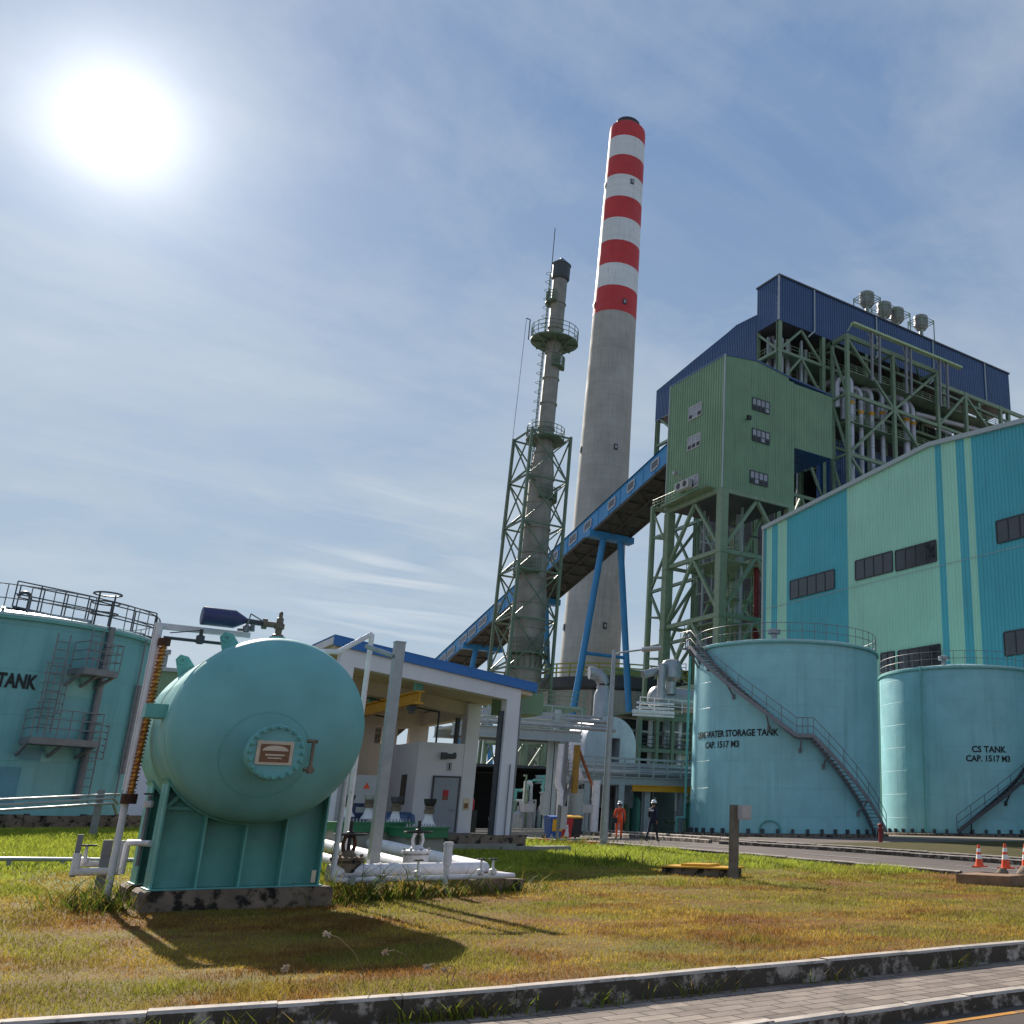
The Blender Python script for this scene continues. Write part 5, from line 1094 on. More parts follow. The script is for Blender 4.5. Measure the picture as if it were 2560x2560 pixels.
# ================================================================== BOILER HOUSE
bh=thing('boiler_house','navy clad boiler house on open green steelwork high behind the transfer tower','building',(118,130,.5))
BX0,BX1,BY0,BY1=90.3,149.6,112.0,117.8; BZ0,BZ1=79.2,87.3
mb=MB(); mb.ribbed(BY0,BY1,lambda t:BZ0,lambda t:BZ1,BX0,'x',.5,.08,-1); part(mb,'top_box_end',G['navy_clad'],bh,smooth=0)
mb=MB(); mb.ribbed(BX0,BX1,lambda t:BZ0,lambda t:BZ1,BY0,'y',.5,.08,-1); part(mb,'top_box_front',G['navy_clad'],bh,smooth=0)
mb=MB(); mb.box(BX0+.1,BX1,BY0+.1,BY1,BZ0+.02,BZ0+.2); mb.box(BX0-.2,BX1+.2,BY0-.25,BY1+.2,BZ1,BZ1+.3); mb.box(BX1-.1,BX1,BY0+.1,BY1,BZ0+.2,BZ1); mb.box(BX0+.1,BX1-.1,BY1-.1,BY1,BZ0+.2,BZ1); part(mb,'top_box_roof',G['dark_steel'],bh)
mb=MB(); mb.bar((BX0-.1,BY0-.1,BZ0),(BX0-.1,BY0-.1,BZ1),.25); part(mb,'corner_trim',G['alu'],bh)
for px,rt_,rb_ in ((2036,738,850),(2191,800,890),(2332,860,905),(2461,912,1003)):
    a=at(px,rt_,Y=BY0-.25); mb=MB(); mb.path([(a.x,BY0-.25,BZ1-.1),(a.x,BY0-.25,BZ0+.3),(a.x-1.0,BY0+.2,BZ0-.9)],.13,8); part(mb,'downpipe',G['trim_pale'],bh)
prof_=[(p.y,p.z) for p in (at(x,y,X=BX0) for x,y in ((1892,788),(1842,813),(1819,833),(1740,897),(1642,978)))]
zb0=at(1640,1053,X=BX0).z; yE=prof_[-1][0]
zt_=lambda t:interp(prof_,t); 
mb=MB(); mb.ribbed(prof_[0][0],yE,lambda t:zb0,zt_,BX0,'x',.5,.09,-1); part(mb,'back_box_end',G['navy_clad'],bh,smooth=0)
mb=MB(); P=prof_; 
for (y0,z0),(y1,z1) in zip(P,P[1:]): mb.add([(BX0-.1,y0,z0),(BX1,y0,z0),(BX1,y1,z1),(BX0-.1,y1,z1)],[(0,1,2,3)])
mb.add([(BX0,BY1,zb0),(BX1,BY1,zb0),(BX1,yE,zb0),(BX0,yE,zb0)],[(3,2,1,0)]); part(mb,'back_box_roof',G['dark_steel'],bh)
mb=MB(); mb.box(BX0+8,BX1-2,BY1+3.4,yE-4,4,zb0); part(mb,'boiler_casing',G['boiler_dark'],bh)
mb=MB(); mb.ribbed(98.6,BX1,lambda t:6,lambda t:61.5,112.4,'y',.5,.08,-1); part(mb,'lower_cladding',G['navy_clad'],bh,smooth=0)
for X_ in (90.6,100,110,120,130,140,149):
    for Y_ in (112.3,118,134,148.6):
        if Y_==134 and X_>91: continue
        mb=MB(); zz=BZ0 if Y_<119 else zb0; mb.ibeam((X_,Y_,.4),(X_,Y_,zz),.7,.7,.09); part(mb,'column',G['green_steel'],bh)
for z in (10,20,30,40,50,60,68,74):
    mb=MB()
    for Y_ in (112.3,118): mb.bar((90.6,Y_,z),(149,Y_,z),.35,.5)
    mb.bar((90.6,112.3,z),(90.6,148.6,z),.35,.5)
    if z>=60: mb.box(90.8,149,112.6,117.8,z+.26,z+.36); mb.rail([(90.5,117.8,z+.36),(90.5,112.2,z+.36),(149,112.2,z+.36)],1.1,.05,2.2,1)
    part(mb,'floor',G['green_steel'],bh)
for k,(za,zb2) in enumerate(((10,20),(20,30),(30,40),(40,50),(50,60),(60,68),(68,74),(74,79))):
    mb=MB(); bay(mb,(90.6,118),(90.6,134),za,zb2,'A' if k%2 else 'V',.4); bay(mb,(90.6,134),(90.6,148.6),za,zb2,'V' if k%2 else 'A',.4); bay(mb,(90.6,112.3),(90.6,118),za,zb2,'/',.35); bay(mb,(90.6,112.3),(100,112.3),za,zb2,'V',.35)
    part(mb,'bracing',G['green_steel'],bh)
rs_=random.Random(3)
for k in range(14):
    x=91.5+rs_.random()*7; y=113+rs_.random()*4; mb=MB(); mb.tube((x,y,40+rs_.random()*25),(x,y,76+rs_.random()*3),.12+rs_.random()*.3,8); part(mb,'riser',G['alu' if k%2 else 'trim_pale'],bh)
# roof ventilators
def ventilator(c):
    t=thing('roof_ventilator','row','ventilator',c,'roof ventilators on the boiler house'); x,y,z=c
    mb=MB(); mb.lathe([(.9,.4),(1.35,1.0),(1.35,2.1),(1.28,2.12),(1.28,2.25),(1.35,2.27),(1.35,3.0),(1.2,3.12),(.01,3.15)],c,n=28); part(mb,'drum',G['vent_grey'],t)
    mb=MB()
    for sx,sy in ((-1.7,-1.7),(1.7,-1.7),(1.7,1.7),(-1.7,1.7)): mb.bar((x+sx,y+sy,z-2.6),(x+sx,y+sy,z+2.2),.14)
    for zz in (2.1,1.6):
        for a,b in (((-1,-1),(1,-1)),((1,-1),(1,1)),((1,1),(-1,1)),((-1,1),(-1,-1))): mb.bar((x+a[0]*1.7,y+a[1]*1.7,z+zz),(x+b[0]*1.7,y+b[1]*1.7,z+zz),.1)
    mb.bar((x-1.7,y-1.7,z-1.5),(x+.2,y-1.7,z+1.6),.1); part(mb,'stand',G['green_steel'],t); 
    mb=MB(); mb.lathe([(.4,-2.4),(.4,.4),(.9,.5)],c,n=16); part(mb,'duct',G['galv'],t)
    return t
v0=None
for (px,row),lb in zip(((2168,772),(2211,797),(2243,811),(2303,829)),('leftmost of the four drum ventilators on the navy roof, standing apart','second drum ventilator from the left on the navy roof','third drum ventilator, tucked close behind the second on the navy roof','rightmost drum ventilator on the navy roof, standing alone')):
    c=at(px,row,z=BZ1+2.4)
    if v0 is None: v0=ventilator(c); v0['label']=lb
    else: dup(v0,c,lb)
# green truss frame and silver pipes before the boiler house
FY=108.0
fr=thing('pipe_gantry','open green steel truss frame carrying silver pipes in front of the navy boiler house','frame',(112,108,.5))
fz=[36.,47.,57.5,68.,78.6]; fx=[101.6,112.3,123.4,131.0,141.0,150.5]
for i,x in enumerate(fx):
    mb=MB(); zt2=78.7 if i<3 else 76.6; mb.bar((x,FY,20),(x,FY,zt2),.6); part(mb,'post',G['green_steel'],fr)
for y in (111.6,):
    mb=MB(); mb.bar((101.6,y,50),(101.6,y,78.7),.5); part(mb,'post',G['green_steel'],fr)
mb=MB()
mb.bar((101.6,FY,78.4),(123.4,FY,78.4),.5,.8); mb.bar((101.6,FY,78.4),(101.6,127,78.4),.5,.8); mb.bar((123.4,FY,78.3),(123.4,112,78.3),.4); mb.bar((112.3,FY,78.3),(112.3,112,78.3),.4); mb.bar((101.6,111.8,78.3),(149,111.8,76.5),.4)
for z in (68.,57.5,47.): mb.bar((101.6,FY,z),(123.4,FY,z),.4,.6); mb.bar((101.6,FY,z),(101.6,112,z),.4)
mb.bar((123.4,FY,76.2),(156,FY,76.2),.45,.7); mb.bar((123.4,FY,68),(150,FY,68),.35,.5)
part(mb,'beams',G['green_steel'],fr)
mb=MB(); 
for p,q_ in (((101.6,78),(112.3,68)),((112.3,68),(123.4,78)),((112.3,68),(101.6,57.5)),((112.3,68),(123.4,57.5)),((101.6,57.5),(112.3,47)),((123.4,57.5),(112.3,47)),((123.4,68),(131,76)),((131,76),(141,68)),((141,68),(150.5,76))):
    mb.bar((p[0],FY,p[1]),(q_[0],FY,q_[1]),.42)
for za,zb2 in ((47,57.5),(57.5,68),(68,78)): mb.bar((101.6,FY+.1,za),(101.6,112,zb2),.34); mb.bar((101.6,112,zb2-1),(101.6,118,zb2),.3)
for x in (101.6,107,112.3,118): mb.bar((x,FY,78.3),(x+5.4,111.8,78.1),.3)
part(mb,'diagonals',G['green_steel'],fr)
mb=MB()
for z in (63.5,72.5): mb.box(102,150,108.4,111.4,z,z+.15); mb.rail([(102,108.4,z+.15),(150,108.4,z+.15)],1.1,.05,2,2)
part(mb,'walkway',G['green_steel'],fr)
def apx(x,y,Y): return at(1960+x*.31056,700+y*.31056,Y=Y)
for i,(cx_,cy_,yy,rr,lb) in enumerate(((538,780,109.2,.42,'tall silver pipe bending over at the left end of the green truss frame'),(615,860,109.6,.4,'second silver pipe with a hooked top inside the green truss frame'),(700,875,109.8,.42,'third silver pipe with a hooked top inside the green truss frame'),(785,870,110.0,.4,'fourth silver pipe with a hooked top, left of the middle post'),(975,930,109.4,.62,'thick silver pipe with a broad bend right of the middle post'),(1030,960,110.2,.5,'silver pipe just right of the thickest one in the truss frame'))):
    c=apx(cx_,cy_,yy); r_=1.6 if i<4 else 2.6; 
    if i==0: r_=1.2
    arc=[(c.x-r_*(1-math.cos(t))*(.55),yy+r_*(1-math.cos(t))*.8,c.z-r_+r_*math.sin(t)) for t in lin(0,PI,12)]
    end=arc[-1]; pts=[(c.x,yy,22)]+arc+[(end[0],end[1],end[2]-4)]
    t=thing('silver_pipe',lb,'pipe',(c.x,yy,22),'silver pipes in the truss frame'); mb=MB(); mb.path(pts,rr,14); part(mb,'pipe_run',G['pipe_silver'],t)
    for zz in (c.z-5,): b_=MB(); b_.tube((c.x,yy,zz),(c.x,yy,zz+.55),rr+.1,14); part(b_,'spring_hanger',G['yellow'],t)
    b_=MB()
    for zz in lin(30,c.z-7,9): b_.tube((c.x,yy,zz),(c.x,yy,zz+.1),rr+.03,14)
    part(b_,'jacket_bands',G['galv'],t)
for i,(a_,b_,rr,lb) in enumerate((((240,890),(490,765),.55,'fat silver pipe slanting in from the left behind the frame corner'),((350,925),(470,880),.4,'short silver pipe just below the fat slanting one'),((1050,1075),(1600,1215),.45,'long silver pipe running right at the foot of the truss frame'),((1240,1190),(1340,1240),.4,'silver elbow pipe below the long one at the right of the frame'))):
    p=apx(*a_,110.5); q_=apx(*b_,110.5); 
    if i<2: p=at(1960+a_[0]*.31056,700+a_[1]*.31056,X=q_.x-.5)
    gpipe('silver_pipe',lb,[p,q_],rr,'pipe_silver',14)
cn=thing('service_canopy','thin pale green service gantry rail on posts before the navy cladding','gantry',(118,105.5,60)); 
p=at(2131,808,Y=106.); q_=at(2402,920,Y=106.); mb=MB(); mb.bar(p,q_,.9,.35); mb.bar(p,p+Vector((-.8,.4,-1.6)),.12); part(mb,'rail',mat('canopy_pale','#9fb48c',.5),cn)
for px in (2176,2194,2258,2270,2345,2364):
    k=(px-2131)/(2402-2131); c=p.lerp(q_,k); mb=MB(); mb.bar((c.x,106,c.z),(c.x,106.2,c.z-9),.35); mb.bar((c.x,106,c.z-2.4),(c.x-1.2,106,c.z-.1),.12); part(mb,'post',G['grey_steel'],cn)
# ================================================================== PIPE RACKS, DUCT, DEAERATOR
RY=60.0
rk=thing('pipe_rack','long low grey pipe rack with railings and a yellow beam behind the two walkers','rack',(36,RY,.5))
zd=at(1600,1944,Y=RY).z; xa,xb=at(1392,1940,Y=RY).x,45.5
mb=MB(); mb.ibeam((xa,RY,zd-.25),(xb,RY,zd-.25),.35,.55,.06); mb.ibeam((xa,RY+3,zd-.25),(xb,RY+3,zd-.25),.35,.55,.06)
for x in lin(xa,xb,8): mb.bar((x,RY,zd-.3),(x,RY+3,zd-.3),.2)
part(mb,'girders',G['trim_pale'],rk)
mb=MB(); zt2=at(1600,1899,Y=RY).z; 
for z in lin(zd+.25,zt2,3): mb.bar((xa+1.5,RY-.1,z),(xb,RY-.1,z),.07 if z<zt2 else .14)
for x in lin(xa+1.5,xb,12): mb.bar((x,RY-.1,zd),(x,RY-.1,zt2),.08)
part(mb,'railing',G['trim_pale'],rk)
mb=MB(); mb.box(xa+1.5,xb,RY+2.4,RY+2.5,zd,zt2-.1); part(mb,'side_screen',G['galv'],rk)
for px in (1397,1459,1546,1612,1700):
    x=at(px,2060,Y=RY).x; mb=MB(); mb.ibeam((x,RY,.4),(x,RY,zd-.5),.42,.42,.05); part(mb,'post',G['trim_pale'],rk)
mb=MB(); a=at(1581,1970,Y=RY-.45); b=at(1722,1974,Y=RY-.45); mb.ibeam((a.x,RY-.45,a.z),(b.x+3,RY-.45,a.z),.3,.42,.06); part(mb,'crane_rail',G['yellow'],rk)
mb=MB()
for k,(z,r_,) in enumerate(((zd+.35,.16),(zd+.75,.11),(zd+.2,.2))): mb.tube((xa+1,RY+.6+k*.6,z),(xb,RY+.6+k*.6,z),r_,10)
part(mb,'rack_pipes',G['galv'],rk)
UY=53.0
ur=thing('pipe_rack','higher grey pipe bridge running right from the pump house column','rack',(25,UY,.5))
zu=at(1380,1838,Y=UY).z; xa=at(1262,1830,Y=UY).x; xb=at(1452,1838,Y=UY).x
mb=MB(); mb.ibeam((xa-3,UY,zu),(xb,UY,zu),.35,.62,.06); mb.ibeam((xa-3,UY+2.6,zu),(xb,UY+2.6,zu),.35,.62,.06); mb.box(xa-3,xb,UY+.2,UY+2.4,zu+.1,zu+.2)
for x in lin(xa,xb,5): mb.bar((x,UY,zu),(x,UY+2.6,zu),.2)
part(mb,'girders',G['trim_pale'],ur)
mb=MB()
for k,(dz,r_) in enumerate(((.55,.12),(.8,.08),(1.1,.14),(1.4,.09))): mb.tube((xa-3,UY+.4+k*.55,zu+dz),(xb+2.5,UY+.4+k*.55,zu+dz),r_,10)
part(mb,'rack_pipes',G['galv'],ur)
mb=MB(); mb.rail([(xa-3,UY,zu+.3),(xb,UY,zu+.3)],1.35,.04,1.8,2); part(mb,'railing',G['trim_pale'],ur)
for px in (1412,1402,1300):
    x=at(px,1900,Y=UY).x; mb=MB(); mb.bar((x,UY+1.3,.4),(x,UY+1.3,zu+(1.6 if px==1412 else 0)),.3); part(mb,'post',G['trim_pale'],ur)
x=at(1392,2000,Y=UY-.5).x; mb=MB(); mb.path([(x+.05,UY-.5,zu-.5),(x-.02,UY-.5,3.4),(x+.2,UY-.5,2.9),(x+.22,UY-.5,.4)],.17,12); part(mb,'drop_pipe',G['white_paint'],ur)
stt=thing('steel_stairs','grey steel stairs beside a mustard column between the two pipe racks','stairs',(27.5,57,.5))
x0=at(1412,1940,Y=57).x; x1=at(1445,1850,Y=57).x; mb=MB(); zb3=at(1430,1945,Y=57).z
for k in range(9): mb.box(x0+.2,x1+.5,57+k*.25,57.3+k*.25,zb3+k*.26,zb3+k*.26+.05)
for xx in (x0+.2,x1+.5): mb.bar((xx,57,zb3-.1),(xx,59.3,zb3+2.25),.06,.3)
part(mb,'flight',G['white_paint'],stt)
mb=MB(); mb.bar((x0-.1,56.9,.4),(x0-.1,56.9,zu),.24); mb.bar((x0-.7,56.8,.4),(x0+.8,56.8,zu-1),.2); part(mb,'frame',G['grey_steel'],stt)
mb=MB(); xm=at(1437,1900,Y=56.8).x; mb.bar((xm,56.6,zb3-.9),(xm,56.6,zu-.2),.3); part(mb,'column',mat('mustard','#9a7322',.55),stt)
mb=MB(); mb.bar((xm+.1,56.6,zu-.4),(xm+1.3,56.6,zb3-.6),.14); part(mb,'strut',G['orange_rust'],stt)
mb=MB(); mb.rail([(x0+.2,57,zb3),(x0+.2,59.3,zb3+2.3)],1.0,.03,.8,1); part(mb,'handrail',G['grey_steel'],stt)
du=thing('air_duct','big silver arch shaped air duct with a bent exhaust pipe above it','duct',(38,66,3))
DY=66.0; a=at(1455,1960,Y=DY); b=at(1585,1965,Y=DY); zt2=at(1520,1790,Y=DY).z; xm=(a.x+b.x)/2; ro=(b.x-a.x)/2; zsp=zt2-ro; sl_=at(1518,1900,Y=DY).x; sr_=at(1548,1900,Y=DY).x; zs2=at(1530,1845,Y=DY).z
out=[(a.x,2.2),(a.x,zsp)]+[(xm-ro*math.cos(t),zsp+ro*math.sin(t)) for t in lin(0,PI,18)[1:]]+[(b.x,2.2)]
inn=[(sr_,2.2),(sr_,zs2),(sl_,zs2),(sl_,2.2)]
mb=MB(); mb.prism(out+inn,DY,DY+3.2); part(mb,'casing',G['pipe_silver'],du)
mb=MB(); mb.box(a.x+.3,a.x+1.0,DY+.5,DY+2,.4,2.2); mb.box(b.x-1.0,b.x-.3,DY+.5,DY+2,.4,2.2); mb.box(sl_-.3,sr_+.3,DY+2.7,DY+2.8,2.0,zs2); part(mb,'supports',G['dark_steel'],du)
ex_=thing('exhaust_pipe','upright silver exhaust pipe with its top elbow turned left','pipe',(36.5,67,8)); c=at(1504,1780,Y=67.5); rr=at(1523,1750,Y=67.5).x-at(1485,1750,Y=67.5).x; rr=rr*.5
zt3=at(1504,1728,Y=67.5).z; mb=MB(); mb.lathe([(rr,7.2),(rr,zt3-.3),(rr*.75,zt3+.1)],(c.x,67.5,0),n=28); part(mb,'drum',G['alu'],ex_)
mb=MB(); r2=rr*.74; mb.path([(c.x,67.5,zt3),(c.x,67.5,zt3+.4)]+[(c.x-.95*(1-math.cos(t)),67.5+.25*(1-math.cos(t)),zt3+.4+.95*math.sin(t)) for t in lin(0,1.75,8)],r2,20); part(mb,'elbow',G['alu'],ex_)
de=thing('deaerator','silver horizontal deaerator vessel with a smaller drum above on green steelwork','vessel',(49,78,.5))
DE=78.0; c=at(1640,1745,Y=DE); rr=(at(1695,1716,Y=DE).z-at(1695,1776,Y=DE).z)/2
mb=MB(); L0=c.x; L1=L0+11; mb.lathe([(.001,L0-.7)]+[(rr*math.sin(t),L0-.7*math.cos(t)) for t in lin(.2,PI/2,8)]+[(rr,L1)],(0,DE,c.z),'x',32); part(mb,'shell',G['alu'],de)
for k in (1.5,5.5): mb=MB(); mb.tube((L0+k,DE,c.z),(L0+k+.15,DE,c.z),rr+.04,32); part(mb,'jacket_band',G['galv'],de)
c2=at(1678,1676,Y=DE-1); r2=(at(1700,1676,Y=DE-1).x-at(1657,1676,Y=DE-1).x)/2; mb=MB(); mb.lathe([(r2*.5,-2.2),(r2*.55,-1.1),(r2,-.7),(r2,.5),(r2*.8,.85),(r2*.4,1.0),(.001,1.02)],c2,n=28); part(mb,'upper_drum',G['alu'],de)
mb=MB(); p1=at(1607,1686,Y=DE-1); p2=at(1652,1676,Y=DE-1); mb.path([p1,p2],.36,14); p3=at(1655,1668,Y=DE-1.6); p4=at(1652,1750,Y=DE-1.6); mb.path([p3+Vector((.5,.3,.1)),p3,p4],.36,14); part(mb,'steam_pipe',G['alu'],de)
zf=at(1660,1786,Y=DE-2).z; mb=MB(); x0=at(1597,1790,Y=DE-2).x; x1=c.x+3
mb.bar((x0,DE-2,zf-.3),(x1,DE-2,zf-.3),.3,.5); mb.box(x0,x1,DE-2,DE+10,zf,zf+.15); mb.bar((x0,DE-2,zf-3.2),(x1,DE-2,zf-3.2),.2,.3); mb.bar((x0,DE-2,zf-6.3),(x1,DE-2,zf-6.3),.2,.3); part(mb,'deck',G['lattice_green'],de)
for px in (1597,1641,1680,1730):
    x=at(px,1850,Y=DE-2).x
    for y in (DE-2,DE+6): mb=MB(); mb.bar((x,y,.4),(x,y,zf),.32); part(mb,'post',G['lattice_green'],de)
mb=MB()
for r_ in (1745,1757,1768,1777): 
    p=at(1572,r_+6,Y=DE-2.6); q_=at(1685,r_-2,Y=DE-2.6); mb.tube((p.x+(r_%3)*.4,DE-2.6,p.z-.1),(q_.x,DE-2.6,p.z+.0),.1 if r_!=1768 else .17,10)
mb.rail([(x0,DE-2.1,zf+.15),(x1,DE-2.1,zf+.15)],1.2,.04,1.5,1); part(mb,'deck_pipes',G['white_paint'],de)
mb=MB(); rs_=random.Random(9)
for k in range(16):
    x=x0+.4+rs_.random()*(x1-x0-.8); y=DE-1.4+rs_.random()*5; mb=MB(); zz=rs_.choice([zf-6.3,zf-3.2,.5]); z2=rs_.choice([zf-.4,zf-3.3]); 
    if z2-zz<1: z2=zf-.4
    mb.tube((x,y,zz),(x,y,z2),.08+rs_.random()*.16,8); mb.tube((x,y,z2-1),(x+rs_.uniform(-2.5,2.5),y-.2,z2-1),.1,8); part(mb,'branch_pipe',G[rs_.choice(['galv','alu','green_steel','white_paint'])],de)
for k in range(34):
    x=x0+rs_.random()*(x1-x0); z=rs_.uniform(1,zf-.8); L=rs_.uniform(1.5,4); y=DE-1.9+rs_.random()*3; mb=MB(); mb.path([(x,y,z),(x+L,y,z),(x+L,y+.5,z-rs_.uniform(.4,1.5))],rs_.uniform(.05,.14),8); part(mb,'branch_pipe',G[rs_.choice(['galv','green_steel','grey_steel','alu'])],de)
mb=MB()
for z in (zf-3.2,zf-6.3): mb.box(x0,x1,DE-1.6,DE+6,z+.2,z+.3); mb.rail([(x0,DE-2.1,z+.2),(x1,DE-2.1,z+.2)],1.1,.035,1.5,2)
part(mb,'gallery',G['dark_steel'],de)
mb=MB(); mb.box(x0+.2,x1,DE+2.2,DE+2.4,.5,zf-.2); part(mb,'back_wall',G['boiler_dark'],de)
fg=thing('green_pipe_gantry','crowded green steel gantry of thin pipes behind the pipe bridge, left of the duct','gantry',(33,74,.5))
x0,x1=at(1262,1900,Y=74).x,at(1450,1900,Y=74).x; rs2=random.Random(21)
for x in lin(x0,x1,4):
    for y in (74,78): mb=MB(); mb.bar((x,y,.4),(x,y,10.2),.3); part(mb,'post',G['green_steel'],fg)
mb=MB()
for z in (4.6,7.2,10.0):
    for y in (74,78): mb.bar((x0,y,z),(x1,y,z),.25,.32)
    for x in lin(x0,x1,4): mb.bar((x,74,z),(x,78,z),.2)
for a_,b_ in zip(lin(x0,x1,4),lin(x0,x1,4)[1:]): mb.bar((a_,74,4.6),(b_,74,7.2),.15); mb.bar((b_,74,.5),(a_,74,4.6),.15)
part(mb,'beams',G['green_steel'],fg)
mb=MB(); mb.rail([(x0,73.9,7.4),(x1,73.9,7.4)],1.1,.035,1.4,2); mb.rail([(x0,73.9,10.2),(x1,73.9,10.2)],1.1,.035,1.4,2); part(mb,'railing',G['green_steel'],fg)
for k in range(26):
    x=x0+rs2.random()*(x1-x0); z=rs2.choice([4.9,5.3,7.5,7.9,8.3]); L=rs2.uniform(1.5,5); y=74.3+rs2.random()*3; mb=MB(); r_=rs2.uniform(.05,.14)
    mb.path([(x,y,z),(min(x+L,x1+1),y,z),(min(x+L,x1+1),y,z-rs2.uniform(1,4))],r_,8); part(mb,'pipe',G[rs2.choice(['galv','alu','white_paint','green_steel','grey_steel'])],fg)
sh=thing('machine_shed','low dark machine shed with pipes under the pipe rack','shed',(38,72,.5))
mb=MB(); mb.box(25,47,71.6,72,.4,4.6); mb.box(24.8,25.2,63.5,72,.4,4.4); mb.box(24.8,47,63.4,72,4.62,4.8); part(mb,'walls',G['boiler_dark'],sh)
for k in range(22):
    x=25.8+k*.93; y=64.5+rs_.random()*6; h_=1.2+rs_.random()*2.8; mb=MB(); r_=.07+rs_.random()*.12
    if k%4==1: mb.lathe([(.001,0),(.5,0),(.5,h_*.6),(.35,h_*.7),(.001,h_*.75)],(x,y,.5),n=14)
    else: mb.path([(x,y,.5),(x,y,h_),(x+rs_.uniform(-1.2,1.2),y+.3,h_)],r_,8)
    part(mb,'vessel' if k%4==1 else 'pipe',G[rs_.choice(['galv','teal_steel','green_steel','white_paint','grey_steel'])],sh)
mg=thing('valve_skid','crowded skid of small pipes and vessels in the dark bay right of the pump house','skid',(24,60,.5))
x0,x1=at(1283,2000,Y=60).x,at(1400,2000,Y=60).x; rs3=random.Random(31)
mb=MB(); mb.box(x0,x1,59,62.5,.4,.62); part(mb,'base',G['concrete'],mg)
for k in range(24):
    x=x0+.15+rs3.random()*(x1-x0-.3); y=59.2+rs3.random()*3; h_=.9+rs3.random()*2.6; mb=MB()
    if k%5==0: w_=.2+rs3.random()*.2; mb.lathe([(.001,0),(w_,.04),(w_,h_*.55),(w_*.6,h_*.62),(.08,h_*.66),(.08,h_*.8),(.001,h_*.8)],(x,y,.62),n=14); part(mb,'vessel',G[rs3.choice(['galv','panel_white'])],mg)
    else: mb.path([(x,y,.62),(x,y,.62+h_),(x+rs3.uniform(-.9,.9),y+.1,.62+h_)],.04+rs3.random()*.07,7); part(mb,'pipe',G[rs3.choice(['galv','teal_steel','green_steel','white_paint','panel_white'])],mg)
for i,(px,rt_,rb_,w_,m,nm,lb,cat) in enumerate(((1372,1978,2040,.95,'galv','filter_vessel','upright silver filter vessel on short legs left of the white drop pipe','vessel'),(1437,1972,2040,.8,'trim_pale','filter_vessel','grey filter vessel behind the bins and the white drop pipe','vessel'))):
    a=at(px,rb_,Y=57.5); b=at(px,rt_,Y=57.5); t=thing(nm,lb,cat,(a.x,57.5,.5)); mb=MB(); w_=w_*.62; h_=b.z-a.z; mb.lathe([(.001,0),(w_,.05),(w_,h_*.9),(w_*1.1,h_*.9),(w_*1.1,h_*.97),(.001,h_)],(a.x,57.5,a.z),n=24); part(mb,'body',G[m],t)
    for k in range(3): mb=MB(); aa=k*2.1; mb.tube((a.x+w_*.8*math.cos(aa),57.5+w_*.8*math.sin(aa),.4),(a.x+w_*.8*math.cos(aa),57.5+w_*.8*math.sin(aa),a.z+.1),.07,6); part(mb,'leg',G['dark_steel'],t)
    mb=MB(); mb.path([(a.x,57.5,b.z),(a.x,57.5,b.z+.5),(a.x+.9,57.5,b.z+.5)],.12,8); part(mb,'outlet',G['galv'],t)
def boxonlegs(label,px0,px1,rt_,rb_,Y,m='panel_white'):
    a=at(px0,rt_,Y=Y); b=at(px1,rb_,Y=Y); t=thing('electrical_box',label,'box',((a.x+b.x)/2,Y,.5)); mb=MB(); mb.box(a.x,b.x,Y,Y+.4,b.z,a.z); bo=part(mb,'body',G[m],t)
    mb=MB(); mb.box(a.x+.03,b.x-.03,Y-.02,Y-.001,b.z+.03,a.z-.03); part(mb,'door',G[m],bo)
    for x in (a.x+.06,b.x-.06): mb=MB(); mb.bar((x,Y+.2,.4),(x,Y+.2,b.z),.07); part(mb,'leg',G['grey_steel'],t)
boxonlegs('pale box on legs in the dark gap right of the pump house',1312,1335,2009,2030,52.0)
boxonlegs('pale electrical box on a post behind the orange walker',1466,1482,2011,2033,54.0)
wc=thing('white_column','thick white column under the pipe rack right of the lamp base','column',(30,55,.5)); c=at(1489,2000,Y=56); mb=MB(); mb.tube((c.x,56,.7),(c.x,56,3.7),.24,20); part(mb,'shaft',G['white_paint'],wc); mb=MB(); mb.box(c.x-.4,c.x+.4,55.6,56.4,.4,.7); part(mb,'footing',G['concrete'],wc)
for (xa_,xb_,y_,h_,lb) in ((15.5,23.0,48.5,.28,'low reddish concrete kerb wall behind the blue bin'),(16.5,27.0,51.5,.24,'long low concrete step in the yard behind the kerb wall'),(17.0,27.5,54.5,.32,'farthest low concrete step, at the foot of the machines')):
    mb=MB(); mb.box(xa_,xb_,y_,y_+.5,.3,.55+h_); single(mb,'low_wall',G['concrete'],lb,'wall')
gb=thing('far_building','green and pale building seen between left tank and vessel','building',(13,95,.5))
a=at(395,1668,Y=95); b=at(520,1690,Y=95); mb=MB(); mb.box(a.x-6,b.x+2,95,104,.5,a.z-2.6); part(mb,'lower_wall',G['white_wall'],gb); mb=MB(); mb.box(a.x-6,b.x+2,95.05,104,a.z-2.6,a.z-.3); part(mb,'upper_wall',G['green_clad'],gb); mb=MB(); mb.box(a.x-6.2,b.x+2.2,94.6,104.3,a.z-.3,a.z); rf_=part(mb,'roof',G['trim_pale'],gb); mb=MB(); mb.lathe([(.4,0),(.4,1.2),(.55,1.2),(.55,1.6),(.01,1.7)],(at(407,1640,Y=96).x,96,a.z),n=14); part(mb,'roof_vent',G['galv'],rf_)
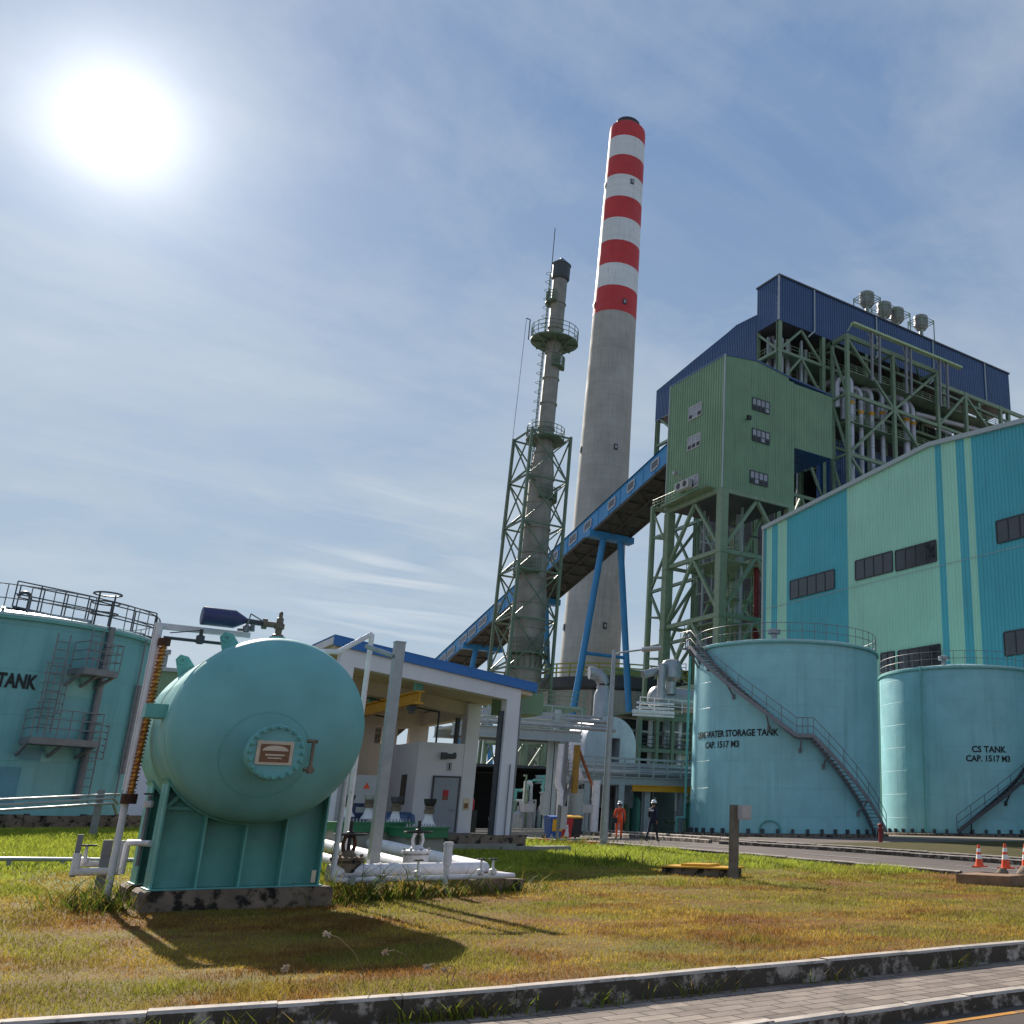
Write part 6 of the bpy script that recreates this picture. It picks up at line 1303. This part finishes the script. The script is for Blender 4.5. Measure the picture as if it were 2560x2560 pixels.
cs_=thing('conveyor_bridge','far grey conveyor bridge seen beyond the blue trestle leg','bridge',(112,180,20)); p=at(1592,1712,Y=165); q_=at(1700,1700,Y=165); mb=MB(); mb.bar(p,q_+(q_-p)*.4,4,3.2); part(mb,'gallery',G['boiler_dark'],cs_); mb=MB(); mb.rail([p+Vector((0,-2,1.6)),q_+Vector((0,-2,1.6))],1.4,.08,2,1); part(mb,'railing',G['grey_steel'],cs_); mb=MB(); mb.bar((p.x+4,165,.5),(p.x+4,165,p.z),1.2); part(mb,'pier',G['concrete'],cs_)
# ================================================================== STREET FURNITURE
lp=at(1508,2116,z=.5); LX,LY=lp.x,lp.y; lz=rowz((LX,LY),1632)
sl_=thing('street_lamp','tall pale grey street lamp with one arm beside the plant road','street lamp',(LX,LY,.45))
mb=MB(); mb.lathe([(.16,.55),(.15,1.2),(.075,lz),(.07,lz+.1),(.01,lz+.12)],(LX,LY,0),n=16); part(mb,'pole',G['galv'],sl_)
mb=MB(); mb.box(LX-.45,LX+.45,LY-.4,LY+.4,.1,.56); part(mb,'footing',G['concrete'],sl_)
e=at(1608,1624,Y=LY-.6); 
mb=MB(); mb.path([(LX,LY,lz-.12),(LX+.2,LY-.05,lz+.02),(e.x,e.y,e.z)],.035,8); part(mb,'arm',G['galv'],sl_)
mb=MB(); d=(Vector(e)-Vector((LX,LY,lz))).normalized(); c=Vector(e); mb.path([c-d*.05,c+d*.1,c+d*.5,c+d*.72],.13,12); mb.v=[(x,y,c.z+(z-c.z)*.75) for x,y,z in mb.v]; part(mb,'luminaire',G['panel_white'],sl_)
# bins by the post
def bin_(label,px,row,m,lid,h=1.0,w=.55,panel=None):
    b=at(px,row,z=.62); x,y=b.x,b.y; z=.58; t=thing('wheelie_bin',label,'bin',(x,y,z)); mb=MB()
    q0=[(x-w*.4,y-w*.42,z+.06),(x+w*.4,y-w*.42,z+.06),(x+w*.4,y+w*.42,z+.06),(x-w*.4,y+w*.42,z+.06)]; q1=[(x-w*.5,y-w*.52,z+h*.9),(x+w*.5,y-w*.52,z+h*.9),(x+w*.5,y+w*.52,z+h*.9),(x-w*.5,y+w*.52,z+h*.9)]
    mb.add(q0+q1,[(3,2,1,0),(4,5,6,7),(0,1,5,4),(1,2,6,5),(2,3,7,6),(3,0,4,7)]); mb.box(x-w*.54,x+w*.54,y-w*.56,y+w*.56,z+h*.86,z+h*.9); part(mb,'body',G[m],t,smooth=0)
    mb=MB(); mb.prism([(y-w*.58,z+h*.905),(y+w*.56,z+h*.905),(y+w*.56,z+h*.97),(y,z+h*1.02),(y-w*.55,z+h*.96)],x-w*.55,x+w*.55,'yz'); part(mb,'lid',G[lid],t)
    mb=MB(); mb.tube((x-w*.5,y+w*.5,z+.1),(x-w*.42,y+w*.5,z+.1),.1,12); mb.tube((x+w*.42,y+w*.5,z+.1),(x+w*.5,y+w*.5,z+.1),.1,12); mb.tube((x-w*.4,y+w*.5,z+.1),(x+w*.4,y+w*.5,z+.1),.02,6); part(mb,'wheels',G['black'],t)
    if panel:
        mb=MB(); yy=lambda zz:y-w*(.42+.1*(zz-z-.06)/(h*.9-.06))-.012
        for za,zb2,xa_,xb_ in panel: mb.add([(x+xa_,yy(z+za),z+za),(x+xb_,yy(z+za),z+za),(x+xb_,yy(z+zb2),z+zb2),(x+xa_,yy(z+zb2),z+zb2)],[(0,1,2,3)])
        part(mb,'panel',G['bin_yellow' if m=='bin_blue' else 'cone_white'],t)
bin_('blue bin with a yellow front panel behind the thin post',1381,2097,'bin_blue','bin_blue',1.0,.62,[(.36,.86,-.2,.3)])
bin_('red bin with a white figure sign and yellow lid between blue and black bins',1409,2096,'bin_red','bin_yellow',1.02,.56,[(.12,.3,-.1,.1),(.3,.5,-.07,.07),(.52,.62,-.045,.045)])
bin_('black bin with a yellow lid at the right end of the bins',1432,2094,'bin_black','bin_yellow',1.0,.58)
b=at(1392,2104,z=.58); th_=thing('control_post','thin steel post with a small pale box standing before the bins','post',(b.x,b.y,.5)); zt2=rowz((b.x,b.y),2012); mb=MB(); mb.bar((b.x,b.y,.4),(b.x,b.y,zt2),.09); part(mb,'shaft',G['grey_steel'],th_); mb=MB(); mb.box(b.x+.06,b.x+.34,b.y-.1,b.y+.1,zt2-.95,zt2-.05); part(mb,'box',G['panel_white'],th_)
mb=MB(); a=at(1397,2106,z=.6); b=at(1500,2108,z=.6); mb.bar((a.x,a.y,.58),(b.x,b.y,.62),.25,.08); single(mb,'orange_plank',G['cone_orange'],'flat orange plank lying on the grass before the bins and the lamp base','plank')
mb=MB(); a=at(1352,2102,z=.6); mb.box(a.x-.3,a.x+.3,a.y-.15,a.y+.15,.5,.68); single(mb,'orange_block',G['cone_orange'],'small orange block lying in the grass left of the blue bin','block')
# control box post on the lawn and yellow hatch
g=at(1833,2192,z=.16); px_=thing('control_post','square concrete coloured post with a white box on its side, on the lawn','post',(g.x,g.y,.1)); zt2=rowz((g.x,g.y),2012); mb=MB(); mb.box(g.x-.09,g.x+.09,g.y-.09,g.y+.09,.0,zt2); part(mb,'shaft',mat('post_timber','#6f665c',.8,var=.2,vscale=6),px_)
mb=MB(); mb.box(g.x+.02,g.x+.36,g.y-.24,g.y-.1,zt2-.36,zt2+.0); bo=part(mb,'box',G['panel_white'],px_); mb=MB(); mb.box(g.x+.05,g.x+.33,g.y-.262,g.y-.241,zt2-.33,zt2-.03); part(mb,'door',G['panel_white'],bo)
a=at(1655,2168,z=.32); b=at(1828,2178,z=.28); hc=thing('hatch_cover','flat yellow steel hatch cover lying in the bright green grass','hatch',((a.x+b.x)/2,(a.y+b.y)/2,.25))
ux=(b-a).normalized(); uy=Vector((-ux.y,ux.x,0)); L=(b-a).length
def slab(mb,o,l0,l1,w0,w1,z0,z1):
    P=[o+ux*l+uy*w for l,w in ((l0,w0),(l1,w0),(l1,w1),(l0,w1))]; mb.add([(p.x,p.y,z0) for p in P]+[(p.x,p.y,z1) for p in P],[(3,2,1,0),(4,5,6,7),(0,1,5,4),(1,2,6,5),(2,3,7,6),(3,0,4,7)])
mb=MB(); slab(mb,a,.0,L-.1,.0,.8,.1,.32); part(mb,'frame',G['stain_concrete'],hc); mb=MB(); slab(mb,a,-.08,L-.05,-.08,.9,.325,.36); part(mb,'plate',G['yellow'],hc); mb=MB(); slab(mb,a,.5,1.3,.1,.75,.362,.42); part(mb,'lid',G['yellow'],hc)
# traffic cones and the slab they stand on
def cone(c,label):
    t=thing('traffic_cone',label,'traffic cone',c,'traffic cones by the road'); x,y,z=c; H=.66; R_=lambda h:.13-.098*h/H
    mb=MB(); mb.box(x-.17,x+.17,y-.17,y+.17,z,z+.04); part(mb,'base',G['cone_orange'],t)
    mb=MB(); mb.lathe([(R_(.0),.04),(R_(H),H),(.01,H)],c,n=24); part(mb,'body',G['cone_orange'],t)
    for a_,b_ in ((.22,.37),(.44,.55)): mb=MB(); mb.lathe([(R_(a_)+.004,a_),(R_(b_)+.004,b_)],c,n=24); part(mb,'white_band',G['cone_white'],t)
    return t
c1=cone(at(2515,2172,z=.3),'orange and white traffic cone standing on the culvert slab, in full view')
dup(c1,at(2449,2168,z=.2),'orange and white traffic cone whose foot is hidden behind the kerb end'); dup(c1,at(2566,2172,z=.3),'orange and white traffic cone cut off by the right edge')
mb=MB(); a=at(2415,2186,z=.22); b=at(2545,2192,z=.22); mb.bar((a.x,a.y,.1),(b.x,b.y,.1),1.1,.3); single(mb,'culvert_slab',mat('slab_brown','#8a6a52',.9,var=.2),'worn brown slab over the culvert carrying the traffic cone','slab')
for px,r_,s_,lb in ((2505,2182,.16,'small dark stone lying at the left end of the culvert slab'),(2566,2190,.24,'dark boulder at the right edge beside the culvert slab')):
    c=at(px,r_,z=.2); mb=MB(); mb.lathe([(.001,0)]+[(s_*math.sin(t)*(1+.12*math.sin(5*t)),s_*.8*(1-math.cos(t))) for t in lin(.3,PI-.05,7)],(c.x,c.y,.08),n=9); mb.v=[(x+.05*s_*math.sin(9*z+3*y),y+.1*s_*math.cos(7*x),z) for x,y,z in mb.v]; single(mb,'stone',G['stain_concrete'],lb,'stone')
# ================================================================== PEOPLE
def person(label,foot,head_dir,cloth,boots,helmet,walk,extra=None):
    """one continuous skinned body; joints in metres, x = right, y = forward"""
    x,y,z=foot; st_=.32*walk
    V=[];E=[];RR=[]
    def add(p,r,par=None):
        V.append(p);RR.append(r)
        if par is not None:E.append((par,len(V)-1))
        return len(V)-1
    pel=add((0,0,.95),.135); bel=add((0,.01,1.1),.125,pel); che=add((0,.015,1.3),.15,bel); nb=add((0,.0,1.44),.085,che); nk=add((0,.01,1.5),.055,nb); hd=add((0,.025,1.58),.078,nk); hd2=add((0,.03,1.68),.07,hd)
    for s_ in (-1,1):
        f=st_*s_; hp=add((s_*.1,0,.9),.1,pel); kn=add((s_*.11,f*.55+.02,.5),.068,hp); an=add((s_*.11,f*1.0-(.08 if f<0 else 0),.1+(.05 if f<0 else 0)),.045,kn); he_=add((s_*.115,f-.02-(.08 if f<0 else 0),.05+(.05 if f<0 else 0)),.045,an); add((s_*.125,f+.15-(.06 if f<0 else 0),.035+(.01 if f<0 else 0)),.035,he_)
        sh_=add((s_*.19,0,1.4),.07,che); g_=-f*.7; el=add((s_*.25,g_*.35-.04,1.13),.048,sh_); wr=add((s_*.25,g_*.8+.08,.9),.033,el); pa=add((s_*.25,g_*.9+.1,.84),.036,wr)
        for k in range(4): k1=add((s_*.25+(k-1.5)*.004,g_*.9+.075+k*.02,.79),.0095,pa); add((s_*.245,g_*.9+.085+k*.019,.74+.006*abs(k-1.5)),.0085,k1)
        t1_=add((s_*.235,g_*.9+.15,.83),.011,wr); add((s_*.23,g_*.9+.165,.785),.009,t1_)
    me=bpy.data.meshes.new('person'); me.from_pydata(V,E,[]); ob=bpy.data.objects.new('person_build',me); COL.objects.link(ob)
    sk_=ob.modifiers.new('skin','SKIN'); 
    for i,sv in enumerate(me.skin_vertices[0].data): sv.radius=(RR[i],RR[i]*(.78 if i in (0,1,2) else 1)); sv.use_root=(i==0)
    sb_=ob.modifiers.new('sub','SUBSURF'); sb_.levels=1; sb_.render_levels=1
    dg=bpy.context.evaluated_depsgraph_get(); m2=bpy.data.meshes.new_from_object(ob.evaluated_get(dg)); bpy.data.objects.remove(ob); bpy.data.meshes.remove(me)
    m2.name='person'; o=bpy.data.objects.new('person',m2); COL.objects.link(o); o.location=foot; o.rotation_euler.z=head_dir
    m2.materials.clear(); 
    for m in (G[cloth],G['skin'],G[boots]): m2.materials.append(m)
    for p in m2.polygons:
        c=p.center; p.use_smooth=True
        p.material_index=1 if (c.z>1.475 or (abs(c.x)>.2 and c.z<.885 and c.z>.6)) else 2 if c.z<.13 else 0
    _props(o,label,'person'); ORG[o.name]=Vector((0,0,0))
    def pp(mb,name,m): return part(mb,name,m,o)
    mb=MB(); mb.lathe([(.135,1.655),(.118,1.67),(.115,1.71),(.09,1.765),(.05,1.79),(.001,1.797)],(0,.03,0),n=20); mb.prism([(-.08,.12),(.08,.12),(.06,.2),(0,.215),(-.06,.2)],1.655,1.665,'xy'); mb.bar((0,-.07,1.76),(0,.12,1.76),.02,.05); pp(mb,'helmet',G[helmet])
    mb=MB(); mb.lathe([(.088,1.58),(.09,1.62),(.088,1.66)],(0,.018,0),n=16,a0=PI*1.02,a1=PI*1.98); pp(mb,'hair',G['black'])
    mb=MB(); mb.lathe([(.001,1.615),(.016,1.6),(.014,1.59),(.001,1.585)],(0,.107,0),n=8); mb.bar((-.03,.1,1.63),(-.015,.104,1.63),.008,.006); mb.bar((.015,.104,1.63),(.03,.1,1.63),.008,.006); mb.bar((-.02,.103,1.555),(.02,.103,1.555),.006,.006); pp(mb,'face',G['skin'])
    if extra=='bag':
        mb=MB(); mb.path([(-.24,-.1,.98),(-.1,-.155,1.2),(.12,-.13,1.42),(.15,0,1.475),(.1,.15,1.4),(-.1,.17,1.2),(-.24,.05,.98)],.014,6); mb.box(-.33,-.1,-.2,-.1,.74,1.0); pp(mb,'shoulder_bag',G['black'])
    if extra=='patch':
        mb=MB(); mb.box(-.12,.12,-.152,-.146,1.3,1.36); pp(mb,'back_lettering',G['cone_white'])
    return o
fw_dir=-HEAD   # walking away from the camera
f1=at(1546,2097,z=.55); f1.z=.525; person('person in orange coverall and white helmet walking away with a black shoulder bag',f1,fw_dir+.15,'overall_orange','black','helmet_green',.45,'bag')
f2=at(1630,2103,z=.55); f2.z=.525; person('person in dark navy clothes and white helmet walking on the plant road',f2,fw_dir-.5,'overall_navy','black','helmet_white',.8,'patch')
# ================================================================== GRASS
def vnoise(x,y,sc,seed):
    r=np.random.default_rng(seed); T=r.random((64,64)); u=x*sc; v_=y*sc; i=np.floor(u).astype(int); j=np.floor(v_).astype(int); a=u-i; b=v_-j; a=a*a*(3-2*a); b=b*b*(3-2*b)
    g=lambda p,q_:T[p%64,q_%64]
    return (g(i,j)*(1-a)+g(i+1,j)*a)*(1-b)+(g(i,j+1)*(1-a)+g(i+1,j+1)*a)*b
def zgv(X,Y):
    s_=lambda t:(lambda t:t*t*(3-2*t))(np.clip(t,0,1)); return .55*s_((Y-14)/24)+.4*s_((Y-18)/24)*s_((22-X)/20)
def grass_mat():
    m=bpy.data.materials.new('grass_blades'); m.use_nodes=True; nt=m.node_tree; n=nt.nodes; l=nt.links; b=n['Principled BSDF']; at_=n.new('ShaderNodeAttribute'); at_.attribute_name='blade'; l.new(at_.outputs['Color'],b.inputs['Base Color']); b.inputs['Roughness'].default_value=.6; b.inputs['Specular IOR Level'].default_value=.2
    tr=n.new('ShaderNodeBsdfTranslucent'); l.new(at_.outputs['Color'],tr.inputs[0]); ms=n.new('ShaderNodeMixShader'); ms.inputs[0].default_value=.5; l.new(b.outputs[0],ms.inputs[1]); l.new(tr.outputs[0],ms.inputs[2]); l.new(ms.outputs[0],n['Material Output'].inputs[0]); return m
GM=grass_mat()
def blades(name,X,Y,Hh,Wd,col,lean_,seed):
    r=np.random.default_rng(seed); n=len(X); th=r.random(n)*2*PI; z0=zgv(X,Y)-.03; lx_=np.cos(th);ly_=np.sin(th); ld=lean_*Hh
    la_=r.random(n)*2*PI; bx,by=np.cos(la_)*ld,np.sin(la_)*ld
    v=np.empty((n,5,3),np.float32); w=Wd/2
    v[:,0]=np.stack([X-lx_*w,Y-ly_*w,z0],1); v[:,1]=np.stack([X+lx_*w,Y+ly_*w,z0],1)
    v[:,2]=np.stack([X+lx_*w*.8+bx*.35,Y+ly_*w*.8+by*.35,z0+Hh*.6],1); v[:,3]=np.stack([X-lx_*w*.8+bx*.35,Y-ly_*w*.8+by*.35,z0+Hh*.6],1); v[:,4]=np.stack([X+bx,Y+by,z0+Hh],1)
    me=bpy.data.meshes.new(name); me.vertices.add(n*5); me.vertices.foreach_set('co',v.ravel())
    base=np.arange(n)*5; loops=np.stack([base,base+1,base+2,base+3,base+3,base+2,base+4],1).ravel().astype(np.int32)
    me.loops.add(n*7); me.loops.foreach_set('vertex_index',loops); me.polygons.add(n*2)
    ls=np.stack([np.arange(n)*7,np.arange(n)*7+4],1).ravel().astype(np.int32); me.polygons.foreach_set('loop_start',ls)
    me.update(calc_edges=True); me.validate()
    ca=me.color_attributes.new('blade','FLOAT_COLOR','POINT'); c4=np.ones((n,5,4),np.float32); c4[:,:,:3]=col[:,None,:]; ca.data.foreach_set('color',c4.ravel())
    me.materials.append(GM); o=bpy.data.objects.new(name,me); COL.objects.link(o); _props(o,None,None,None,'stuff'); return o
def lawn_grass(n=1900000):
    r=np.random.default_rng(5); X=r.uniform(-14,23,n); Y=r.uniform(8.8,45,n); d=np.hypot(X,Y)
    ky=np.interp(X,[a for a,b in KY],[b for a,b in KY])+.12; kx=np.interp(Y,[a for a,b in KX],[b for a,b in KX])-.1
    ok=(Y>ky)&(X<kx)&(r.random(n)<np.minimum(1,(10.5/d)**1.5))
    hed=np.degrees(np.arctan2(X,Y))-38.3; ok&=(hed>-43)&(hed<19)
    for x0,x1,y0,y1 in ((2.4,5.7,18.9,20.2),(2.4,5.7,20.6,21.8),(7.8,15.1,31.5,42),(-30,6,43.5,50)): ok&=~((X>x0)&(X<x1)&(Y>y0)&(Y<y1))
    X,Y,d=X[ok],Y[ok],d[ok]; n=len(X)
    N1=vnoise(X,Y,.45,1);N2=vnoise(X,Y,1.6,2);N3=vnoise(X,Y,5,3)
    lush=np.clip((Y-18.5)/9,0,1)*.75+N1*.6+(N2-.5)*.35-.3; lush=np.clip((lush-.25)/.35,0,1)
    dry=np.clip((.4*N1+.4*N2+.2*N3-.42)/.2,0,1)
    ochre=np.array(hexc('#ab9140'));brown=np.array(hexc('#8a6434'));olive=np.array(hexc('#8a8e3b'));green=np.array(hexc('#9ca63e'))
    c=ochre*(1-dry)[:,None]+brown*dry[:,None]; N4=vnoise(X,Y,.8,9); k=np.clip((N4-.45)/.2,0,1)*.7; c=c*(1-k)[:,None]+olive*k[:,None]; c=c*(1-lush)[:,None]+green*lush[:,None]; c=c*(.65+.6*r.random(n))[:,None]*(.72+.5*vnoise(X,Y,2.6,17))[:,None]
    Hh=(.022+.03*r.random(n))*(1+.5*N2)*(1+2.0*lush*N1*1.3); Wd=.0065*(d/11)**.9*(1+.4*r.random(n))
    return blades('grass',X,Y,Hh,Wd,c.astype(np.float32),.7,6)
lawn_grass()
def weeds():
    r=np.random.default_rng(11); XS=[];YS=[];HS=[]
    for cx_,cy_,sx_,sy_,n,h in ((6.6,19.6,.7,.25,420,.45),(7.6,19.8,.8,.2,300,.32),(2.2,19.6,.3,.3,300,.4),(1.9,20.3,.35,.3,200,.35),(6.0,20.3,.3,.3,220,.5),(9.4,20.3,.4,.3,160,.3),(6.3,26.0,.8,.8,300,.5),(16.9,23.2,.25,.2,160,.3),(14.6,25.8,1.0,.5,420,.28),(5.7,19.3,.3,.3,150,.3),(18.6,34.6,1.2,1.0,500,.28)):
        XS.append(r.normal(cx_,sx_,n));YS.append(r.normal(cy_,sy_,n));HS.append(h*np.clip(.25+r.gamma(1.6,.28,n),.2,1.9))
    X=np.concatenate(XS);Y=np.concatenate(YS);Hh=np.concatenate(HS); n=len(X); c=np.where((r.random(n)<.6)[:,None],np.array(hexc('#5d7026')),np.array(hexc('#8a7538')))*(.6+.6*r.random(n))[:,None]
    blades('weeds',X,Y,Hh,.014*(1+.6*r.random(n))*np.hypot(X,Y)/20,c.astype(np.float32),1.0,12)
    XS=[];YS=[]
    for cx_,n in ((1.6,110),(2.2,90),(3.7,120),(4.2,60),(5.3,40),(6.4,50),(8.3,40),(10.2,30),(12.4,40),(.4,80)):
        x=r.normal(cx_,.25,n); XS.append(x); YS.append(np.interp(x,[a for a,b in KY],[b for a,b in KY])-.1-.12*r.random(n))
    X=np.concatenate(XS);Y=np.concatenate(YS); n=len(X); c=np.where((r.random(n)<.6)[:,None],np.array(hexc('#7d8a2a')),np.array(hexc('#7a6a34')))*(.5+.6*r.random(n))[:,None]
    o=blades('weeds',X,Y,.06+.22*r.random(n),.012+.006*r.random(n),c.astype(np.float32),.7,13); o.location.z=-.24
weeds()
def stalk(label,px,row,pxb,rowb):
    b=at(pxb,rowb,z=.0); t=at(px,row,Y=b.y+.05); o=thing('grass_stalk',label,'stalk',b,'seed stalks by the kerb'); m=(b+t)/2+Vector((.06,0,.08))
    mb=MB(); mb.path([b,b.lerp(m,.5)+Vector((.02,0,.03)),m,m.lerp(t,.6)+Vector((0,0,.03)),t],.004,5); part(mb,'stem',G['stem'],o)
    mb=MB(); r_=random.Random(px)
    for k in range(26):
        a=r_.random()*2*PI; e=r_.uniform(-.9,.9); d=Vector((math.cos(a)*math.cos(e),math.sin(a)*math.cos(e),math.sin(e)))*r_.uniform(.025,.05); mb.bar(t,t+d,.006)
    mb.lathe([(.001,-.018),(.016,0),(.001,.018)],t,n=8); part(mb,'seed_head',G['seed'],o)
for px,row,pxb,rowb,lb in ((818,2335,912,2474,'tallest fluffy seed stalk, crossing the shadow of the vessel'),(965,2380,1025,2440,'fluffy seed stalk leaning left in the middle of the vessel shadow'),(1068,2418,1118,2462,'short fluffy seed stalk at the right end of the vessel shadow'),(714,2420,716,2465,'small fluffy seed stalk near the kerb at the left of the vessel shadow'),(1110,2425,1128,2458,'thin seed stalk just right of the short fluffy one')): stalk(lb,px,row,pxb,rowb)
